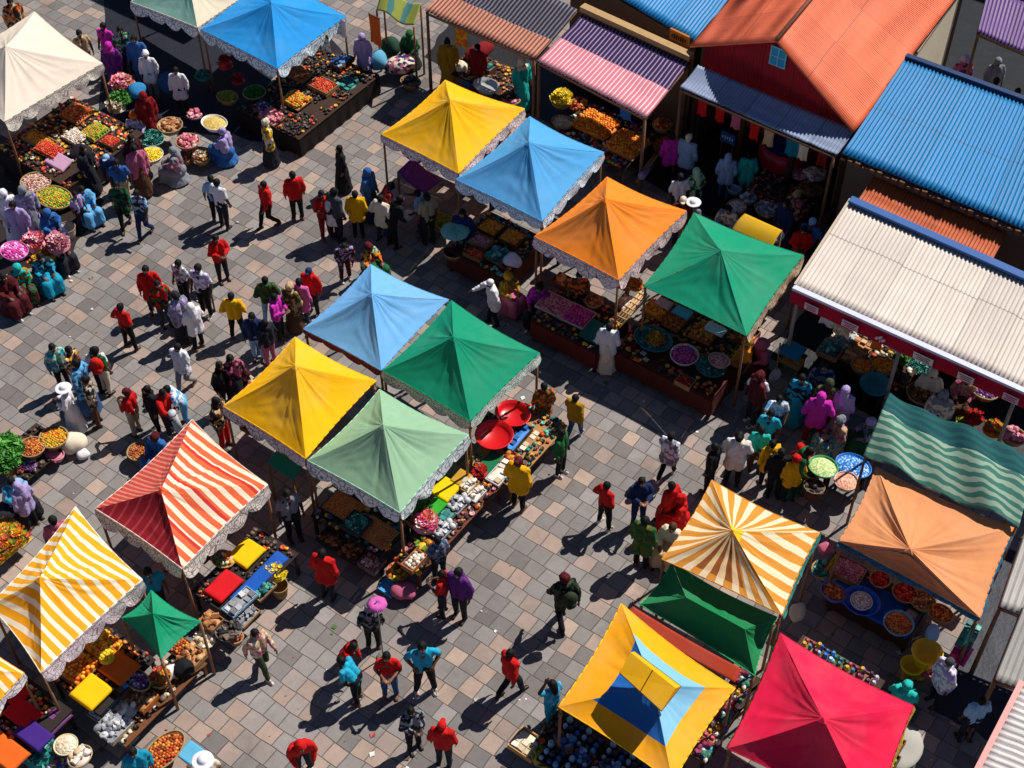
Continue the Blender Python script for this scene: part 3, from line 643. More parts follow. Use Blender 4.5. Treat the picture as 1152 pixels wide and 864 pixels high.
# unseen building added behind the top left tents, to shade the gap between them
tp = at(140, -60); tl = empty('tent_shade_block', (tp.x, tp.y, 0), GA); tag(tl, 'unseen block added behind the half seen tent and cream tent for shade', 'building')
mbt = MB(); mbt.box((1.5, 3.4, 2.6), (9, 4, 5.2)); obj('wall', mbt.mesh('wall', M('plaster', '#7b6a58', .9, .2), False), tl)  # wall of the added unseen shade block
mbt = MB(); mbt.box((1.5, 3.4, 5.3), (9.3, 4.3, .16)); obj('roof', mbt.mesh('roof', M('plaster', '#6b655c', .9, .2), False), tl)  # roof of the added unseen shade block
for i in range(4):
    mbt = MB(); mbt.box((-1.8 + i * 2, 1.37, 3.6), (.8, .08, 1.0)); obj('window', mbt.mesh('window', M('shade_block_window_dark', '#1c2226', .3), False), tl)
# ------------------------------------------------------------------ people
def remesh(mb, vox, folds=0.0, fs=8, name='body', smooth=2):
    me = mb.mesh(name, []); o = bpy.data.objects.new('tmp', me); COL.objects.link(o)
    md = o.modifiers.new('r', 'REMESH'); md.mode = 'VOXEL'; md.voxel_size = vox; md.use_smooth_shade = True
    if smooth: sm = o.modifiers.new('s', 'SMOOTH'); sm.factor = .5; sm.iterations = smooth
    dg = bpy.context.evaluated_depsgraph_get(); ev = o.evaluated_get(dg); out = bpy.data.meshes.new_from_object(ev)
    bpy.data.objects.remove(o); out.name = name
    if folds:
        for v in out.vertices:
            p = v.co; n = noise.noise(Vector((p.x * fs, p.y * fs, p.z * fs * .45))) + .5 * noise.noise(Vector((p.x * fs * 2.3, p.y * fs * 2.3, p.z * fs)))
            v.co = p + v.normal * n * folds
    for pl in out.polygons: pl.use_smooth = True
    return out
def chainb(mb, pts, n=12):
    for i, (p, r) in enumerate(pts):
        mb.ball(p, r, seg=n, ring=8)
        if i: mb.tube(pts[i - 1][0], p, pts[i - 1][1], r, n)
def V3(*a): return Vector(a)
POSES = {
 # L/R arm: elbow, wrist; knees, ankles; lean (deg), drop
 'stand': dict(la=((-.25, -.03, 1.13), (-.26, .05, .88)), ra=((.25, -.03, 1.13), (.26, .06, .89)), lk=(-.10, .03, .50), rk=(.10, .01, .50), lf=(-.11, .02, .09), rf=(.11, -.02, .09)),
 'walk': dict(la=((-.25, .08, 1.14), (-.24, .24, .93)), ra=((.25, -.12, 1.14), (.26, -.14, .88)), lk=(-.09, .06, .50), rk=(.09, .16, .52), lf=(-.10, -.24, .12), rf=(.10, .24, .09)),
 'phone': dict(la=((-.26, .04, 1.12), (-.10, .27, 1.14)), ra=((.26, .04, 1.12), (.08, .28, 1.16)), lk=(-.10, .02, .50), rk=(.11, .05, .50), lf=(-.12, .0, .09), rf=(.12, .04, .09)),
 'hips': dict(la=((-.32, -.08, 1.14), (-.19, .06, 1.0)), ra=((.32, -.08, 1.14), (.19, .06, 1.0)), lk=(-.13, .02, .50), rk=(.13, .02, .50), lf=(-.17, .0, .09), rf=(.17, .0, .09)),
 'lean': dict(la=((-.24, .10, 1.14), (-.18, .30, 1.0)), ra=((.24, .10, 1.14), (.16, .32, 1.02)), lk=(-.10, .03, .50), rk=(.10, .03, .50), lf=(-.12, -.02, .09), rf=(.12, .04, .09), lean=28),
 'reach': dict(la=((-.25, .02, 1.12), (-.22, .2, .98)), ra=((.30, .20, 1.26), (.30, .46, 1.22)), lk=(-.10, .03, .50), rk=(.10, .05, .50), lf=(-.13, -.04, .09), rf=(.13, .1, .09), lean=8),
 'up': dict(la=((-.32, .05, 1.50), (-.16, .05, 1.72)), ra=((.26, .02, 1.12), (.22, .16, .92)), lk=(-.10, .0, .50), rk=(.10, .06, .50), lf=(-.11, -.08, .09), rf=(.11, .1, .09)),
 'sit': dict(la=((-.26, .08, .72), (-.14, .33, .62)), ra=((.26, .08, .72), (.14, .33, .62)), lk=(-.15, .42, .46), rk=(.15, .42, .46), lf=(-.15, .44, .09), rf=(.15, .46, .09), drop=.50, lean=6),
}
POSES['x'] = POSES['stand']
def zz(p, pose, rot=True):
    """standing coordinates to posed: lower the pelvis when seated, bend the trunk forward"""
    q = Vector(p); d = POSES[pose].get('drop', 0); a = R(POSES[pose].get('lean', 0)); q.z -= d; hp = .93 - d
    if a and q.z > hp - .05:
        y, z = q.y, q.z - hp; q.y = y * math.cos(a) + z * math.sin(a); q.z = hp + z * math.cos(a) - y * math.sin(a)
    return q
def arm(pose, side):
    k = POSES[pose]; e, w_ = k['la' if side < 0 else 'ra']; s = zz((.17 * side, 0, 1.39), pose)
    if pose == 'sit': return s, Vector(e), Vector(w_)
    return s, zz(e, pose), zz(w_, pose)
def legs(pose, side):
    k = POSES[pose]; return zz((.09 * side, 0, .90), pose, False) if not POSES[pose].get('lean') else Vector((.09 * side, 0, .90 - k.get('drop', 0))), Vector(k['lk' if side < 0 else 'rk']), Vector(k['lf' if side < 0 else 'rf'])
PC = {}
def part(kind, pose):
    key = (kind, pose)
    if key in PC: return PC[key]
    mb = MB(); T = lambda *p: zz(p, pose)
    hd = T(0, .02, 1.56)
    if kind == 'body':
        for s in (-1, 1): chainb(mb, [(T(.055 * s, 0, .93), .095), (T(.05 * s, 0, 1.1), .085), (T(.07 * s, 0, 1.3), .095), (T(.12 * s, 0, 1.37), .065)])
        chainb(mb, [(T(0, -.005, 1.40), .07), (T(0, .0, 1.46), .052), (T(0, .01, 1.50), .05)])
        mb.ball(hd + V3(0, 0, .01), .1, (.76, .93, 1.12), 16, 10); mb.ball(hd + V3(0, .045, -.06), .05, (.9, .8, .75))       # skull and jaw
        mb.ball(hd + V3(0, .098, -.012), .016, (.8, 1, 1.5)); mb.ball(hd + V3(0, .088, -.056), .018, (1.3, .5, .5))          # nose, lips
        for s in (-1, 1): mb.ball(hd + V3(.078 * s, -.005, -.005), .022, (.5, .9, 1.3))
        for s in (-1, 1):
            a, e, w_ = arm(pose, s); chainb(mb, [(a, .058), (a.lerp(e, .5), .05), (e, .042), (e.lerp(w_, .4), .042), (w_, .028)])
            d = (w_ - e).normalized(); sd_ = Vector((1, 0, 0)); sd_ = (sd_ - d * sd_.dot(d)).normalized(); up_ = d.cross(sd_)
            acr = up_ if abs(d.z) > .6 else sd_
            cu = sd_ * -s if abs(d.z) > .6 else -up_ * (1 if up_.z > 0 else -1)
            pm = w_ + d * .055
            for q in (-1, 0, 1): chainb(mb, [(w_ + acr * .012 * q, .02), (pm + acr * .022 * q, .018), (pm + d * .03 + acr * .024 * q, .015)], 8)
            for i, ln in enumerate((.062, .072, .067, .052)):
                b = pm + d * .03 + acr * (.033 - .022 * i) ; m_ = b + d * ln * .55 + cu * .008; t_ = b + d * ln * .9 + cu * .028; chainb(mb, [(b, .0105), (m_, .0095), (t_, .0085)], 8)
            b = w_ + d * .025 + acr * .03; chainb(mb, [(b, .015), (b + d * .03 + acr * .028 + cu * .01, .012), (b + d * .06 + acr * .034 + cu * .02, .010)], 8)
            h, kn, an = legs(pose, s); chainb(mb, [(h, .085), (h.lerp(kn, .5), .07), (kn, .052), (kn.lerp(an, .35), .05), (an, .033), (an + V3(0, 0, -.03), .035), (an + V3(.01 * s, .13, -.055), .028)])
        me = remesh(mb, .0115, smooth=1)
        # face colouring: eyes, brows and lips as a second and third slot
        for pl in me.polygons:
            c = pl.center - hd
            if c.y > .06 and abs(abs(c.x) - .032) < .014 and abs(c.z - .012) < .009: pl.material_index = 1
            elif c.y > .06 and abs(abs(c.x) - .034) < .02 and abs(c.z - .036) < .006: pl.material_index = 2
            elif c.y > .08 and abs(c.x) < .024 and abs(c.z + .056) < .009: pl.material_index = 3
    elif kind in ('tee', 'jacket', 'kurta', 'loose'):
        bg_ = {'tee': 0, 'jacket': .018, 'kurta': .01, 'loose': .025}[kind]; lo = {'tee': .87, 'jacket': .86, 'kurta': .62, 'loose': .74}[kind]
        if pose == 'sit': lo = max(lo, .87)
        for s in (-1, 1):
            ch = [(T(.075 * s, 0, lo + .0), .112 + bg_), (T(.075 * s, 0, 1.02), .110 + bg_), (T(.09 * s, 0, 1.22), .115 + bg_), (T(.10 * s, -.005, 1.33), .105 + bg_), (T(.16 * s, 0, 1.385), .075 + bg_ * .6)]
            if kind in ('kurta', 'loose') and pose != 'sit': ch = [(T(.085 * s, 0, lo), .13 + bg_)] + ch[1:]
            chainb(mb, ch, 14)
            a, e, w_ = arm(pose, s); x = .62 if kind == 'tee' else 1
            ch = [(a, .070 + bg_ * .5), (a.lerp(e, .5), .066 + bg_ * .5)]
            ch += [(a.lerp(e, .8), .062)] if kind == 'tee' else [(e, .058 + bg_ * .4), (e.lerp(w_, .5), .050 + bg_ * .35), (e.lerp(w_, .9), .043 + bg_ * .25)]
            chainb(mb, ch, 12)
        chainb(mb, [(T(0, -.01, 1.40), .085 + bg_ * .5), (T(0, -.01, 1.445), .066)])
        if kind == 'jacket': mb.ball(T(0, -.07, 1.44), .085, (1.2, .8, .8))       # hood lying on the back
        me = remesh(mb, .018, .022 if kind != 'loose' else .03, 9, 'shirt')
    elif kind == 'trousers':
        for s in (-1, 1):
            h, kn, an = legs(pose, s); chainb(mb, [(h + V3(0, 0, .06), .112), (h, .112), (h.lerp(kn, .5), .092), (kn, .074), (kn.lerp(an, .5), .066), (an + V3(0, 0, .03), .058)])
        chainb(mb, [(T(-.04, 0, .93), .115), (T(.04, 0, .93), .115)])
        me = remesh(mb, .018, .010, 10, 'trousers')
    elif kind in ('skirt', 'robe'):
        if pose == 'sit':
            for s in (-1, 1):
                h, kn, an = legs(pose, s); chainb(mb, [(h, .15), (kn, .13), (an + V3(0, 0, .06), .13)])
            chainb(mb, [(V3(0, .0, .42), .2), (V3(0, .35, .38), .17), (V3(0, .38, .16), .17)]); mb.tube(V3(0, .1, .03), V3(0, .12, .4), .36, .2, 20)
        else:
            top = T(0, 0, 1.0); prof = [(.14, 1.02), (.17, .85), (.20, .6), (.235, .35), (.27, .07)]
            for (r0, z0), (r1, z1) in zip(prof, prof[1:]): mb.tube((0, 0, z0), (0, 0, z1), r0, r1, 20)
        me = remesh(mb, .02, .022, 8, 'skirt')
    elif kind == 'hair': mb.ball(hd + V3(0, -.018, .028), .112, (.83, .93, 1.02), 16, 10); mb.ball(hd + V3(0, -.05, -.03), .08, (.9, .6, 1)); me = remesh(mb, .014, .006, 30, 'hair')
    elif kind == 'bun': mb.ball(hd + V3(0, -.018, .028), .115, (.85, .95, 1.02), 16, 10); mb.ball(hd + V3(0, -.11, .07), .06); mb.ball(hd + V3(0, -.05, -.03), .085, (.9, .6, 1)); me = remesh(mb, .014, .008, 30, 'hair')
    elif kind == 'longhair': mb.ball(hd + V3(0, -.018, .028), .118, (.86, .95, 1.02), 16, 10); chainb(mb, [(hd + V3(0, -.06, 0), .09), (hd + V3(0, -.09, -.14), .08), (hd + V3(0, -.1, -.24), .05)]); me = remesh(mb, .014, .008, 25, 'hair')
    elif kind == 'scarf':
        mb.ball(hd + V3(0, -.02, .025), .128, (.88, .95, 1.02), 16, 10); chainb(mb, [(hd + V3(0, -.05, -.03), .10), (T(0, -.05, 1.40), .12), (T(0, -.10, 1.25), .09)]); chainb(mb, [(T(-.12, .03, 1.40), .07), (T(.12, .03, 1.40), .07)]); me = remesh(mb, .014, .012, 14, 'headscarf')
    elif kind == 'cap':
        mb.ball(hd + V3(0, -.01, .045), .112, (.85, .95, .9), 16, 10); mb.ball(hd + V3(0, .10, .05), .07, (.95, 1, .16)); mb.ball(hd + V3(0, -.05, -.02), .078, (.9, .6, 1)); me = remesh(mb, .011, 0, 10, 'cap')
    elif kind == 'hat':
        mb.ball(hd + V3(0, -.005, .07), .108, (.9, 1, .8), 16, 10); mb.tube(hd + V3(0, 0, .055), hd + V3(0, 0, .072), .21, .20, 28); me = remesh(mb, .011, .003, 10, 'hat')
    elif kind == 'wrap':
        mb.ball(hd + V3(0, -.02, .05), .125, (.92, 1, .9), 16, 10); mb.ball(hd + V3(0, -.06, .12), .07, (1.2, 1, .7)); me = remesh(mb, .014, .012, 22, 'headwrap')
    elif kind == 'hood':
        mb.ball(hd + V3(0, -.03, .02), .128, (.88, .95, 1.05), 16, 10); chainb(mb, [(hd + V3(0, -.05, -.06), .09), (T(0, -.04, 1.38), .11)]); me = remesh(mb, .014, .008, 20, 'hood')
    elif kind == 'shoe':
        mb.ball((0, .05, .045), .05, (.95, 1, .9)); mb.ball((0, .13, .035), .045, (.95, 1.3, .7)); mb.ball((0, -.01, .05), .045, (.9, 1, 1)); mb.box((0, .06, .012), (.085, .25, .024)); me = remesh(mb, .011, 0, 10, 'shoe')
    PC[key] = me; return me
def use(name, me, mats, parent):
    """an object on shared mesh data with its own materials"""
    while len(me.materials) < max(1, len(mats)): me.materials.append(None)
    o = bpy.data.objects.new(name, me); link(o, parent)
    for i, m in enumerate(mats): o.material_slots[i].link = 'OBJECT'; o.material_slots[i].material = m
    return o
SKIN = [M('skin', c, .5, .08, 6, .001, 40, .4) for c in ('#4a2c1d', '#3a2116', '#5f3a26', '#75492f')]
EYE, BROW = M('eye', '#d8d2ca', .3), M('brow', '#120c09', .8)
LIP = M('lip', '#6b342b', .5)
CL = dict(red='#c21111', dred='#7d0d14', navy='#1a2a55', blue='#2c5f9e', lblue='#8fb2d6', teal='#128fae', cyan='#1fa3c4', white='#dcd9de', lilac='#a796c6', black='#121216', dark='#20202a', grey='#7c7f88', dgrey='#3d3f46',
          yellow='#e0a400', mustard='#a67c12', green='#1a5a30', olive='#5a5c22', camo='#34402a', pink='#cf5f9f', magenta='#c42aa6', purple='#5f2472', khaki='#a3947a', brown='#4d3222', denim='#33507a', cream='#d9cbb4', orange='#d9651f',
          turq='#1fb0a8', sky='#5fa6d8', rose='#b85c78', mint='#9cc8a8', sand='#bfa07a', maroon='#501018')
PATTERN = {}
def cloth_mat(c):
    if '+' in c:     # printed cloth: patches of the named colours
        if c in PATTERN: return PATTERN[c]
        cs = c.split('+'); m, nt_, p = newmat('printed_cloth'); tc = nd(nt_, 'TexCoord'); vo = nd(nt_, 'TexVoronoi'); vo.inputs['Scale'].default_value = 13; nt_.links.new(tc.outputs['Object'], vo.inputs['Vector'])
        sp = nd(nt_, 'SeparateColor'); nt_.links.new(vo.outputs['Color'], sp.inputs[0]); cr = nd(nt_, 'ValToRGB'); cr.color_ramp.interpolation = 'CONSTANT'; e = cr.color_ramp.elements
        e[0].color = lin(CL[cs[0]]); e[1].position = 1 / len(cs); e[1].color = lin(CL[cs[1]])
        for i in range(2, len(cs)): x = e.new(i / len(cs)); x.color = lin(CL[cs[i]])
        nt_.links.new(sp.outputs[0], cr.inputs[0]); finish(nt_, p, cr.outputs[0], tc.outputs['Object'], .15, 8, .85, .004, 60); PATTERN[c] = m; return m
    return M('cloth', CL[c], .85, .14, 5, .005, 70)
rp = random.Random(11)
HEADH = {'sit': 1.15}
def person(label, hx, hy, foot, face, pose, top, tc_, bot, bc_, head='hair', hc='black', skin=None, h=None, scale=None, group=None):
    if foot:
        g_ = at(*foot); 
        # standing height that shows the head at hy
        zt = zfor(g_.x, g_.y, hy); sc = min(1.05, max(.88, zt / 1.76)); loc = g_
    else:
        sc = scale or rp.uniform(.91, 1.0); hh = (1.68 if pose not in ('sit', 'lean') else (1.18 if pose == 'sit' else 1.55)) * sc + (h or 0); a = at(hx, hy, hh); loc = Vector((a.x, a.y, 0))
        if pose in ('lean', 'sit'):
            r_ = R(face); loc -= Vector((math.cos(r_), math.sin(r_), 0)) * (.3 if pose == 'lean' else .08) * sc
    if h: loc.z = h
    sm = SKIN[rp.randrange(len(SKIN))] if skin is None else SKIN[skin]
    b = use('person', part('body', pose), [sm, EYE, BROW, LIP], None); b.location = loc; b.rotation_euler = (0, 0, R(face - 90)); b.scale = (sc, sc, sc)
    tag(b, label, 'person', group)
    use('shirt' if top != 'kurta' else 'long_shirt', part(top, pose), [cloth_mat(tc_)], b)
    use('trousers' if bot == 'trousers' else 'skirt', part(bot, pose), [cloth_mat(bc_)], b)
    if head in ('hair', 'bun', 'longhair'): use('hair', part(head, pose), [M('hair', '#0d0b0b' if hc == 'black' else CL.get(hc, hc), .7, .2, 20)], b)
    else:
        use({'scarf': 'headscarf', 'wrap': 'headwrap'}.get(head, head), part(head, pose), [cloth_mat(hc)], b)
        if head in ('hat', 'cap'): pass
    sc_ = ('#1a1614', '#2b2622', '#c9c4bd', '#6b4a34')[rp.randrange(4)]
    for s in (-1, 1):
        an = Vector(POSES[pose]['lf' if s < 0 else 'rf']); so_ = use('shoe', part('shoe', 'x'), [M('shoe', sc_, .6)], b); so_.location = (an.x, an.y - .02, an.z - .09)
    return b
G = 'people walking and standing on the square'
S = 'stall keepers and shoppers among the stalls'
D = dict
# label, head px, foot px, facing, pose, top, top colour, bottom, bottom colour, head, head colour
PEOPLE = [
 # upper square
 ('man in a light blue shirt standing alone on the upper paving', 237, 203, (246, 248), 100, 'stand', 'tee', 'lblue', 'trousers', 'black'),
 ('person in white pressed close beside the man in light blue', 243, 202, None, 60, 'stand', 'tee', 'white', 'trousers', 'dark'),
 ('person in a red hoodie walking with dark trousers, left of a similar one', 294, 202, (304, 255), -140, 'walk', 'jacket', 'red', 'trousers', 'black'),
 ('person in a red jacket standing apart, feet together, near the paving centre top', 328, 191, (336, 247), 110, 'stand', 'jacket', 'red', 'trousers', 'black'),
 ('person in a long black cloak standing near the golden tent', 382, 167, (387, 214), 200, 'stand', 'kurta', 'black', 'skirt', 'black'),
 ('person in a red top beside the white shirt with a green cap', 361, 215, None, -60, 'phone', 'tee', 'red', 'trousers', 'dred'),
 ('dark headed person half behind the one in the green cap', 375, 212, None, 40, 'stand', 'jacket', 'dgrey', 'trousers', 'dark'),
 ('person in a white shirt and green cap with back turned', 379, 219, (378, 268), 80, 'stand', 'kurta', 'white', 'trousers', 'dark', 'cap', 'green'),
 ('person in a boxy yellow vest between two white shirts', 402, 213, (404, 266), 90, 'stand', 'loose', 'yellow', 'trousers', 'black'),
 ('person in a loose cream shirt and jeans beside the yellow vest', 426, 218, (432, 272), 60, 'hips', 'loose', 'cream', 'trousers', 'navy'),
 ('tall person in a long blue coat behind the yellow vest', 413, 190, None, -30, 'stand', 'kurta', 'blue', 'skirt', 'navy', 'scarf', 'blue'),
 ('shopper in red and dark print beside the blue coat', 440, 207, None, 20, 'lean', 'tee', 'red+dark+rose', 'trousers', 'black'),
 ('shopper in black leaning below the purple cloth', 450, 222, None, 30, 'lean', 'jacket', 'black', 'trousers', 'black'),
 ('shopper in light blue shirt by the front pole of the golden tent', 467, 212, (476, 266), 160, 'reach', 'tee', 'lblue', 'trousers', 'navy'),
 ('grey shirted person at the shoulder of the light blue shopper', 480, 218, None, 120, 'stand', 'tee', 'khaki', 'trousers', 'dark', 'bun'),
 ('person in dark patterned coat bent beside the blue tent corner', 376, 268, (389, 314), -70, 'lean', 'jacket', 'dark+maroon+lilac', 'trousers', 'maroon'),
 ('seated woman in orange and yellow print beside the blue tent peak', 415, 275, None, -40, 'sit', 'loose', 'orange+yellow+maroon+mint', 'skirt', 'green', 'wrap', 'maroon'),
 ('person in a bright red jacket near the left corner of the lower pale blue tent', 343, 303, (354, 352), -110, 'stand', 'jacket', 'red', 'trousers', 'dark', 'cap', 'navy'),
 ('person in camouflage green jacket at the back of the pink group', 301, 316, (306, 362), 100, 'hips', 'jacket', 'camo+green+olive', 'trousers', 'lblue'),
 ('person in a magenta jacket with head bowed', 310, 335, (316, 381), -20, 'phone', 'jacket', 'magenta', 'trousers', 'black'),
 ('person in a pale pink long jacket beside the magenta one', 335, 322, (343, 364), 70, 'stand', 'kurta', 'pink', 'trousers', 'dgrey'),
 ('woman in brown print dress between the two pink jackets', 325, 326, (333, 370), -120, 'stand', 'loose', 'brown+olive+sand', 'skirt', 'brown', 'wrap', 'sand'),
 ('person in navy jacket standing with a light scarf by the group', 284, 350, (292, 404), -90, 'stand', 'jacket', 'navy', 'trousers', 'lblue'),
 ('person in dark jacket next to the navy one above the yellow tent', 300, 365, (306, 410), 140, 'stand', 'jacket', 'dark', 'trousers', 'rose'),
 ('person in yellow knit top with black trousers', 259, 341, (269, 380), 90, 'hips', 'jacket', 'yellow', 'trousers', 'black'),
 ('red sweater person bending slightly, at the right of the long group', 243, 270, (252, 315), -60, 'phone', 'jacket', 'red', 'trousers', 'dark'),
 ('person in grey vest and white shirt with black trousers', 196, 297, (211, 343), -120, 'stand', 'tee', 'white+grey', 'trousers', 'black'),
 ('person in a pale lilac shirt beside a black board', 217, 295, (234, 354), -110, 'stand', 'tee', 'lilac+white', 'trousers', 'black'),
 ('tall person in a long red coat at the head of the long group', 160, 297, (176, 352), -80, 'stand', 'kurta', 'red', 'trousers', 'navy'),
 ('short person in olive and red behind the long red coat', 179, 323, (188, 366), -60, 'stand', 'jacket', 'olive+red+dark', 'trousers', 'dgrey'),
 ('woman in a mauve top and flared grey skirt', 197, 330, None, -40, 'stand', 'loose', 'lilac+grey', 'skirt', 'dark', 'wrap', 'dark'),
 ('person in white with white headscarf carrying goods', 215, 356, (225, 392), 130, 'phone', 'loose', 'white', 'trousers', 'black', 'scarf', 'white'),
 ('person in red shirt with elbow out, alone left of the long group', 134, 345, (148, 392), 60, 'hips', 'tee', 'red', 'trousers', 'black'),
 ('man in a loose white shirt walking alone below the white scarf', 202, 398, (211, 437), -110, 'walk', 'loose', 'white', 'trousers', 'grey'),
 ('person in a sea green jacket at the left of the cluster', 68, 394, (74, 437), -50, 'stand', 'jacket', 'teal+mint+grey', 'trousers', 'dark'),
 ('person with a yellow strap beside the sea green jacket', 86, 398, (92, 440), -20, 'stand', 'tee', 'yellow+maroon+cream', 'trousers', 'dark'),
 ('person in a long light blue denim coat in the cluster', 97, 402, (103, 462), 160, 'stand', 'kurta', 'sky+denim', 'skirt', 'denim'),
 ('person in white shirt and black trousers wearing a red backpack', 110, 396, (119, 441), 100, 'stand', 'tee', 'white', 'trousers', 'black'),
 ('person in a green vest hidden behind the red backpack', 106, 391, None, 60, 'stand', 'tee', 'green', 'trousers', 'cream'),
 ('woman in white with a wide white and pink hat', 84, 440, (88, 484), 180, 'phone', 'kurta', 'white', 'skirt', 'white', 'hat', 'white'),
 ('person in dark clothes behind the wide white hat', 95, 424, None, 200, 'stand', 'jacket', 'dark+khaki', 'trousers', 'brown'),
 ('person in a red top and khaki trousers with raised arms', 141, 446, (156, 488), 150, 'phone', 'tee', 'red', 'trousers', 'khaki', 'wrap', 'maroon'),
 ('person in black jacket beside the tall red one', 172, 436, (178, 484), -140, 'stand', 'jacket', 'black', 'trousers', 'black'),
 ('person in a red jacket holding a long pale tube', 178, 438, (192, 486), -30, 'reach', 'jacket', 'red', 'trousers', 'dark', 'hair'),
 ('person in a pale top and light blue jeans above the striped tent', 200, 440, (212, 478), 200, 'lean', 'tee', 'white+sky', 'trousers', 'sky'),
 ('woman in a wide blue dress crouched beside a small basket', 173, 489, None, 240, 'sit', 'loose', 'blue', 'skirt', 'blue', 'wrap', 'maroon'),
 ('person with a dark head at the yellow tent corner, printed shawl', 258, 400, None, -60, 'stand', 'jacket', 'dark+rose+maroon', 'skirt', 'dark'),
 ('woman in a rose printed shawl beside the yellow tent', 268, 412, None, -90, 'sit', 'loose', 'rose+cream+maroon', 'skirt', 'dark', 'wrap', 'grey'),
 ('person in black bending near the yellow tent corner', 246, 408, None, -40, 'stand', 'jacket', 'black', 'trousers', 'dark'),
 ('shopper in sand print at the far corner pole of the yellow tent', 242, 448, None, -20, 'stand', 'jacket', 'sand+brown+dark', 'trousers', 'red'),
 # lilac at left, upper left strollers
 ('tall person in a dark green coat walking beside the fruit baskets', 131, 206, (143, 255), -80, 'walk', 'kurta', 'green+dark', 'trousers', 'black'),
 ('person in a pale blue shirt with a light bag strap, dark trousers', 152, 212, (165, 265), -100, 'walk', 'tee', 'lblue+dark', 'trousers', 'navy'),
 ('man in a long white robe standing in the shade', 200, 87, (207, 126), -90, 'stand', 'kurta', 'white', 'trousers', 'dark'),
 ('man in white with dark glasses near the striped awning shade', 168, 72, (174, 108), -90, 'stand', 'kurta', 'white', 'trousers', 'grey', 'wrap', 'white'),
 ('woman in a full red robe beside the flower stand', 160, 104, None, -60, 'stand', 'loose', 'dred', 'skirt', 'dred', 'scarf', 'dred'),
 ('seated woman with an orange headwrap and pale shawl', 149, 128, None, -70, 'sit', 'loose', 'lilac+white', 'skirt', 'dark', 'wrap', 'orange'),
 ('seated woman in a purple shawl beside the basket of grain', 249, 145, None, 150, 'sit', 'loose', 'lilac', 'skirt', 'blue', 'wrap', 'lilac'),
 ('seated woman in pale mauve beside the yellow fruit tray', 193, 166, None, 170, 'sit', 'loose', 'rose+grey', 'skirt', 'grey', 'scarf', 'grey'),
 ('woman in a pink dress bending by the round yellow tray', 150, 164, None, -60, 'stand', 'loose', 'rose', 'skirt', 'brown', 'bun'),
 ('person in dark blue with a pale blue cap near the cream tent', 119, 176, None, -100, 'lean', 'jacket', 'navy', 'trousers', 'dark', 'cap', 'lblue'),
 ('person in a bright blue top next to the pale blue cap', 130, 180, None, -80, 'stand', 'tee', 'blue', 'trousers', 'sand'),
 ('vendor in black near the pink cloth box under the cream tent', 92, 164, None, -30, 'stand', 'jacket', 'dark', 'skirt', 'dark'),
 ('shopper in maroon between the flowers and the round trays', 146, 152, None, -50, 'stand', 'jacket', 'maroon+dark', 'trousers', 'dark'),
 ('seated woman in sky blue under the oval fruit tray', 91, 210, None, -50, 'sit', 'loose', 'sky', 'skirt', 'sky', 'hair'),
 ('child in a mauve top beside the sky blue woman', 83, 216, None, -40, 'stand', 'tee', 'lilac', 'trousers', 'dark', 'hair', 'black', None, None, .72),
 ('person in a long lilac robe at the left edge', 13, 227, None, -90, 'stand', 'kurta', 'lilac', 'skirt', 'lilac'),
 ('person in pale mauve robe beside the striped snack tray', 24, 210, None, -60, 'stand', 'kurta', 'lilac+grey', 'skirt', 'grey', 'scarf', 'grey'),
 ('person wrapped in a white sheet at the left edge', 2, 214, None, -60, 'stand', 'kurta', 'white', 'skirt', 'white', 'scarf', 'white'),
 ('seated person in deep blue below the oval fruit tray', 52, 236, None, -50, 'sit', 'loose', 'blue', 'skirt', 'navy', 'scarf', 'blue'),
 ('seated woman in a dark dress behind the rose flower bunch', 62, 262, None, -50, 'sit', 'loose', 'brown+rose+cream', 'skirt', 'dark', 'wrap', 'rose'),
 ('seated vendor in green and teal print below the pink sweets', 18, 298, None, -60, 'sit', 'loose', 'green+turq+mustard', 'skirt', 'maroon+green', 'scarf', 'turq'),
 ('seated person in dark teal beside the yellow flowers', 44, 286, None, -50, 'sit', 'loose', 'teal+dark', 'skirt', 'teal', 'hair'),
 ('seated vendor in maroon at the very left behind the pink sweets', 2, 308, None, -40, 'sit', 'loose', 'maroon', 'skirt', 'maroon'),
 ('person in a purple robe in the shaded corner behind the cream tent', 121, 48, None, -90, 'stand', 'loose', 'purple', 'skirt', 'purple', 'scarf', 'magenta'),
 ('person in a blue shirt beside the purple robe', 150, 40, None, -90, 'stand', 'kurta', 'blue', 'trousers', 'blue'),
 ('person in green top in the far shaded corner', 134, 30, None, -70, 'stand', 'tee', 'mint+green', 'trousers', 'dark'),
 ('person in magenta top in the far shaded corner', 115, 26, None, -110, 'stand', 'tee', 'magenta', 'trousers', 'dark'),
 ('person in khaki leaning on the cream tent back edge', 88, 34, None, -60, 'stand', 'tee', 'sand', 'trousers', 'khaki'),
 ('woman in orange and brown at the top left corner', 10, -2, None, -60, 'stand', 'loose', 'orange+brown+sand', 'skirt', 'brown'),
 ('seated shopper in yellow print casting a shadow near the fruit cart', 306, 155, (306, 185), 200, 'stand', 'loose', 'olive+yellow+cream', 'skirt', 'dark', 'wrap', 'cream'),
 ('tall person in a lilac robe beside the blue tent back pole', 406, 44, (411, 88), -100, 'stand', 'kurta', 'lilac', 'skirt', 'lilac', 'scarf', 'lilac'),
 ('person in dark green in the shade below the olive awning', 460, 36, None, -110, 'sit', 'loose', 'green', 'skirt', 'dark', 'wrap', 'green'),
 ('vendor in an ochre wrap under the peach striped awning', 503, 44, None, -90, 'stand', 'loose', 'mustard', 'skirt', 'mustard', 'bun'),
 ('vendor in red shawl under the peach striped awning', 537, 50, None, -120, 'stand', 'loose', 'dred', 'skirt', 'dred', 'hair'),
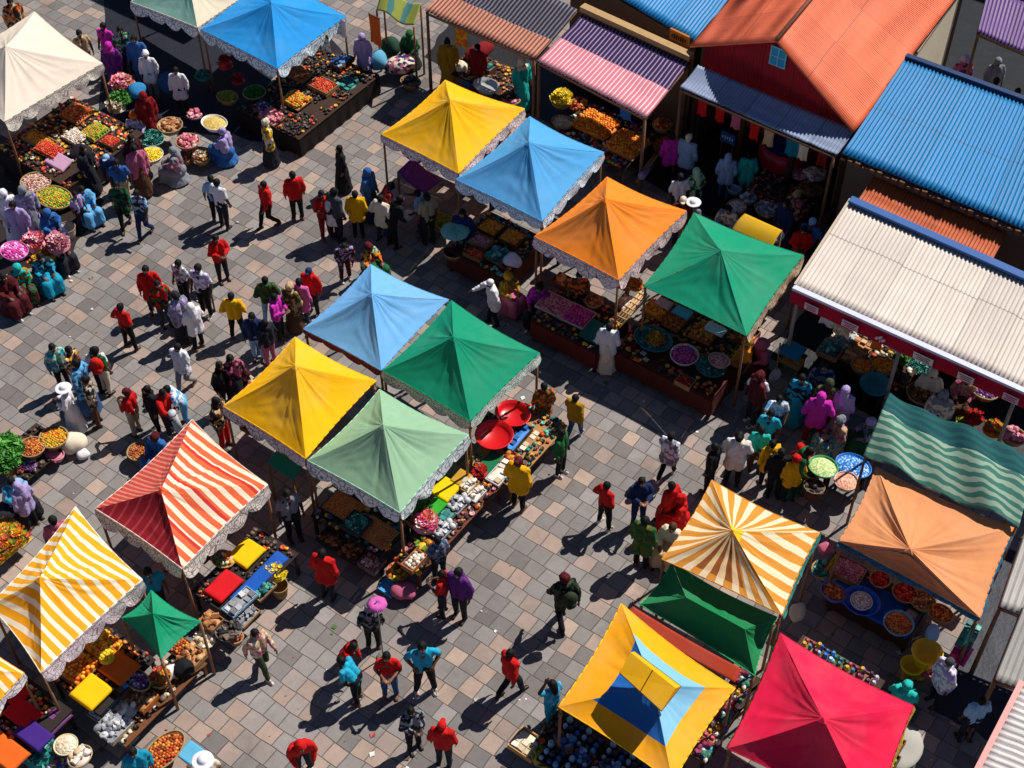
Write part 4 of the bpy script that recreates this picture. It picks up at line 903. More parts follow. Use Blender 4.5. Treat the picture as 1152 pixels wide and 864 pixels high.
 ('person in a pink headscarf and teal robe between the two awnings', 587, 66, None, -60, 'stand', 'kurta', 'turq', 'skirt', 'turq', 'scarf', 'cream'),
 ('seated vendor in violet in front of the orange tent', 607, 320, None, -110, 'sit', 'loose', 'magenta+purple', 'skirt', 'dark', 'bun'),
 ('person in white cap coat seen from behind with a pale box', 552, 322, (556, 364), 200, 'reach', 'loose', 'white', 'trousers', 'black', 'cap', 'white'),
 ('person in mustard beside the white coat at the cart end', 572, 308, None, -50, 'sit', 'loose', 'mustard+olive', 'skirt', 'rose', 'wrap', 'mustard'),
 ('person in a white cloak and cream skirt before the orange tent', 689, 362, (682, 416), 80, 'stand', 'loose', 'white', 'skirt', 'cream', 'hair'),
 # market yard in shade
 ('shopper in a magenta shirt beside the fruit awning', 757, 150, None, 100, 'stand', 'loose', 'magenta', 'trousers', 'black'),
 ('shopper in pale blue beside the magenta shirt', 775, 152, None, 60, 'stand', 'loose', 'lblue', 'trousers', 'navy', 'cap', 'cream'),
 ('shopper in white shirt behind the orange tent', 766, 196, None, 100, 'stand', 'tee', 'white', 'trousers', 'dark'),
 ('shopper in green scarf behind the orange tent', 784, 190, None, 120, 'stand', 'loose', 'mint+green', 'skirt', 'dark', 'scarf', 'mint'),
 ('shopper in a white top and blue jeans under the grey awning', 815, 180, (813, 224), 80, 'stand', 'loose', 'lblue', 'trousers', 'denim', 'scarf', 'lblue'),
 ('shopper in a turquoise shirt under the grey awning', 838, 178, (836, 222), 90, 'stand', 'loose', 'turq', 'trousers', 'turq'),
 ('shopper in a white hat between orange and green tents', 780, 226, None, 60, 'stand', 'tee', 'grey', 'trousers', 'dark', 'hat', 'white'),
 ('person in dark red beside the orange tent back edge', 769, 222, None, -100, 'stand', 'jacket', 'maroon', 'trousers', 'dark', 'cap', 'cream'),
 ('seated vendor among bundles near the red cauldron', 897, 216, None, 220, 'sit', 'loose', 'sand+brown+rose', 'skirt', 'brown', 'wrap', 'sand'),
 ('vendor in a dark blue robe beside the small mustard awning', 886, 225, None, 210, 'stand', 'kurta', 'navy', 'skirt', 'navy', 'hair'),
 ('vendor in a bright red jacket behind the cream roof corner', 905, 255, None, -100, 'phone', 'jacket', 'red', 'trousers', 'dark'),
 ('person with a pale blue cap beside the red jacket', 915, 246, None, -120, 'stand', 'tee', 'blue', 'trousers', 'dark', 'cap', 'lblue'),
 ('seated vendor in grey and brown near the dishes', 820, 232, None, 250, 'sit', 'loose', 'grey+cream', 'skirt', 'dark', 'hair'),
 ('person in violet in the dark yard at the top corner', 1087, 64, None, -90, 'stand', 'jacket', 'rose+purple', 'trousers', 'dark', 'wrap', 'lilac'),
 ('person in grey hood in the dark yard at the top corner', 1124, 66, None, -90, 'stand', 'jacket', 'grey', 'trousers', 'dark', 'hood', 'grey'),
 ('person in a pale patterned top behind the blue roof edge', 1122, 88, None, 60, 'stand', 'tee', 'cream+red+sky', 'trousers', 'dark', 'hair'),
 ('person in dark clothes at the far corner of the yard', 1146, 100, None, 60, 'stand', 'jacket', 'dgrey', 'trousers', 'dark', 'hair'),
 # under the cream roof and right cluster
 ('shopper in white shirt and black trousers casting a long shadow', 855, 428, (846, 470), 60, 'phone', 'tee', 'white', 'trousers', 'black'),
 ('shopper in white and blue bending beside the white shirt', 877, 448, (868, 492), -100, 'reach', 'tee', 'white+sky', 'trousers', 'navy'),
 ('shopper in red and teal print behind the turquoise tee', 868, 462, None, 250, 'stand', 'tee', 'cyan', 'trousers', 'maroon'),
 ('large shopper in a pinkish white blouse by the sunburst tent', 826, 484, (822, 546), 80, 'phone', 'loose', 'cream+white', 'trousers', 'black', 'bun'),
 ('person in black behind the pinkish white blouse', 805, 500, None, 150, 'stand', 'jacket', 'black', 'trousers', 'black'),
 ('shopper in turquoise tee beside the pinkish white blouse', 851, 486, (848, 530), 80, 'stand', 'tee', 'turq', 'trousers', 'brown'),
 ('person with yellow bib facing the crowd, light blue sleeves', 867, 498, (860, 545), 110, 'stand', 'loose', 'yellow', 'trousers', 'dark'),
 ('person with orange yellow bib nearest the dark basket', 894, 515, (886, 562), 100, 'stand', 'loose', 'yellow', 'trousers', 'dark', 'wrap', 'red'),
 ('person in black between the two yellow bibs', 880, 506, None, 90, 'stand', 'jacket', 'black', 'trousers', 'black'),
 ('shopper in bright magenta hooded top with arms spread', 916, 440, (912, 498), 80, 'hips', 'loose', 'magenta', 'trousers', 'dred', 'hood', 'magenta'),
 ('shopper in a pale lilac headscarf beside the magenta top', 952, 436, None, 60, 'stand', 'loose', 'lilac', 'skirt', 'rose+sand+teal', 'scarf', 'lilac'),
 ('vendor in dark green stripes behind the magenta top', 934, 428, None, -100, 'stand', 'loose', 'camo+olive', 'skirt', 'green', 'scarf', 'camo'),
 ('vendor in a red headwrap behind the lime basket', 902, 502, None, -60, 'sit', 'loose', 'red', 'skirt', 'green', 'wrap', 'red'),
 ('shopper in dark green leaning behind the lime basket', 912, 506, None, -20, 'lean', 'jacket', 'green', 'skirt', 'green', 'hair'),
 ('vendor in maroon next to the grey shovel sheet', 855, 420, None, 200, 'stand', 'jacket', 'maroon', 'trousers', 'dark', 'wrap', 'maroon'),
 ('vendor in teal apron under the cream roof corner', 903, 422, None, -110, 'stand', 'kurta', 'teal+dark', 'skirt', 'teal', 'hair'),
 ('vendor in dark blue beneath the red banner', 928, 408, None, -100, 'stand', 'jacket', 'navy+grey', 'trousers', 'dark', 'hair'),
 ('vendor in cream headscarf deep under the cream roof', 1051, 416, None, -110, 'stand', 'loose', 'cream', 'skirt', 'brown', 'scarf', 'cream'),
 ('vendor in grey robe beside the brown basket', 1063, 440, None, -110, 'stand', 'loose', 'grey+cream', 'skirt', 'grey+dark', 'scarf', 'grey'),
 ('seated vendor in brown under the banner middle', 1090, 424, None, -110, 'sit', 'loose', 'rose+sand', 'skirt', 'brown', 'wrap', 'cream'),
 ('seated vendor in patterned grey by the ripple canopy corner', 946, 470, None, 200, 'sit', 'loose', 'grey+rose+sand', 'skirt', 'sand+teal', 'wrap', 'grey'),
 ('seated vendor in blue grey print left of the ripple canopy', 980, 472, None, 180, 'sit', 'loose', 'grey+lilac+green', 'skirt', 'green', 'wrap', 'lilac'),
 # lower square
 ('person in a brown and green patterned coat by the red tubs', 611, 430, (611, 481), 100, 'stand', 'kurta', 'brown+olive+orange', 'trousers', 'denim', 'hair'),
 ('person in a mustard jacket walking from the red tubs', 651, 446, (645, 494), 60, 'walk', 'jacket', 'mustard', 'trousers', 'denim', 'hair'),
 ('person in a dark green jacket with shadow to the lower left', 632, 484, (630, 533), -30, 'stand', 'jacket', 'green', 'trousers', 'black', 'hair'),
 ('person in a boxy yellow shirt beside the stall end', 584, 513, (583, 572), 60, 'stand', 'loose', 'yellow', 'trousers', 'black', 'bun', 'maroon'),
 ('person in a white and black top stepping away, bucket hat', 757, 493, (749, 537), 60, 'walk', 'loose', 'grey+white', 'trousers', 'black', 'cap', 'black'),
 ('person in a red shirt with one elbow out in the open square', 683, 541, (679, 592), 40, 'hips', 'tee', 'red', 'trousers', 'black', 'hair'),
 ('person in a navy jacket facing the camera', 721, 536, (717, 588), -80, 'phone', 'jacket', 'navy', 'trousers', 'navy', 'hair'),
 ('person in a big red jacket beside the navy jacket', 756, 541, (750, 592), 130, 'stand', 'jacket', 'red', 'trousers', 'dred', 'hair'),
 ('crouching person in red at the side of the big red jacket', 766, 558, None, 170, 'sit', 'jacket', 'red', 'skirt', 'red', 'wrap', 'red'),
 ('person in an olive tunic with red collar, front of the group', 730, 580, (720, 638), 60, 'stand', 'kurta', 'olive+green', 'trousers', 'black', 'hair'),
 ('seated child in cream between the olive tunic and the tent', 757, 590, None, -120, 'sit', 'loose', 'cream', 'skirt', 'sand', 'hair', 'brown', 3),
 ('person in a dark camouflage jacket carrying a pack, alone', 641, 645, (633, 701), 110, 'walk', 'jacket', 'camo+black', 'trousers', 'black', 'wrap', 'maroon'),
 ('person in a red hoodie alone at the lower centre', 566, 730, (574, 781), 40, 'walk', 'jacket', 'red', 'trousers', 'black', 'hair'),
 ('person in a red tee with hunched shoulders and blue jeans', 441, 733, (440, 782), -90, 'phone', 'tee', 'red', 'trousers', 'denim', 'hair'),
 ('person in a teal tee standing upright with arms down', 477, 721, (479, 777), -80, 'hips', 'tee', 'cyan', 'trousers', 'black', 'hair'),
 ('person in a cyan tee with dark head bent low', 398, 744, (404, 788), 160, 'lean', 'tee', 'cyan', 'trousers', 'black', 'hair'),
 ('person in a puffy red jacket leaning beside the cyan tee', 383, 722, (390, 763), -20, 'lean', 'jacket', 'red', 'trousers', 'black', 'hair'),
 ('person in camouflage walking below the pink parasol', 418, 688, (421, 728), 100, 'stand', 'jacket', 'camo+black+grey', 'trousers', 'black', 'wrap', 'grey'),
 ('person in a cream floral shirt walking at the lower left', 281, 707, (297, 756), -40, 'walk', 'jacket', 'cream+sand+rose', 'trousers', 'camo', 'hair'),
 ('person in a red long shirt beside the spice crates', 354, 617, (370, 672), 70, 'stand', 'loose', 'red', 'trousers', 'dark', 'hair'),
 ('person in a grey blue shirt bending over at the stall end', 503, 610, (495, 652), 120, 'stand', 'tee', 'denim+grey', 'trousers', 'black', 'hair'),
 ('person in a purple sweater beside the small red top', 512, 638, (518, 694), -120, 'stand', 'jacket', 'purple', 'trousers', 'dark', 'hair'),
 ('person in a small red top beside the purple sweater', 493, 650, (500, 690), 160, 'phone', 'tee', 'red', 'trousers', 'dark', 'hair'),
 ('person in black floral jacket at the bottom of the square', 472, 795, (466, 841), -60, 'phone', 'jacket', 'black+grey+dark', 'trousers', 'black', 'hair'),
 ('person in red jacket and red cap at the bottom of the square', 498, 812, (500, 860), 80, 'stand', 'jacket', 'red', 'trousers', 'dark', 'cap', 'red'),
 ('broad person in red hood at the bottom edge', 338, 838, None, -70, 'lean', 'jacket', 'red', 'trousers', 'dark', 'hood', 'red'),
 ('long haired woman in a blue green top by the banded tent', 627, 770, (620, 812), 130, 'up', 'tee', 'teal+sky', 'trousers', 'teal', 'longhair'),
 ('person in a blue puffer jacket at the bottom left edge', 148, 843, None, -60, 'stand', 'jacket', 'teal', 'trousers', 'dark', 'hair'),
 ('person in a white hat at the bottom left edge', 227, 853, None, -60, 'stand', 'tee', 'cream', 'trousers', 'brown', 'hat', 'white'),
 ('person in a lilac wrap walking beside the yellow striped tent', 22, 555, (38, 592), 150, 'stand', 'loose', 'lilac', 'trousers', 'black', 'scarf', 'lilac'),
 ('seated person in blue green at the left edge', 11, 538, None, -40, 'sit', 'loose', 'teal+lblue', 'skirt', 'dark', 'hair'),
 ('person with a pink wrap behind the yellow striped tent peak', 58, 582, None, 120, 'stand', 'tee', 'rose', 'trousers', 'dark', 'hair'),
 ('shopper in pale blue under the yellow tent valance shade', 322, 552, None, -60, 'stand', 'tee', 'grey', 'trousers', 'dark', 'hair'),
 ('vendor in dark clothing under the striped tent corner', 165, 640, None, -60, 'stand', 'tee', 'teal', 'trousers', 'dark', 'hair'),
 ('person in a dark cap and pale lilac shirt by the yellow tubs', 1070, 742, None, 200, 'stand', 'loose', 'lilac+white', 'trousers', 'dark', 'cap', 'dgrey'),
 ('person in light blue at the right edge passage', 1106, 785, None, 100, 'stand', 'tee', 'lblue', 'trousers', 'dark', 'hair'),
 ('person in a sea green wrap in front of the yellow tubs', 1022, 768, None, 60, 'sit', 'loose', 'turq', 'skirt', 'green', 'wrap', 'turq'),
 ('vendor in navy behind the fruit crates of the sky blue tent', 520, 236, None, -100, 'stand', 'jacket', 'navy', 'trousers', 'dark', 'hair'),
 ('vendor in brown under the orange tent', 652, 306, None, -90, 'stand', 'tee', 'brown+orange', 'trousers', 'dark', 'hair'),
 ('vendor in mustard beneath the emerald tent edge', 842, 382, None, 190, 'stand', 'tee', 'mustard+orange', 'trousers', 'dark', 'wrap', 'mustard'),
 ('seated person with a pink straw hat beside the emerald tent', 858, 384, None, 200, 'sit', 'loose', 'rose', 'skirt', 'maroon', 'hat', 'rose'),
]
for row in PEOPLE:
    row = list(row); person(*row, group=(G if row[3] is not None else S))

def backpack(label, hx, hy, foot, face, col, side=0):
    g_ = at(*foot); r_ = R(face); root = empty('backpack', (g_.x - math.cos(r_) * .2, g_.y - math.sin(r_) * .2, 1.0), R(face - 90)); tag(root, label, 'backpack', 'bags carried by people')
    mb = MB(); mb.ball((0, -.06, .22), .15, (1.1, .75, 1.45), 14, 10); mb.ball((0, -.15, .12), .09, (1.2, .6, 1)); mb.tube((-.04, -.02, .42), (.04, -.02, .42), .014)
    use('pack', remesh(mb, .014, .008, 12, 'pack'), [fabric(col)], root)
    for s in (-1, 1):
        sb_ = MB(); prev = None
        for i in range(9):
            a = math.pi * i / 8; p = Vector((s * .10, .04 + .13 * math.sin(a), .22 + .17 * math.cos(a)))
            if prev is not None: sb_.tube(prev, p, .016, n=6)
            prev = p
        obj('strap', sb_.mesh('strap', fabric('#26262c')), root)
backpack('bright red backpack on the person in white shirt and black trousers', 0, 0, (121, 442), 100, '#d01a12')
backpack('dark camouflage pack on the lone walker in the lower square', 0, 0, (634, 701), 110, '#2b3524')
# pale rolled tube held by the man in red; phone; board
def roll(label, p, q, r, col, name='rolled_mat', cat='rolled mat'):
    c = (p + q) / 2; o_ = empty(name, c); tag(o_, label, cat); mb = MB(); mb.tube(p - c, q - c, r, r * .95, 16); obj('roll', mb.mesh('roll', fabric(col)), o_)
    for e, k in ((p, -1), (q, 1)):
        m2_ = MB(); m2_.tube(e - c + (q - p).normalized() * -.06 * k, e - c + (q - p).normalized() * -.03 * k, r * 1.08, n=16); obj('band', m2_.mesh('band', fabric('#6a6a70')), o_)
roll('long pale grey tube held upright by the man in red', at(193, 464, 1.15), at(203, 486, .45), .09, '#b9bcc2')
# ------------------------------------------------------------------ produce and containers
PAL = {
 'orange': ['#e8801a', '#f09a20', '#d86a10', '#eea832'], 'mango': ['#e8a018', '#d8b02a', '#b8a030', '#e88a20', '#c8601a'], 'tomato': ['#c8301a', '#e0502a', '#b82818', '#d86a3a'],
 'red': ['#b81c1c', '#d03a2a', '#8c1418'], 'pinkish': ['#d88a90', '#c86878', '#e0b0a8', '#b84a60'], 'magenta': ['#c4207e', '#d84a9a', '#a81868', '#e070b0'], 'pinkball': ['#d84aa8', '#e88ac8', '#c42a90', '#f0b0dc'],
 'lemon': ['#e8c820', '#d8b818', '#f0d850'], 'limes': ['#8aa82a', '#a8b838', '#c8b030', '#6a8a22', '#d87a20'], 'white': ['#e4dcd0', '#d0c6ba', '#f0e8de', '#c4a88c'], 'spice': ['#a8582a', '#b86a38', '#984a20', '#c07a48'],
 'brown': ['#6a3e22', '#8a5a30', '#54301a', '#a07040'], 'purple': ['#5a2a5a', '#6e3a78', '#8a5a98', '#c8b8cc'], 'greens': ['#2f6a1e', '#3f8a2a', '#245a18', '#5aa03a'], 'tealish': ['#1f6a68', '#2f8a80', '#175050', '#6ab0a0'],
 'mixed': ['#c84a2a', '#d8a030', '#3a6a3a', '#d8c8b0', '#7a3050'], 'bluejar': ['#2a5a9a', '#1f3f70', '#4a8ac0', '#6a4a38', '#2a2f3a', '#8aa8c0'], 'rainbow': ['#2a8aa8', '#c84a6a', '#d8d0c8', '#3a4a9a', '#c8a030', '#2a6a58', '#8a3050'],
 'lime_pale': ['#c8d08a', '#a8c878', '#e0dca8', '#8ab870'], 'blueg': ['#1f70c0', '#3a90dc', '#1858a0', '#a8d0f0'], 'salmon': ['#d89a80', '#c88060', '#e8b8a0'], 'flower': ['#d85a8a', '#e8a0b8', '#c82a4a', '#f0e0d8', '#e07a3a'],
 'flowery': ['#e0b020', '#d87a20', '#c84a3a', '#6a8a2a'], 'silver': ['#8a8c92', '#a8aab0', '#6a6c74', '#c8c8cc'], 'chili': ['#c02a18', '#d84a20', '#981c14'], 'nuts': ['#b88050', '#a06a3c', '#d0a070', '#7a4a28'], 'rose': ['#c87a8a', '#b85a70', '#d8a0a8'],
 'dried': ['#c86a2a', '#b84a1c', '#8a3a18', '#d8903a'], 'grain': ['#c8a858', '#b89a48', '#d8bc70'], 'stripe': ['#d8b0a0', '#a85a48', '#e0cabc'], 'cream': ['#d8cab0', '#c4b090', '#e8dcc8'], 'dark': ['#2a2424', '#4a3a34', '#1a1a20', '#6a5a50'],
}
WORD = {'orange': 'round oranges', 'mango': 'ripe yellow mangoes', 'tomato': 'red tomatoes', 'red': 'red fruit', 'pinkish': 'pink fruit', 'magenta': 'magenta sweets', 'pinkball': 'pink sweets', 'lemon': 'yellow lemons', 'limes': 'green and orange fruit', 'white': 'white bulbs', 'spice': 'brown spice', 'brown': 'brown nuts',
 'purple': 'purple vegetables', 'greens': 'leafy greens', 'tealish': 'teal goods', 'mixed': 'mixed vegetables', 'bluejar': 'dark blue jars', 'rainbow': 'many coloured trinkets', 'lime_pale': 'pale green grain', 'blueg': 'blue beads', 'salmon': 'salmon pink grain', 'flower': 'pink flowers', 'flowery': 'yellow and orange flowers',
 'silver': 'silvery wares', 'chili': 'red chillies', 'nuts': 'roasted nuts', 'rose': 'rose coloured goods', 'dried': 'dried orange fruit', 'grain': 'yellow grain', 'stripe': 'striped snacks', 'cream': 'cream bundles', 'dark': 'dark goods'}
HC = {}
def heap_mesh(kind, rnd, w_, d_, pal, sz=.035, mound=.09, var=0):
    key = (kind, rnd, round(w_, 1), round(d_, 1), pal, sz, mound, var)
    if key in HC: return HC[key]
    rg = random.Random(hash(str(key)) % 99991 if False else sum(map(ord, str(key)))); mb = MB()
    def inside(x, y): return (x / (w_ / 2)) ** 2 + (y / (d_ / 2)) ** 2 < 1 if rnd else (abs(x) < w_ / 2 and abs(y) < d_ / 2)
    def hgt(x, y):
        a = 1 - min(1, (2 * x / w_) ** 2); b = 1 - min(1, (2 * y / d_) ** 2)
        if rnd: a = max(0, 1 - (2 * x / w_) ** 2 - (2 * y / d_) ** 2); return mound * a ** .6
        return mound * (a * b) ** .35 * (1 + .3 * noise.noise(Vector((x * 5, y * 5, 1))))
    # the body of the heap
    n = 20
    if kind != 'jars':
        if rnd: 
            for i in range(8):
                pass
            prof = [(w_ / 2 * math.cos(a_ := math.pi / 2 * q / 8), 0) for q in range(9)]
            mb.lathe([(w_ / 2 * (1 - q / 8), hgt(w_ / 2 * (1 - q / 8), 0) - sz * .4) for q in range(9)], 28, 0, 0, (0, 0, 0), 1, d_ / w_, .3)
        else: mb.grid(lambda s, t: ((s - .5) * w_, (t - .5) * d_, hgt((s - .5) * w_, (t - .5) * d_) - sz * .5), n, n)
    if kind == 'grain':
        mb = MB(); st = .028; nx, ny = int(w_ / st), int(d_ / st)
        def gz(x, y): return hgt(x, y) + .012 * noise.noise(Vector((x * 40, y * 40, 3))) + .008 * rg.random()
        k0 = {}
        for i in range(nx + 1):
            for j in range(ny + 1):
                x, y = (i / nx - .5) * w_, (j / ny - .5) * d_
                if rnd:
                    q = math.hypot(2 * x / w_, 2 * y / d_)
                    if q > 1: x /= q; y /= q
                mb.v.append(Vector((x, y, gz(x, y)))); 
        for i in range(nx):
            for j in range(ny):
                a = i * (ny + 1) + j; mb.face((a, a + ny + 1, a + ny + 2, a + 1), 0, None, rg.random() * .999)
    elif kind in ('balls', 'long'):
        st = sz * 1.75; y = -d_ / 2 + sz; row = 0
        while y < d_ / 2 - sz * .3:
            x = -w_ / 2 + sz + (row % 2) * st / 2
            while x < w_ / 2 - sz * .3:
                xx, yy = x + rg.uniform(-.3, .3) * sz, y + rg.uniform(-.3, .3) * sz
                if inside(xx * 1.06, yy * 1.06):
                    r_ = sz * rg.uniform(.8, 1.15); q = Matrix.Rotation(rg.uniform(0, 6.3), 3, 'Z') @ Matrix.Rotation(rg.uniform(-.5, .5), 3, 'X')
                    mb.ball((xx, yy, hgt(xx, yy) + r_ * .35 + rg.uniform(0, .3) * sz), r_, (1, 1, .92) if kind == 'balls' else (.45, 1.6, .45), 7, 5, 0, rg.random() * .999, q)
                x += st
            y += st * .87; row += 1
    elif kind == 'leaf':
        for _ in range(int(420 * w_ * d_ / .25)):
            a = rg.uniform(0, 6.3); x, y = rg.uniform(-.5, .5) * w_, rg.uniform(-.5, .5) * d_
            if not inside(x, y): continue
            z_ = hgt(x, y) * rg.uniform(.5, 1.15); q = Matrix.Rotation(a, 3, 'Z') @ Matrix.Rotation(rg.uniform(-1.0, 1.0), 3, 'X') @ Matrix.Rotation(rg.uniform(-.6, .6), 3, 'Y'); L = sz * rg.uniform(1.2, 2.4); k = len(mb.v); c = Vector((x, y, z_ + .02))
            for p in ((-L, 0, 0), (0, -L * .5, .012), (L, 0, -.01), (0, L * .5, .012)): mb.v.append(c + q @ Vector(p))
            mb.face((k, k + 1, k + 2, k + 3), 0, None, rg.random() * .999)
    elif kind == 'flower':
        for _ in range(int(90 * w_ * d_ / .16)):
            x, y = rg.uniform(-.5, .5) * w_, rg.uniform(-.5, .5) * d_
            if not inside(x, y): continue
            r_ = sz * rg.uniform(.8, 1.5); c = Vector((x, y, hgt(x, y) + rg.uniform(0, .08))); v_ = rg.random() * .999
            for p in range(6):
                a = p * 1.047 + rg.random(); k = len(mb.v); d1 = Vector((math.cos(a), math.sin(a), .5)) * r_; d2 = Vector((math.cos(a + .9), math.sin(a + .9), .5)) * r_
                mb.v += [c, c + d1, c + (d1 + d2) * .62 + Vector((0, 0, r_ * .3)), c + d2]; mb.face((k, k + 1, k + 2, k + 3), 0, None, v_)
    elif kind == 'jars':
        st = sz * 2.5; y = -d_ / 2 + sz
        while y < d_ / 2:
            x = -w_ / 2 + sz
            while x < w_ / 2:
                if inside(x, y):
                    h_ = sz * rg.uniform(1.2, 3.4); v_ = rg.random() * .999; c = (x + rg.uniform(-.3, .3) * sz, y + rg.uniform(-.3, .3) * sz, 0); r_ = sz * rg.uniform(.8, 1.2)
                    mb.lathe([(r_ * .7, 0), (r_, h_ * .4), (r_ * .9, h_ * .75), (r_ * .55, h_ * .9), (r_ * .62, h_), (r_ * .45, h_), (.001, h_ * .93)], 9, 0, 0, c, r=v_)
                x += st
            y += st
    elif kind == 'jumble':
        for _ in range(int(46 * w_ * d_ / .25)):
            x, y = rg.uniform(-.46, .46) * w_, rg.uniform(-.46, .46) * d_
            if not inside(x, y): continue
            r_ = rg.uniform(.03, .075); q = Matrix.Rotation(rg.uniform(0, 6.3), 3, 'Z') @ Matrix.Rotation(rg.uniform(-.7, .7), 3, 'X'); c = Vector((x, y, hgt(x, y) + rg.uniform(0, .05))); v_ = rg.random() * .999
            if rg.random() < .5: mb.box(c, (r_ * 2, r_ * rg.uniform(.8, 1.6), r_ * rg.uniform(.4, 1.2)), m=0, r=v_, mat=q)
            else: mb.ball(c, r_, (1, rg.uniform(.6, 1.4), rg.uniform(.5, 1)), 8, 6, 0, v_, q)
    elif kind == 'folded':
        y = -d_ / 2 + .07
        while y < d_ / 2 - .04:
            x = -w_ / 2 + .08
            while x < w_ / 2 - .05:
                for lv in range(rg.randrange(1, 4)):
                    mb.box((x + rg.uniform(-.01, .01), y + rg.uniform(-.01, .01), .02 + lv * .035), (.13, .105, .03), rg.uniform(-.15, .15), 0, rg.random() * .999)
                x += .15
            y += .125
    me = mb.mesh('heap', palette('produce_' + pal, PAL[pal]), kind not in ('jumble', 'folded', 'leaf', 'grain'))
    HC[key] = me; return me
CM = {}
def crate_mesh(w_, d_, h_, t=.018):
    k = ('c', round(w_, 2), round(d_, 2), h_)
    if k not in CM:
        mb = MB(); mb.box((0, 0, .01), (w_, d_, .02))
        for s in (-1, 1):
            mb.box((s * (w_ / 2 - t / 2), 0, h_ / 2 + .012), (t, d_ - 2 * t - .002, h_)); mb.box((0, s * (d_ / 2 - t / 2), h_ / 2 + .012), (w_, t, h_ + .003))
        CM[k] = mb.mesh('crate', [None], False)
    return CM[k]
def bowl_mesh(r, h_, d_ratio=1, flare=.75):
    k = ('b', round(r, 2), h_, d_ratio, flare)
    if k not in CM:
        mb = MB(); mb.lathe([(.001, 0), (r * flare, 0), (r * (flare + .55 * (1 - flare)), h_ * .5), (r, h_), (r * 1.03, h_ + .012), (r * .97, h_ + .012), (r * (flare + .5 * (1 - flare)) - .01, h_ * .5), (r * flare * .95, .02), (.001, .02)], 36, sy=d_ratio)
        CM[k] = mb.mesh('bowl', [None])
    return CM[k]
def ring_mesh(r, t, d_ratio=1):
    k = ('r', round(r, 2), t, d_ratio)
    if k not in CM:
        mb = MB(); n = 36; prev = None
        for i in range(n + 1):
            a = 2 * math.pi * i / n; p = Vector((r * math.cos(a), r * d_ratio * math.sin(a), 0))
            if prev is not None: mb.tube(prev, p, t, n=6, caps=False)
            prev = p
        CM[k] = mb.mesh('rim', [None])
    return CM[k]
def weave(col):
    k = ('weave', col)
    if k in MC: return MC[k]
    m, nt_, p = newmat('woven_cane'); tc = nd(nt_, 'TexCoord'); wv_ = nd(nt_, 'TexWave'); wv_.bands_direction = 'Z'; wv_.inputs['Scale'].default_value = 14; wv_.inputs['Distortion'].default_value = 2; nt_.links.new(tc.outputs['Object'], wv_.inputs['Vector'])
    c = mixc(nt_, wv_.outputs['Fac'], lin(col), tuple(x * .45 for x in lin(col)[:3]) + (1,)); finish(nt_, p, c, tc.outputs['Object'], .2, 12, .8, .006, 60); MC[k] = m; return m
rt = random.Random(5)
TABLES = []; FOOT = []
GT = 'trays and crates of goods on the stalls'; GB = 'baskets and bowls of goods'
def heap(kind, rnd, w_, d_, pal, loc, rot, label, sz, mound):
    o_ = bpy.data.objects.new(WORD[pal].split()[-1] if kind not in ('jars',) else 'jars', heap_mesh(kind, rnd, w_, d_, pal, sz, mound)); o_.name = {'grain': 'grain_heap', 'leaf': 'greens', 'flower': 'flowers', 'jars': 'jars', 'jumble': 'assorted_goods', 'folded': 'folded_cloths'}.get(kind, 'fruit_heap')
    link(o_); o_.location = loc; o_.rotation_euler = (0, 0, rot)
    tag(o_, label, 'produce' if kind in ('balls', 'grain', 'leaf', 'long') else ('flowers' if kind == 'flower' else 'wares'), 'heaps of goods in trays and baskets', 'stuff'); return o_
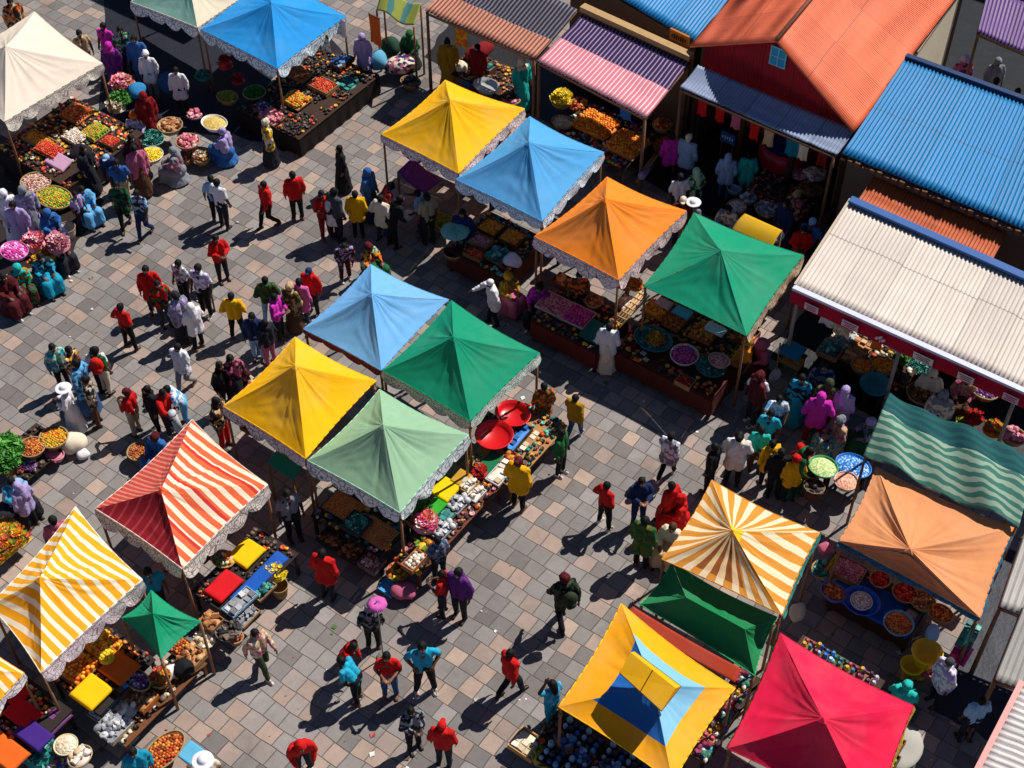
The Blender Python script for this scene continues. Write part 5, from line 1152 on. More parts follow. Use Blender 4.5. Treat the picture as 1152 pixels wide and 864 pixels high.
def put(px, py, cont, w_, d_, kind, pal, where, z=.78, ccol=None, sz=.035, mound=.07, tilt=None):
    """cont: crate / tray / basket / basin / board / none, w_ along the stall row, d_ across it; z height of what it stands on"""
    hh = {'crate': .13, 'tray': .05, 'basket': .17, 'basin': .15, 'deep': .34, 'board': .015, 'none': 0, 'plate': .03}[cont]
    c = at(px, py, z + hh); loc = Vector((c.x, c.y, z + .002)); rot = GA + rt.uniform(-.05, .05)
    FOOT.append((c.dot(U), c.dot(V), w_, d_, z))
    nm, adj, cat = {'crate': ('wooden_crate', 'wooden crate', 'crate'), 'tray': ('shallow_tray', 'shallow tray', 'tray'), 'basket': ('basket', 'woven basket', 'basket'), 'basin': ('basin', 'round basin', 'basin'), 'deep': ('basket', 'tall woven basket', 'basket'),
                    'board': ('display_board', 'flat board', 'board'), 'none': ('', '', ''), 'plate': ('plate', 'round plate', 'plate')}[cont]
    if cont in ('crate', 'tray', 'board'):
        o_ = use(nm, crate_mesh(w_, d_, hh), [wood(ccol or rt.choice(['#8a6340', '#6e4a2e', '#a07a50', '#5a3c28'])) if not (ccol or '').startswith('p') else plastic(ccol[1:])], None); o_.location = loc; o_.rotation_euler = (0, 0, rot)
        tag(o_, adj + ' ' + where, cat, GT)
        if kind: heap(kind, False, w_ - .05, d_ - .05, pal, loc + Z * (hh * .55 if cont != 'board' else .02), rot, WORD[pal] + ' in the ' + adj + ' ' + where if len((WORD[pal] + ' in the ' + adj + ' ' + where).split()) <= 16 else WORD[pal] + ' ' + where, sz, mound)
    elif cont in ('basket', 'basin', 'deep', 'plate'):
        r = w_ / 2; dr = round(d_ / w_, 1); fl = .72 if cont != 'plate' else .6; root = empty(nm, loc, rot); tag(root, adj + ' ' + where, cat, GB)
        mat = plastic(ccol or '#2f6fb0') if cont in ('basin', 'plate') else weave(ccol or '#a88452')
        use('bowl' if cont in ('basin', 'plate') else 'woven_side', bowl_mesh(r, hh, dr, fl), [mat], root)
        rm_ = use('rim', ring_mesh(r * 1.0, .012 if cont != 'basket' else .018, dr), [mat if cont == 'basin' else weave('#c8a878') if cont != 'plate' else mat], root); rm_.location = (0, 0, hh + .008)
        if kind: heap(kind, True, w_ * .93, w_ * .93 * dr, pal, loc + Z * (hh * .72), rot, WORD[pal] + ' in the ' + adj + ' ' + where if len((WORD[pal] + ' in the ' + adj + ' ' + where).split()) <= 16 else WORD[pal] + ' ' + where, sz, mound)
    else: heap(kind, w_ == d_, w_, d_, pal, loc, rot, WORD[pal] + ' ' + where, sz, mound)
def table(label, pts, z=.76, col='#3a281e', skirt=None, pad=.06, cat='stall table'):
    """a trestle table just big enough for the goods shown at pts"""
    q = [at(x, y, z) for x, y in pts]; us = [p.dot(U) for p in q]; vs = [p.dot(V) for p in q]
    u0, u1, v0, v1 = min(us) - pad, max(us) + pad, min(vs) - pad, max(vs) + pad; c = U * (u0 + u1) / 2 + V * (v0 + v1) / 2; w_, d_ = u1 - u0, v1 - v0
    if w_ * d_ > .6: TABLES.append((c, w_, d_, z, label))
    root = empty('stall_table', (c.x, c.y, 0), GA); tag(root, label, cat, 'stall tables under the tents')
    mb = MB(); mb.box((0, 0, z - .02), (w_, d_, .036)); bevel(obj('tabletop', mb.mesh('tabletop', wood(col), False), root), .006)
    for sx in (-1, 1):
        for sy in (-1, 1):
            mb = MB(); mb.box((sx * (w_ / 2 - .06), sy * (d_ / 2 - .06), (z - .04) / 2), (.06, .06, z - .04)); obj('leg', mb.mesh('leg', wood(col), False), root)
    if skirt:
        mb = MB()
        for sx, sy, L in ((0, -1, w_), (1, 0, d_), (0, 1, w_), (-1, 0, d_)):
            def fn(s, t, sx=sx, sy=sy, L=L):
                a = (s - .5) * L; o_ = .015 + .015 * math.sin(s * L * 16) * t
                return (a, sy * (d_ / 2 + o_), z - .045 - t * .52) if sy else (sx * (w_ / 2 + o_), a, z - .045 - t * .52)
            mb.grid(fn, int(L * 14), 4)
        obj('skirt', mb.mesh('skirt', fabric(skirt)), root)
    return c, w_, d_
def cloth(label, px, py, w_, d_, z, col, rot=GA, tiltv=0.0, tiltu=0.0, cat='cloth', name='spread_cloth'):
    """a stiff cloth spread over goods, its edges hanging a little"""
    c = at(px, py, z); mb = MB(); FOOT.append((c.dot(U), c.dot(V), w_, d_, z))
    def fn(s, t):
        x, y = (s - .5) * w_, (t - .5) * d_; e = min(s, 1 - s, t, 1 - t)
        zz_ = .012 * noise.noise(Vector((x * 4 + px, y * 4, 0))) - (.05 * max(0, 1 - e / .06)) + y * tiltv + x * tiltu
        return (x, y, zz_)
    mb.grid(fn, 22, 16); o_ = obj(name, mb.mesh(name, fabric(col)), None, c, rot); solid(o_, .008); tag(o_, label, cat); return o_
def bundle(label, px, py, r, z, col, sc=(1, 1, .8), name='cloth_bundle', cat='bundle'):
    c = at(px, py, z + r * sc[2]); mb = MB(); mb.ball((0, 0, 0), r, sc, 20, 14)
    for v in mb.v:
        n = noise.noise(Vector((v.x * 7 / r * .15 + px, v.y * 7 / r * .15, v.z * 4 / r * .15))); v *= 1 + .28 * n
    o_ = obj(name, mb.mesh(name, cloth_mat(col) if (col in CL or '+' in col) else fabric(col)), None, (c.x, c.y, z + r * sc[2] * .85), rt.uniform(0, 6)); tag(o_, label, cat, 'bundles and sacks on the ground'); return o_
def parasol(label, px, py, r, z, col, flat=.25, pole=True):
    c = at(px, py, z); root = empty('parasol', (c.x, c.y, 0)); tag(root, label, 'parasol'); mb = MB(); n = 8
    for i in range(n * 4):
        a0, a1 = 2 * math.pi * i / (n * 4), 2 * math.pi * (i + 1) / (n * 4)
        rr = lambda a: r * (1 - .045 * abs(math.sin(a * n / 2)))
        k = len(mb.v); mb.v += [Vector((0, 0, z + r * flat)), Vector((rr(a0) * .6 * math.cos(a0), rr(a0) * .6 * math.sin(a0), z + r * flat * .72)), Vector((rr(a1) * .6 * math.cos(a1), rr(a1) * .6 * math.sin(a1), z + r * flat * .72)), Vector((rr(a0) * math.cos(a0), rr(a0) * math.sin(a0), z)), Vector((rr(a1) * math.cos(a1), rr(a1) * math.sin(a1), z))]
        mb.face((k, k + 1, k + 2)); mb.face((k + 1, k + 3, k + 4, k + 2))
    solid(obj('shade', mb.mesh('shade', fabric(col)), root), .006)
    mb = MB(); mb.tube((0, 0, .02), (0, 0, z + r * flat + .06), .014); obj('pole', mb.mesh('pole', M('steel', '#777470', .5)), root)
    mb = MB(); mb.lathe([(.001, .05), (.12, .05), (.14, 0), (.001, 0)], 20); obj('base', mb.mesh('base', M('steel', '#777470', .5)), root)
def hanging(label, px, py, w_, h_, z, col, rot=GA, cat='hanging cloth', name='hanging_cloth'):
    c = at(px, py, z); mb = MB(); rad = min(w_, h_) * .3
    mb.grid(lambda s, t: ((s - .5) * w_ * (1 - .12 * math.sin(3.14 * t)), .03 * math.sin(s * 9 + px) * t, -t * h_), 10, 8)
    root = empty(name, c, rot); tag(root, label, cat, 'things hung under the roofs'); solid(obj('cloth', mb.mesh('cloth', cloth_mat(col) if (col in CL or '+' in col) else fabric(col)), root), .012)
    mb = MB(); mb.tube((-w_ / 2, 0, 0), (w_ / 2, 0, 0), .012, n=6); obj('rod', mb.mesh('rod', wood()), root)
    mb = MB(); mb.tube((0, 0, 0), (0, 0, .22), .005, n=5); obj('cord', mb.mesh('cord', fabric('#c8bca8')), root)

T_ = table
# --- cream tent, top left
T_('fruit table under the cream tent', [(24, 150), (52, 196), (128, 172), (84, 112)], .7, skirt='#241a1c')
put(45, 157, 'crate', .95, .4, 'long', 'mango', 'at the left end of the cream tent table', .72, sz=.03)
put(56, 169, 'board', .8, .5, 'balls', 'tomato', 'beside the pink cloth box', .80, sz=.03)
put(86, 128, 'board', .75, .7, 'balls', 'dried', 'at the back of the cream tent table', .74, sz=.028)
put(107, 149, 'board', .6, .65, 'balls', 'limes', 'at the middle of the cream tent table', .74, sz=.028)
put(84, 155, 'board', .6, .5, 'balls', 'white', 'between the tomatoes and the green fruit', .74, sz=.032)
put(124, 158, 'crate', .5, .4, 'balls', 'tomato', 'at the right corner of the cream tent table', .72, sz=.028)
cloth('pale pink cloth over a box under the cream tent', 65, 180, .72, .42, .84, '#c89ab8', tiltv=.3)
put(80, 205, 'board', .3, .9, None, '', 'resting as a bench beside the seated sky blue woman', .42, '#b0885a')
bundle('dark purple heap of cloth in front of the white bulbs', 91, 172, .28, .5, '#231628', (1.1, 1, .8))
put(40, 205, 'basket', .8, .7, 'long', 'stripe', 'of striped snacks at the left edge', .5, sz=.035)
put(61, 222, 'basket', 1.05, .75, 'balls', 'limes', 'biggest oval one, green and orange fruit', .5, '#c89a3a', sz=.033)
put(101, 193, 'deep', .55, .5, 'balls', 'mango', 'beside the person in the pale blue cap', .1, sz=.035)
put(170, 174, 'basin', .62, .62, 'balls', 'lemon', 'with white rim between two seated women', .4, '#d8d4cc', sz=.033)
put(169, 155, 'basin', .8, .64, 'leaf', 'tealish', 'of pale green cloth above the lemons', .4, '#7aa890')
put(191, 141, 'basket', .66, .66, 'jumble', 'nuts', 'of brown dishes below the man in a white robe', .4, '#c8b898')
put(241, 138, 'basin', .74, .60, 'grain', 'grain', 'with white rim held by the purple shawl woman', .62, '#e0dcd4')
put(211, 159, 'basket', .62, .62, 'jumble', 'pinkish', 'of pink cuts beside the mauve seated woman', .4, '#8a4a3c')
put(219, 130, 'plate', .42, .36, 'jumble', 'rose', 'of red slices beside the basket of grain', .4, '#7a2a30')
put(226, 177, 'basket', .5, .4, 'flower', 'mixed', 'low one at the paving edge with mixed flowers', .12)
put(209, 175, 'crate', .45, .35, 'jumble', 'brown', 'beneath the basket of pink cuts', .1)
put(138, 97, 'none', .6, .6, 'flower', 'flower', 'in a bunch behind the full red robe', .7, sz=.05, mound=.22)
put(135, 112, 'none', .62, .62, 'leaf', 'greens', 'under the pink bunch by the red robe', .6, mound=.2)
put(131, 121, 'none', .5, .5, 'flower', 'cream', 'low ones beside the leafy greens', .5, sz=.05, mound=.15)
bundle('blue cloth bundle beside the pink flower bunch', 154, 101, .26, .5, '#2a7ab0')
bundle('blue bundle behind the man in a white robe', 190, 92, .32, .3, '#24507c')
put(256, 109, 'basket', .6, .5, 'leaf', 'limes', 'under the left corner of the vivid blue tent', .45)
put(229, 86, 'none', .42, .42, 'leaf', 'tealish', 'behind the left pole of the vivid blue tent', .5, mound=.15)
put(254, 74, 'none', .4, .4, 'flower', 'red', 'hanging thick behind the vivid blue tent valance', .9, mound=.25)
put(268, 91, 'none', .36, .36, 'flower', 'red', 'in a small bunch below the vivid blue valance', .6, mound=.12)
put(286, 104, 'basket', .6, .6, 'leaf', 'greens', 'of greens below the vivid blue tent', .5)
put(39, 275, 'none', .5, .5, 'flower', 'flower', 'in a salmon bunch carried at the left edge', .75, sz=.05, mound=.2)
put(50, 291, 'none', .4, .7, 'flower', 'flowery', 'beside the salmon bunch at the left edge', .5, sz=.04, mound=.15)
put(66, 277, 'none', .55, .55, 'flower', 'rose', 'standing tall behind the dark dress woman', .8, sz=.045, mound=.25)
put(16, 282, 'basin', .74, .62, 'balls', 'pinkball', 'held up at the left edge', 1.0, '#c86aa8', sz=.036)
put(75, 256, 'deep', .42, .42, None, '', 'pale ribbed and empty beside the deep blue person', 0, '#d8cfc8')
# --- vivid blue tent, top
T_('long fruit table under the vivid blue tent', [(300, 100), (330, 152), (405, 100), (372, 62)], .6, skirt='#1e1616')
put(305, 132, 'board', .66, .5, 'jumble', 'pinkish', 'at the left end of the vivid blue tent table', .64)
put(297, 122, 'board', .4, .4, 'balls', 'purple', 'by the pole under the vivid blue tent', .64, sz=.03)
put(333, 113, 'board', .7, .62, 'balls', 'mango', 'at the front corner of the vivid blue tent', .66, sz=.042)
put(336, 84, 'board', .7, .5, 'balls', 'dried', 'behind the front corner of the vivid blue tent', .66, sz=.028)
put(363, 95, 'crate', .72, .5, 'balls', 'tomato', 'facing the shaded passage', .62, sz=.03)
put(384, 68, 'crate', .42, .62, 'jumble', 'bluejar', 'at the back of the vivid blue tent', .62)
put(391, 95, 'none', .5, .5, 'folded', 'tealish', 'stacked beside the tomatoes', .6)
put(352, 130, 'tray', .55, .35, 'jumble', 'rose', 'at the lowest edge of the fruit table', .4)
put(370, 122, 'tray', .4, .5, 'jumble', 'silver', 'of clear boxes under the tomatoes', .35)
put(330, 145, 'basin', .62, .62, 'jumble', 'cream', 'dark one on the ground by the fruit table', .15, '#26262c')
put(403, 105, 'tray', .3, .5, 'folded', 'blueg', 'of blue cloths beside the passage', .35)
hanging('white cloth bag hung at the right corner of the vivid blue tent', 381, 22, .5, .5, 2.1, 'white')
hanging('green patterned cloth under the vivid blue tent', 364, 38, .36, .55, 2.0, 'mint+green+white')
bundle('light blue plastic bag in the shaded passage', 426, 68, .28, .2, '#5aa0c0', (1, .9, 1))
bundle('white and rose cloth pile in the shaded passage', 450, 71, .34, .2, 'cream+rose+navy', (1.2, 1, .7))
bundle('dark green leafy sack beside the lilac robe', 440, 50, .3, .1, '#1d4030', (1, 1, 1))
hanging('orange red cloth hung beside the lilac robe', 421, 18, .4, .9, 2.3, 'orange')
put(462, 92, 'basket', .6, .5, 'jumble', 'dark', 'of dark goods in the shaded passage', .1)
# --- peach awning
T_('wares table under the peach striped awning', [(505, 80), (560, 70), (580, 105)], .6)
put(547, 96, 'basin', .74, .56, None, '', 'of pale grey metal behind the golden yellow tent', .62, '#b8bcc0')
put(529, 83, 'deep', .5, .5, None, '', 'of blue plastic behind the golden yellow tent', .3, '#3a70b8')
put(549, 74, 'crate', .4, .36, 'folded', 'tealish', 'of teal cloths behind the pale grey basin', .62, sz=.035)
bundle('red cloth bundle under the peach striped awning', 540, 57, .3, .6, 'dred', (1.5, .8, .7))
bundle('round cream sack by the ochre wrapped vendor', 519, 74, .18, .6, 'cream')
hanging('yellow and orange cloth hung at the front of the peach awning', 519, 33, .42, .55, 2.45, 'yellow+orange')
put(575, 112, 'basket', .5, .5, 'jumble', 'rose', 'between the two striped awnings', .3)
# --- purple awning fruit
T_('wide fruit stand under the pink and purple awning', [(625, 150), (700, 190), (735, 150), (668, 118)], .8)
put(671, 141, 'board', 1.15, .95, 'balls', 'orange', 'of oranges below the pink stripes', .82, sz=.045, mound=.12)
put(705, 163, 'board', .95, .95, 'balls', 'orange', 'by the right post of the pink awning', .82, sz=.045, mound=.12)
put(632, 112, 'basket', .6, .6, 'flower', 'lemon', 'of yellow blossom at the left post of the pink awning', .7, sz=.045, mound=.22)
put(633, 137, 'basket', .6, .5, 'long', 'cream', 'beside the oranges with pale pods', .7)
put(650, 118, 'none', .5, .5, 'jumble', 'dried', 'between the yellow blossom and the oranges', .8)
hanging('small blue cloth hung from the pink awning edge', 704, 123, .35, .3, 2.5, 'blue')
put(745, 140, 'basket', .5, .5, 'balls', 'dried', 'stacked by the outer post of the pink awning', .8, sz=.05)
put(744, 156, 'deep', .5, .5, 'balls', 'tomato', 'in front of the outer post of the pink awning', .3, sz=.05)
roll('pale lilac rolled mat leaning behind the orange tent', at(722, 198, .9), at(732, 186, .3), .1, '#8a7a9c')
roll('long bamboo pole lying behind the sky blue tent', at(716, 205, .5), at(742, 172, .9), .03, '#a08050', 'bamboo_pole', 'pole')
roll('second bamboo pole crossing beside the fruit stand', at(724, 190, .9), at(748, 160, .5), .03, '#8a7040', 'bamboo_pole', 'pole')
# --- grey awning yard
for i, (x, y, c, l) in enumerate([(791, 113, 'red', 'first red cloth hung under the grey awning, nearest the magenta shirt'), (811, 120, 'red', 'second red cloth hung under the grey awning'), (829, 128, 'rose', 'pale rounded cloth hung between the red ones'), (850, 140, 'red', 'third red cloth hung under the grey awning, above the cauldron'), (866, 147, 'sand', 'tan cloth hung beside the red cauldron'), (905, 163, 'cream', 'cream cloth hung right of the red cauldron'), (927, 170, 'dred', 'crimson cloth hung at the corner of the grey awning')]):
    hanging(l, x, y, .27, .46, 2.75, c)
rootp = empty('cauldron', (at(880, 196).x, at(880, 196).y, 0)); rootp.scale = (1.35, 1.35, 1.35); tag(rootp, 'huge round crimson pot with a blue inside under the grey awning', 'pot')
mb = MB(); mb.lathe([(.001, .0), (.25, .02), (.42, .2), (.52, .45), (.52, .62), (.46, .78), (.44, .78), (.5, .6), (.48, .45), (.2, .1), (.001, .08)], 36); obj('vessel', mb.mesh('vessel', plastic('#b5163a')), rootp)
mb = MB(); mb.lathe([(.46, .63), (.3, .72), (.001, .66)], 30, wob=.06); obj('blue_cloth', mb.mesh('blue_cloth', fabric('#24418c')), rootp)
hanging('teal cloth hung over the crimson pot', 893, 158, .4, .5, 2.1, 'teal')
T_('dark table of dishes below the crimson pot', [(840, 215), (930, 215), (890, 245)], .5)
put(917, 196, 'plate', .55, .55, 'jumble', 'white', 'white patterned one right of the crimson pot', .8, '#c8a090')
put(899, 197, 'plate', .4, .4, 'jumble', 'rose', 'small pink one below the crimson pot', .7, '#c09088')
put(912, 212, 'basket', .6, .5, 'jumble', 'brown', 'of brown bundles below the white patterned plate', .55)
put(870, 214, 'tray', .7, .5, 'jumble', 'dark', 'of dark wares below the crimson pot', .55)
put(862, 235, 'basket', .6, .5, 'jumble', 'silver', 'of pots behind the mustard awning', .5)
put(826, 212, 'basin', .4, .3, None, '', 'small pale blue one at the turquoise shirt feet', .3, '#8ab0c0')
put(829, 232, 'basket', .5, .5, 'balls', 'white', 'of white bulbs behind the emerald tent', .4)
put(817, 246, 'basket', .45, .45, 'balls', 'flowery', 'of orange blossom behind the emerald tent', .4)
put(842, 223, 'basin', .42, .42, 'jumble', 'silver', 'of grey dishes above the mustard awning', .4, '#6a7a88')
put(880, 236, 'basket', .5, .4, 'jumble', 'rose', 'of rose coloured goods by the navy robe', .4)
put(872, 264, 'basin', .45, .4, None, '', 'pale blue patterned one by the mustard awning corner', .9, '#a0c8d0')
cbx = at(819, 157, .9); sg = empty('price_board', (cbx.x, cbx.y, 0), GA); tag(sg, 'small blue board with light letters in the dark yard', 'sign')
mb = MB(); mb.box((0, 0, .95), (.42, .06, .3)); obj('panel', mb.mesh('panel', M('paint', '#2a6ab0', .5), False), sg)
mb = MB(); [mb.box((-.14 + .07 * i, -.035, .97), (.035, .01, .12 if i % 2 else .08)) for i in range(5)]; obj('lettering', mb.mesh('lettering', M('paint', '#cfe4f4', .5), False), sg)
for s in (-1, 1): mb = MB(); mb.box((s * .16, 0, .4), (.03, .03, .8)); obj('leg', mb.mesh('leg', wood(), False), sg)
# --- sky blue tent cart
T_('wheeled looking fruit cart top in front of the sky blue tent', [(518, 268), (566, 312), (600, 272), (555, 240)], .72, col='#4a2318', skirt='#4a1c14', pad=.02)
put(552, 255, 'crate', .55, .5, 'balls', 'orange', 'of oranges, left one of the pair by the sky blue tent', .74, sz=.032)
put(576, 266, 'crate', .5, .5, 'balls', 'orange', 'of oranges, right one of the pair by the sky blue tent', .74, sz=.032)
put(541, 270, 'crate', .5, .36, 'balls', 'rose', 'of rose goods in the middle of the cart', .74, sz=.03)
put(534, 284, 'crate', .5, .3, 'balls', 'tomato', 'of tomatoes at the front left of the cart', .74, sz=.03)
put(560, 287, 'tray', .5, .5, 'jumble', 'tealish', 'of turquoise pieces at the cart front', .76)
bundle('white plastic bags on the corner of the fruit cart', 577, 292, .2, .74, 'white', (1.2, 1, .7))
put(509, 284, 'basket', .5, .4, None, '', 'empty rust one leaning at the cart end', .5, '#8a5a40')
parasol('small turquoise parasol over the end of the fruit cart', 512, 260, .36, 1.2, '#7ab8a8')
put(497, 249, 'basket', .8, .5, 'leaf', 'limes', 'low and green behind the turquoise parasol', .25)
bundle('white bag beside the light blue shopper', 458, 242, .16, .2, 'white')
# --- orange tent
T_('sweets table in front of the orange tent', [(606, 352), (670, 395), (694, 364), (640, 325)], .74, skirt='#5a1a18', pad=.03)
put(625, 343, 'tray', .78, .6, 'balls', 'pinkish', 'of pink pieces in front of the orange tent', .76, '#d8b8b0', sz=.024, mound=.03)
put(650, 355, 'tray', .66, .62, 'balls', 'magenta', 'of magenta pieces in front of the orange tent', .76, '#d8b8b0', sz=.022, mound=.03)
cloth('dark teal cloth at the end of the sweets table', 668, 371, .5, .62, .86, '#125a54', tiltv=.1)
put(619, 366, 'crate', .6, .2, 'long', 'chili', 'low at the left below the pink pieces', .35, sz=.03)
put(641, 380, 'crate', .6, .2, 'balls', 'dried', 'low below the magenta pieces', .35, sz=.03)
put(668, 339, 'basket', .4, .4, 'jumble', 'nuts', 'small one in the shade of the orange tent', .7)
put(650, 322, 'basket', .45, .45, 'balls', 'nuts', 'under the orange tent valance', .7, sz=.04)
put(634, 316, 'crate', .5, .4, 'jumble', 'mixed', 'far under the orange tent', .7)
pk = MB(); a, b = at(692, 366, .75), at(726, 330, 1.1)
for i in range(4): o1 = (V * 0 + U * (.075 * (i - 1.5))); pk.tube(a + o1 - a, b + o1 - a, .03, .026, 8)
for i in range(7): q = (b - a) * (i + .5) / 7; pk.tube(q - U * .13 + Z * .03, q + U * .13 + Z * .03, .012, n=6)
so_ = obj('ladder_bench', pk.mesh('ladder_bench', wood('#d0a878')), None, a); tag(so_, 'long pale cane bench leaning between orange and emerald tents', 'bench')
put(715, 322, 'none', .35, .35, 'flower', 'flowery', 'in a bunch between the orange and emerald tents', .9)
put(703, 340, 'crate', .35, .5, 'jumble', 'white', 'of papers beside the cane bench', .6)
# --- emerald tent
T_('produce table in front of the emerald tent', [(716, 365), (800, 448), (836, 398), (756, 335)], .72, col='#4a1c14', skirt='#54201a', pad=.03)
put(739, 349, 'board', .62, .5, 'balls', 'orange', 'at the back left of the emerald tent table', .76, sz=.04, mound=.1)
put(760, 362, 'board', .5, .62, 'balls', 'dried', 'in the middle of the emerald tent table', .76, sz=.04, mound=.1)
put(735, 381, 'basin', .92, .76, 'leaf', 'tealish', 'large teal one at the left of the emerald stall', .74, '#15707c')
put(737, 382, 'none', .4, .4, 'leaf', 'flowery', 'in the middle of the large teal basin', .92, mound=.07)
put(770, 399, 'basin', .64, .64, 'balls', 'magenta', 'white rimmed with magenta sweets at the emerald stall', .78, '#d8c8c8', sz=.022)
put(791, 377, 'board', .62, .55, 'balls', 'dried', 'beside the white tray under the emerald tent', .76, sz=.04, mound=.12)
put(800, 412, 'basin', .68, .6, 'leaf', 'tealish', 'green leafed at the front of the emerald stall', .76, '#1a6a58')
put(809, 405, 'basin', .5, .42, 'grain', 'pinkish', 'heaped pink, tipped over the leafy one', .92, '#c89088')
put(771, 428, 'crate', .4, .3, 'balls', 'chili', 'of red fruit at the table edge, below the magenta sweets', .62, sz=.035)
put(730, 405, 'crate', .6, .3, 'folded', 'cream', 'of folded papers below the large teal basin', .55)
cloth('white cloth flap behind the orange heaps', 805, 369, .5, .3, .98, '#c8d4e0')
cloth('light blue plastic sheet below the emerald valance', 768, 350, .45, .3, .98, '#4aa8c8')
cloth('pink paper sheet at the back of the emerald stall', 747, 340, .4, .25, 1.0, '#c8a0a8')
put(831, 398, 'crate', .28, .62, 'long', 'mango', 'narrow one at the right end of the emerald stall', .74, sz=.04)
put(838, 377, 'crate', .5, .6, 'jumble', 'dried', 'hidden at the right corner of the emerald tent', .74)
for i, (x, y, pl) in enumerate([(842, 366, 'mango'), (853, 352, 'chili'), (864, 338, 'white'), (874, 324, 'dried'), (884, 308, 'limes')]):
    put(x, y, 'crate', .34, .36, 'jumble', pl, ('nearest the front pole', 'second from the front', 'third from the front', 'fourth from the front', 'at the far end')[i] + ' along the right side of the emerald tent', 1.0)
# --- cream roof stall
T_('long goods table under the red banner', [(925, 395), (1010, 440), (1040, 400), (955, 362)], .7, col='#3a241a')
put(964, 396, 'tray', .5, .8, 'folded', 'nuts', 'of tan rugs under the banner', .74)
put(935, 392, 'crate', .5, .5, 'jumble', 'tealish', 'of teal wares under the banner', .74)
put(950, 384, 'tray', .5, .6, 'jumble', 'silver', 'of grey wares under the banner', .74)
put(970, 412, 'basket', .5, .42, 'balls', 'orange', 'left of the two with oranges below the banner', .74, sz=.04)
put(994, 411, 'basket', .6, .5, 'balls', 'orange', 'right of the two with oranges below the banner', .74, sz=.04)
put(1014, 402, 'basin', .38, .38, 'leaf', 'greens', 'small and green below the banner', .78, '#4a6a2a')
put(1034, 412, 'tray', .9, .5, 'leaf', 'tealish', 'dark leafy one right of the oranges', .6, '#2a2a22')
put(985, 432, 'basin', .68, .68, None, '', 'broad flat teal one in front of the cream roof', .8, '#14808c')
put(1038, 442, 'basket', .68, .68, 'jumble', 'brown', 'deep brown one by the cream headscarf', .8, '#7a4a30')
put(1010, 424, 'crate', .5, .4, 'jumble', 'dark', 'dark one between teal basin and brown basket', .6)
put(1070, 410, 'basket', .6, .5, 'jumble', 'dried', 'behind the cream headscarf vendor', .7)
put(1108, 440, 'basket', .6, .5, 'balls', 'purple', 'near the banner post at the right', .6, sz=.04)
put(1095, 471, 'none', .4, .4, 'flower', 'red', 'red ones on the dark ground behind the ripple canopy', .5)
put(1117, 484, 'none', .45, .45, 'flower', 'flowery', 'yellow ones behind the ripple canopy', .5)
put(1085, 475, 'none', .35, .35, 'leaf', 'limes', 'low beside the red ones behind the ripple canopy', .3)
put(1140, 490, 'basket', .6, .5, 'jumble', 'rose', 'at the right edge behind the ripple canopy', .4)
hanging('white lace bag hung below the banner', 935, 345, .4, .6, 2.3, 'cream+white')
hanging('second lace bag hung beside the first below the banner', 951, 356, .42, .6, 2.3, 'cream+sand')
hanging('small orange cloth hung below the banner', 989, 378, .26, .42, 2.2, 'orange')
cloth('blue cloth pack on a stool at the cream roof corner', 892, 393, .5, .5, .85, '#1878a0')
put(891, 404, 'crate', .5, .3, 'folded', 'mango', 'of yellow cloths below the blue pack', .5)
T_('stool under the blue cloth pack', [(880, 392), (905, 400)], .62)
sh = at(873, 419, .8); so2 = empty('shovel', (sh.x, sh.y, 0), .3); tag(so2, 'pale grey shovel standing upright beside the blue pack', 'shovel')
mb = MB(); mb.grid(lambda s, t: ((s - .5) * .3 * math.sin(.5 + 2.6 * t), .03 * math.cos(3 * (s - .5)), .5 + t * .45), 8, 8); solid(obj('blade', mb.mesh('blade', M('steel', '#a8aab4', .4)), so2), .008)
mb = MB(); mb.tube((0, 0, .9), (0, .06, 1.7), .018); obj('handle', mb.mesh('handle', wood()), so2)
put(926, 525, 'basin', .64, .6, 'grain', 'lime_pale', 'of pale green grain beside the blue beads', .7, '#4a9a6a')
put(960, 524, 'basin', .78, .66, 'grain', 'blueg', 'wide blue one in the crowd', .66, '#1c6ac0')
put(952, 541, 'basin', .5, .48, 'grain', 'salmon', 'salmon coloured in front of the blue beads', .72, '#d8b8a8')
put(916, 547, 'deep', .46, .42, 'jumble', 'dark', 'dark one with orange rim on the paving', .3, '#7a4a28')
T_('small stand under the blue beads', [(945, 530), (975, 530)], .62)
T_('small stand under the pale green grain', [(918, 530), (935, 528)], .66)
T_('small stand under the brown basket', [(1028, 446), (1048, 446)], .76)
T_('small stand under the broad teal basin', [(975, 436), (996, 436)], .76)
# --- tan tent
T_('blue draped table under the tan tent', [(934, 664), (1004, 702), (1040, 690), (975, 640)], .74, skirt='#3a1c18', pad=.0)
cloth('bright blue table cover under the tan tent', 985, 677, 1.75, .78, .80, '#164fa8')
put(938, 666, 'basin', .52, .44, 'balls', 'dried', 'at the left end of the blue table', .82, '#3a6ac0', sz=.03)
put(969, 676, 'basin', .74, .7, None, '', 'broad blue one in the middle of the blue table', .82, '#1a5ac4')
put(969, 676, 'basin', .42, .42, 'balls', 'white', 'inside the broad blue one', .88, '#c8ccd8', sz=.022)
put(1011, 701, 'basin', .58, .56, 'grain', 'dried', 'light blue rimmed at the right end of the blue table', .82, '#6ab0d0')
put(955, 641, 'crate', .62, .5, 'balls', 'rose', 'at the left back of the blue table', .8, sz=.028)
put(940, 635, 'tray', .3, .55, 'balls', 'limes', 'narrow at the left back under the tan tent', .78, sz=.025)
put(990, 652, 'basket', .4, .4, 'balls', 'red', 'small dark red one behind the blue table', .78, sz=.035)
put(1018, 667, 'basket', .5, .46, 'balls', 'chili', 'of red fruit behind the blue table', .78, sz=.045)
put(1038, 676, 'basket', .5, .46, 'balls', 'nuts', 'of brown nuts behind the blue table', .78, sz=.03)
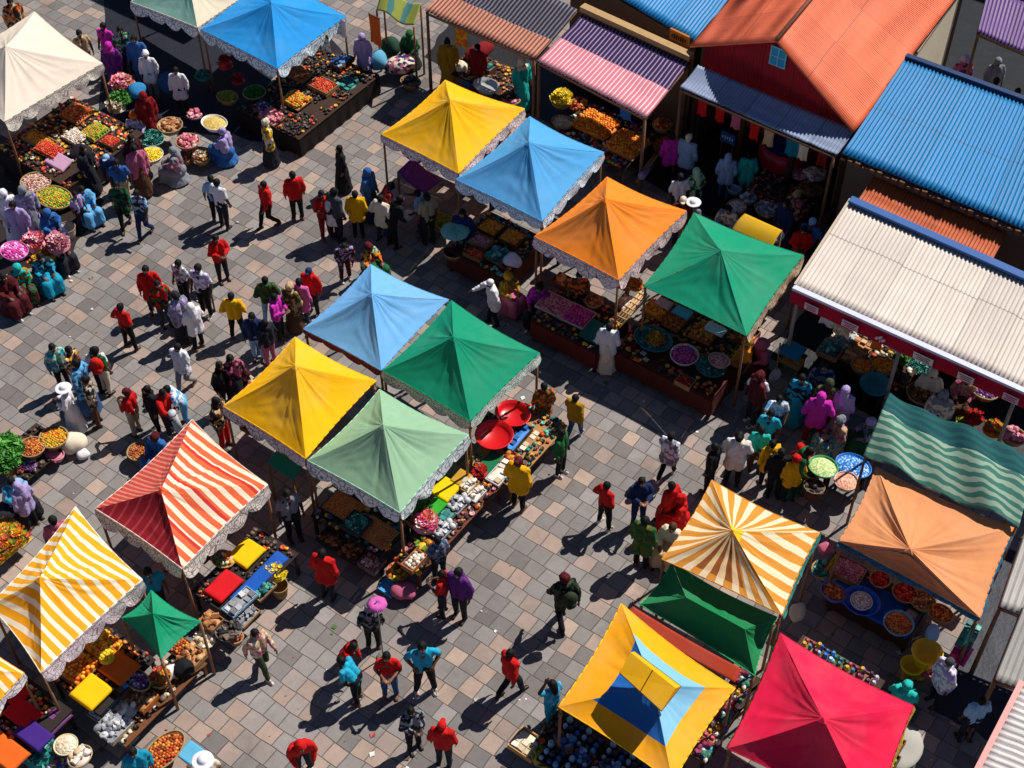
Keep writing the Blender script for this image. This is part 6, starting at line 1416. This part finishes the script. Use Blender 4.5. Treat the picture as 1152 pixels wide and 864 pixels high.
put(1058, 690, 'basket', .5, .42, 'balls', 'dried', 'of orange pieces at the back right of the blue table', .78, sz=.035)
put(1026, 690, 'tray', .3, .24, 'folded', 'silver', 'small pale one between the red fruit and blue rim', .78)
bundle('light blue bag hanging off the blue table end', 1049, 712, .2, .6, 'lblue', (.8, .7, 1.2))
put(1090, 714, 'none', .3, .7, 'folded', 'tealish', 'in a pile at the right pole of the tan tent', .7)
put(1081, 735, 'none', .35, .5, 'folded', 'magenta', 'below the teal pile by the right passage', .5)
hanging('teal cloth hung inside the tan tent right side', 1096, 700, .5, .5, 1.8, 'turq+teal', rot=GA + R(90))
for nm, px, py, r, hh, lb in (('bucket', 1043, 734, .27, .78, 'large yellow tub beside the tan tent'), ('bucket', 1026, 749, .2, .5, 'smaller yellow tub tucked against the large yellow one')):
    c = at(px, py, hh); c = Vector((c.x, c.y, 0)); rt_ = empty(nm, c); tag(rt_, lb, 'tub'); mb = MB(); mb.lathe([(.001, .06), (r * .62, .02), (r * .6, .0), (r * .66, .12), (r * .95, hh), (r * 1.08, hh + .02), (r * 1.08, hh + .04), (r * .92, hh + .03), (r * .6, hh - .1), (.001, hh - .12)], 32); obj('tub_body', mb.mesh('tub_body', plastic('#e8b400')), rt_)
    o_ = use('rim', ring_mesh(r * 1.08, .016), [plastic('#f4c820')], rt_); o_.location = (0, 0, hh + .03)
put(1049, 756, 'crate', .34, .26, 'jumble', 'pinkish', 'small pink one before the dark cap', .3, 'pc84a6a')
put(1113, 640, 'crate', .3, .3, 'folded', 'red', 'red one beyond the tan tent right corner', 1.0)
# jars along the crimson tent back edge
T_('narrow shelf of jars behind the crimson tent', [(906, 722), (985, 770)], .6, pad=.12)
for i, (x, y) in enumerate([(912, 727), (928, 736), (944, 745), (960, 754), (976, 763)]):
    put(x, y, 'tray', .36, .26, 'jars', ('rainbow', 'blueg', 'tealish', 'rainbow', 'purple')[i], ('first from the green canopy', 'second from the green canopy', 'third from the green canopy', 'fourth from the green canopy', 'last')[i] + ' on the jar shelf', .62, sz=.05)
# --- banded tent goods
T_('dark table of bowls under the banded tent front', [(622, 815), (640, 850), (745, 905), (735, 868)], .5, pad=.1)
for i in range(4):
    for j in range(3):
        x, y = 640 + i * 25 - j * 9, 822 + i * 14.5 + j * 15
        put(x + rt.uniform(-3, 3), y + rt.uniform(-2, 2), 'tray', .46, .4, ('jars', 'jumble', 'jars', 'balls')[(i * 2 + j) % 4], 'bluejar', f"of banded tent, {('back', 'middle', 'front')[j]} row {('first', 'second', 'third', 'fourth')[i]} along", .52, '#26201e', sz=.055)
T_('strip table between the banded and crimson tents', [(835, 758), (790, 850)], .7, pad=.12)
for i, (x, y) in enumerate([(836, 764), (826, 784), (815, 804), (804, 824), (793, 845)]):
    put(x, y, 'tray', .36, .42, 'jars' if i % 2 else 'jumble', 'rainbow', ('nearest the green canopy', 'second below the green canopy', 'third down', 'fourth down', 'lowest')[i] + ' between the banded and crimson tents', .72, sz=.05)
put(593, 836, 'crate', .55, .5, 'folded', 'cream', 'standing alone on the paving by the banded tent', .2, '#c89a64')
put(612, 850, 'basket', .4, .5, 'jumble', 'limes', 'narrow one by the left pole of the banded tent', .2)
bundle('yellow cloth at the bottom edge by the banded tent', 628, 858, .25, .2, '#e0b020', (1.4, .8, .5))
for i, (x, y) in enumerate([(1006, 838), (1000, 856)]):
    put(x, y, 'crate', .3, .4, 'balls', ('mango', 'limes')[i], ('upper', 'lower')[i] + ' one of two right of the crimson tent', .9, sz=.04)
bundle('pale grey sheet heap on the paving right of the crimson tent', 1018, 840, .42, .02, '#a8a49c', (.8, 1.2, .3))
put(925, 640, 'basket', .4, .5, 'jumble', 'tealish', 'of teal things by the sunburst tent right corner', .6)
bundle('pale bag beside the green canopy right corner', 897, 688, .2, .3, 'cream', (.8, 1.1, .8))
bundle('pink topped bag between the sunburst tent and tan tent', 929, 617, .15, .8, 'rose')
# --- sage green tent
T_('spice table in front of the sage green tent', [(362, 575), (428, 625), (452, 590), (385, 548)], .66, col='#2a2022')
put(387, 570, 'board', .76, .56, 'grain', 'spice', 'at the left of the spice table', .70, mound=.03)
put(401, 588, 'crate', .5, .5, 'balls', 'tealish', 'of dark green pieces between two spices', .68, '#3a3a3a', sz=.035)
put(424, 599, 'board', .76, .56, 'grain', 'spice', 'at the right of the spice table', .70, mound=.03)
put(433, 614, 'plate', .36, .32, 'balls', 'orange', 'small orange one at the spice table corner', .6, '#3a2a2a', sz=.025)
put(373, 606, 'crate', .55, .36, 'jumble', 'brown', 'lowest left in front of the spice table', .3, '#26262c')
put(396, 619, 'crate', .5, .42, 'jumble', 'brown', 'lowest middle in front of the spice table', .3, '#26262c')
put(418, 631, 'crate', .45, .42, 'balls', 'stripe', 'lowest right in front of the spice table', .3, '#6a5a5a', sz=.03)
T_('long display bench along the sage green tent side', [(452, 632), (470, 645), (560, 548), (538, 530)], .56, col='#6a3a24', pad=.04)
cloth('bright yellow sheet on the display bench', 501, 549, .5, .56, .78, '#e8c000')
cloth('bright green sheet on the display bench', 490, 569, .34, .42, .78, '#2f9a2a')
cloth('brown yellow patterned sheet at the back of the display bench', 519, 537, .36, .42, .8, '#b88a2a')
put(514, 565, 'tray', .42, .5, 'jumble', 'silver', 'silver one beside the yellow sheet', .6, '#8a8c92')
put(501, 577, 'tray', .42, .5, 'folded', 'tealish', 'of green glass beside the green sheet', .6, '#3a5a50')
put(497, 594, 'tray', .4, .55, 'jumble', 'silver', 'silver one below the pink blossoms', .6, '#8a8c92')
put(478, 590, 'none', .5, .5, 'flower', 'flower', 'pale pink, biggest, on the display bench', .75, sz=.055, mound=.18)
put(472, 572, 'none', .5, .5, 'leaf', 'greens', 'behind the pale pink blossoms', .8, mound=.2)
put(466, 630, 'crate', .3, .5, 'balls', 'white', 'narrow at the lower end of the display bench', .58, '#a86a40', sz=.05)
put(476, 612, 'crate', .3, .34, 'jumble', 'flowery', 'of small bright packets on the display bench', .58)
put(527, 545, 'crate', .3, .4, 'jumble', 'white', 'white and blue checked, near the bench top end', .62)
put(535, 555, 'tray', .3, .4, 'jumble', 'white', 'white one nearest the yellow shirt', .58, '#c8c4c0')
put(447, 643, 'basket', .45, .45, 'jumble', 'flowery', 'on the paving under the bench lower end', .1)
put(437, 661, 'tray', .4, .3, None, '', 'light blue one on the paving by the rose bag', .05, 'p4a9ad0')
bundle('rose cloth bag on the paving below the bench', 454, 664, .24, .1, 'rose', (1.1, .9, .6))
put(540, 532, 'none', .3, .3, 'flower', 'red', 'at the emerald tent front pole', .7)
# red tubs
T_('wooden rack holding the red tubs', [(545, 520), (575, 545), (616, 478), (590, 455)], .62, col='#a87a4c')
put(556, 489, 'basin', .82, .82, None, '', 'wide red one nearer the sage green tent', .75, '#c81018')
put(577, 465, 'basin', .80, .74, None, '', 'wide red one nearer the patterned coat', .70, '#c81018')
cloth('dark green sheet below the red tubs', 551, 520, .36, .7, .66, '#0f6a44')
put(564, 531, 'tray', .36, .7, 'folded', 'white', 'of white papers beside the dark green sheet', .6, '#c8c4c0')
put(583, 492, 'crate', .26, .8, 'folded', 'blueg', 'of blue cloths along the red tubs', .6, '#3a2a20')
put(597, 496, 'tray', .2, .8, 'folded', 'cream', 'narrow wooden one at the outer edge of the rack', .5, '#c8a070')
put(574, 516, 'crate', .3, .4, 'jumble', 'dried', 'behind the boxy yellow shirt', .55)
# --- red striped tent
T_('bright cloth table beside the red striped tent', [(232, 652), (258, 690), (325, 630), (295, 600)], .72, col='#2a2220')
cloth('bright yellow sheet by the red striped tent valance', 277, 621, .55, .62, .84, '#e8b800')
cloth('bright red sheet by the red striped tent valance', 251, 658, .5, .7, .84, '#c80f1c')
cloth('blue tarpaulin strip beyond the red and yellow sheets', 291, 650, .34, 1.5, .76, '#1450a8')
put(270, 677, 'tray', .34, .7, 'folded', 'silver', 'of pale blue cloths beside the red sheet', .74, '#7a9ab0')
put(296, 663, 'tray', .3, .5, 'jumble', 'tealish', 'of teal blossoms by the blue tarpaulin', .6)
put(276, 692, 'tray', .36, .5, 'jumble', 'silver', 'of clear wares below the pale blue cloths', .5)
put(257, 709, 'basin', .52, .5, 'jumble', 'dark', 'clear grey one by the small green canopy', .5, '#5a6068')
put(237, 698, 'crate', .4, .36, 'jumble', 'nuts', 'right behind the small green canopy corner', .6)
put(310, 645, 'none', .46, .46, 'flower', 'lemon', 'in the basket at the end of the blue tarpaulin', .55, mound=.14)
put(314, 659, 'deep', .36, .36, None, '', 'empty tan one under the yellow blossom', 0)
put(265, 717, 'basket', .3, .3, 'balls', 'dried', 'small one beside the clear grey basin', .4, sz=.04)
# --- yellow striped tent
T_('fruit table under the large yellow striped tent', [(72, 752), (110, 800), (172, 742), (128, 712)], .74, col='#2a2220', pad=.04)
put(88, 752, 'board', .6, .66, 'balls', 'orange', 'of oranges left under the large yellow striped valance', .78, sz=.045, mound=.12)
put(117, 728, 'board', .6, .6, 'balls', 'mango', 'beside the orange sheet under the striped valance', .78, sz=.045, mound=.12)
put(120, 740, 'none', .3, .3, 'balls', 'lemon', 'in a little pile behind the orange sheet', .9, sz=.04, mound=.08)
cloth('bright yellow sheet on the large striped tent table', 102, 777, .62, .60, .88, '#f0b800')
cloth('orange sheet on the large striped tent table', 134, 750, .62, .56, .88, '#d8601a')
T_('low front bench of the large striped tent', [(115, 815), (132, 832), (228, 750), (205, 728)], .4, col='#6a4024', pad=.02)
put(154, 765, 'basket', .62, .38, 'balls', 'purple', 'oval with purple and white pieces by the orange sheet', .55, '#8a7a98', sz=.03)
put(119, 793, 'tray', .34, .7, 'balls', 'silver', 'of grey pieces below the yellow sheet', .5, '#7a7a80', sz=.025)
put(128, 816, 'crate', .5, .56, 'jumble', 'silver', 'lowest glassy one at the bench end', .4, '#a8a090')
put(143, 798, 'plate', .4, .4, 'jumble', 'white', 'stacked pale one on the low front bench', .45, '#d8c8c0')
put(160, 785, 'crate', .44, .44, 'jumble', 'nuts', 'with orange rim on the low front bench', .42, '#b86a30')
put(138, 775, 'crate', .24, .3, 'folded', 'bluejar', 'small dark blue one behind the pale plate', .6)
put(180, 763, 'basket', .42, .42, 'flower', 'flowery', 'of yellow blossom on the low front bench', .45, sz=.04)
bundle('white bag between yellow blossom and the black bag', 193, 755, .17, .4, 'white', (.8, 1.3, .8))
bundle('black bag on the low bench near the small green canopy', 206, 751, .2, .4, '#15151a', (1, 1, .9))
put(217, 737, 'crate', .42, .4, 'jumble', 'nuts', 'brown one right of the black bag', .42, '#9a7a54')
put(230, 720, 'plate', .44, .4, 'jumble', 'cream', 'pale one at the far end of the low bench', .45, '#c8c0b4')
put(203, 728, 'tray', .3, .4, 'balls', 'dried', 'under the small green canopy edge', .5, sz=.035)
put(245, 700, 'tray', .3, .5, 'jumble', 'silver', 'grey one beyond the small green canopy', .45)
# --- bottom left
T_('display table of the half seen striped tent', [(-20, 790), (30, 845), (62, 810), (12, 752)], .7, col='#2a2220')
cloth('dark red sheet beside the half seen striped tent', 14, 776, .66, .46, .86, '#c00f1c')
cloth('second red sheet below the first at the left edge', 25, 801, .66, .46, .86, '#c41224')
cloth('deep purple sheet beside the red ones', 37, 825, .70, .42, .86, '#3c1f78')
cloth('orange sheet at the bottom left corner', 6, 845, .8, .5, .8, '#d8601a')
put(62, 812, 'none', .34, .6, 'folded', 'purple', 'patterned, in a pile beside the deep purple sheet', .6)
put(74, 838, 'plate', .44, .44, 'grain', 'cream', 'cream round one in the bottom left pile', .5, '#d8c8a0')
put(90, 851, 'basin', .4, .5, 'jumble', 'white', 'oval one in the bottom left pile', .35, '#b09878')
put(48, 848, 'none', .7, .7, 'jumble', 'tealish', 'heaped in the bottom left corner', .2, mound=.3)
put(68, 858, 'none', .5, .5, 'jumble', 'rainbow', 'spilling beside the teal heap in the corner', .1, mound=.15)
boat = put(184, 845, 'basket', .56, .95, 'balls', 'dried', 'boat shaped on the open paving at the bottom left', .25, '#8a6a48', .035)
cloth('light blue mat lying on the paving by the white hat', 214, 846, .4, .42, .03, '#5aa8cc')
cloth('pale green mat lying below the low bench', 142, 829, .42, .36, .03, '#a8bcae')
# --- left edge greens
T_('low stand of greens at the left edge', [(-10, 520), (75, 500)], .3, pad=.05)
put(8, 510, 'crate', .9, .8, 'leaf', 'greens', 'heaped with greens at the left edge', .32, sz=.06, mound=.25)
put(36, 503, 'basket', .56, .56, 'balls', 'dried', 'of small orange fruit beside the greens', .4, sz=.026)
put(60, 492, 'basket', .62, .60, 'balls', 'mango', 'of yellow fruit beside the wide white hat', .4, sz=.032)
put(31, 521, 'basin', .46, .36, 'leaf', 'purple', 'purple one below the small orange fruit', .2, '#6a3a68')
put(61, 510, 'basin', .5, .36, 'folded', 'rose', 'rose one below the yellow fruit', .15, '#c88a98')
bundle('cream bundle tied on the paving beside the yellow fruit', 82, 497, .3, .05, 'cream', (1, .9, .8))
bundle('small pale bag at the foot of the cream bundle', 93, 510, .14, .02, 'white')
put(156, 508, 'basket', .5, .5, 'balls', 'spice', 'small one in front of the blue dress woman', .15, sz=.03)
put(4, 612, 'none', .7, .9, 'flower', 'flowery', 'growing thick at the left edge above the striped tent', .4, sz=.05, mound=.25)
bundle('white bag beside the yellow and orange blossoms', 14, 610, .15, .4, 'white')
bundle('dark bag at the left edge beside the blossoms', 8, 575, .3, .1, 'dark')
parasol('small pink parasol above the camouflage walker', 424, 680, .2, 1.9, '#d060b0', .35)
bl = at(237, 348); bd = empty('clothes_rail', bl, GA); tag(bd, 'tall narrow black stand beside the lilac shirted man', 'stand')
for s in (-1, 1): mb = MB(); mb.box((s * .14, 0, .5), (.03, .03, 1.0)); obj('upright', mb.mesh('upright', M('paint', '#15151a', .5), False), bd)
for z_ in (.03, .97): mb = MB(); mb.box((0, 0, z_), (.26, .028, .03)); obj('crossbar', mb.mesh('crossbar', M('paint', '#15151a', .5), False), bd)

# ------------------------------------------------------------------ dim interiors: goods deep under the tents
bg_r = random.Random(31)
DEEP = [('back row golden yellow tent', (515, 180), ['rose', 'dark', 'mixed', 'white']), ('back row sky blue tent', (592, 236), ['mixed', 'tealish', 'purple', 'dark']), ('orange tent', (668, 298), ['nuts', 'white', 'mixed', 'brown']),
        ('back row emerald tent', (800, 345), ['mixed', 'dried', 'white', 'brown']), ('lower golden yellow tent', (322, 495), ['brown', 'mixed', 'dark', 'white']), ('sage green tent', (428, 560), ['brown', 'nuts', 'mixed', 'dark']),
        ('lower emerald tent', (515, 455), ['mixed', 'white', 'rose', 'dark']), ('red striped tent', (215, 610), ['dark', 'tealish', 'brown', 'mixed']), ('large yellow striped tent', (70, 725), ['dark', 'brown', 'mixed', 'nuts'])]
OR = ['leftmost', 'second from left', 'third from left', 'rightmost']
for tn, (x, y), pl in DEEP:
    T_('back shelf in the shade of the ' + tn, [(x - 38, y - 22), (x + 38, y + 18)], .6, col='#2e211a', pad=.05)
    for i in range(4):
        put(x - 36 + 24 * i, y - 17 + i * 12, bg_r.choice(['crate', 'basket', 'crate']), .5, .42, bg_r.choice(['jumble', 'balls', 'jumble']), pl[i], OR[i] + ' at the back of the ' + tn, .62, sz=.04)

# small wares that fill the rest of every table top
for ti, (c, w_, d_, z, lb) in enumerate(TABLES):
    mb = MB(); cu, cv = c.dot(U), c.dot(V); near = [f for f in FOOT if abs(f[0] - cu) < w_ and abs(f[1] - cv) < d_ and f[4] > z - .3]
    y = -d_ / 2 + .06
    while y < d_ / 2 - .04:
        x = -w_ / 2 + .06
        while x < w_ / 2 - .04:
            xx, yy = x + rt.uniform(-.03, .03), y + rt.uniform(-.03, .03)
            if not any(abs(cu + xx - f[0]) < f[2] / 2 + .02 and abs(cv + yy - f[1]) < f[3] / 2 + .02 for f in near) and rt.random() < .88:
                r_ = rt.uniform(.03, .055); v_ = rt.random() * .999; k = rt.random(); P_ = (xx, yy, z + r_ * .6)
                if k < .35: mb.box((xx, yy, z + r_ * .5 + .003), (r_ * 2, r_ * rt.uniform(1, 2), r_), rt.uniform(-.4, .4), 0, v_)
                elif k < .75: mb.ball(P_, r_, (1, rt.uniform(.8, 1.3), .8), 8, 6, 0, v_); mb.ball((xx + .03, yy + .02, z + r_), r_ * .7, (1, 1, 1), 7, 5, 0, (v_ + .1) % .999)
                else: mb.lathe([(r_ * .7, .003), (r_, .02), (r_ * 1.1, .05), (r_ * .9, .05), (.001, .02)], 10, 0, 0, (xx, yy, z), r=v_)
            x += .105
        y += .105
    pl = ['mixed', 'dark', 'nuts', 'rainbow', 'rose', 'tealish', 'dark', 'dried', 'cream'][ti % 9]
    if not mb.f: continue
    o_ = obj('small_wares', mb.mesh('small_wares', palette('small_' + pl, PAL[pl] + PAL['dark'] + PAL['mixed'][:2]), True), None, (c.x, c.y, 0), GA)
    tag(o_, 'small wares crowding the ' + ' '.join(lb.split()[:13]), 'wares', None, 'stuff')
def painted_shade(label, pts, col):  # dark sheet added on the paving, painting deep shade by its colour
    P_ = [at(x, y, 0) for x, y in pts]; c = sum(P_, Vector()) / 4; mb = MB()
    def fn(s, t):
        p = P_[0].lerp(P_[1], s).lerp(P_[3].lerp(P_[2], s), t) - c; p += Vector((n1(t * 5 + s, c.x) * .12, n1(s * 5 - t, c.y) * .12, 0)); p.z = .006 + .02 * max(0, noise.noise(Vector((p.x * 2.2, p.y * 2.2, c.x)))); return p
    mb.grid(fn, 60, 40); o_ = obj('painted_shade', mb.mesh('painted_shade', M('tarpaulin', col, .55, .35, 3, .01, 12)), None, c); tag(o_, label, 'painted_shade', 'added dark sheets that paint shade on the paving')  # no real tarpaulin: this material only carries the painted shade
painted_shade('dark navy sheet of painted shade between the cream tent and the vivid blue tent', [(112, 150), (262, 152), (330, 60), (120, -30)], '#22232e')
painted_shade('black sheet of painted shade under the peach and pink striped awnings', [(478, 66), (722, 196), (768, 128), (520, 6)], '#1c1a1c')
painted_shade('black sheet of painted shade in the yard below the grey awning', [(716, 196), (880, 292), (964, 200), (776, 112)], '#1d1b1f')
painted_shade('black sheet of painted shade under the long cream roof', [(868, 402), (1150, 560), (1190, 440), (915, 335)], '#1e1c20')
painted_shade('dark brown sheet of painted shade under the left edge baskets', [(-30, 320), (80, 290), (118, 226), (0, 150)], '#2b2220')
painted_shade('dark sheet of painted shade around the fruit table of the vivid blue tent', [(262, 152), (320, 170), (420, 104), (372, 40)], '#24202a')
painted_shade('dark blue sheet of painted shade along the right hand passage', [(1052, 800), (1150, 850), (1180, 640), (1128, 612)], '#242632')

yd = MB(); yd.v = [at(1040, 75, .005), at(1230, 150, .005), at(1250, -60, .005), at(1085, -60, .005)]; yd.face((0, 1, 2, 3))  # dark floor added so the yard's shade is put into its colour
o_ = obj('yard_shade', yd.mesh('yard_shade', M('yard_shade_dark', '#2a2c30', .9, .3, 3, .01, 12), False)); o_['kind'] = 'structure'
# scraps on the paving
lm = MB(); rl = random.Random(77)
for _ in range(420):
    x, y = rl.uniform(-30, 1180), rl.uniform(90, 900); p = at(x, y, 0); a = rl.uniform(0, 6.3); s = rl.choice([.012, .018, .018, .03, .05]); v_ = rl.random() * .999
    if rl.random() < .6:
        k = len(lm.v); c, sn = math.cos(a), math.sin(a)
        for qx, qy, qz in ((-1, -1, 0), (1, -.8, .35), (1.1, 1, .05), (-.8, .9, .4)): lm.v.append(p + Vector(((qx * c - qy * sn) * s, (qx * sn + qy * c) * s, .008 + qz * s)))
        lm.face((k, k + 1, k + 2, k + 3), 0, None, v_)
    else: lm.ball(p + Z * s * .4, s * .7, (1.4, 1, .6), 6, 4, 0, v_)
o_ = obj('litter', lm.mesh('litter', palette('litter', ['#d8d4cc', '#8a6a48', '#b8b0a0', '#4a6a3a', '#5a4a3c', '#e0dcd4', '#a04030', '#6a7a8a']), False)); tag(o_, 'scraps of paper and leaves scattered over the paving', 'litter', None, 'stuff')
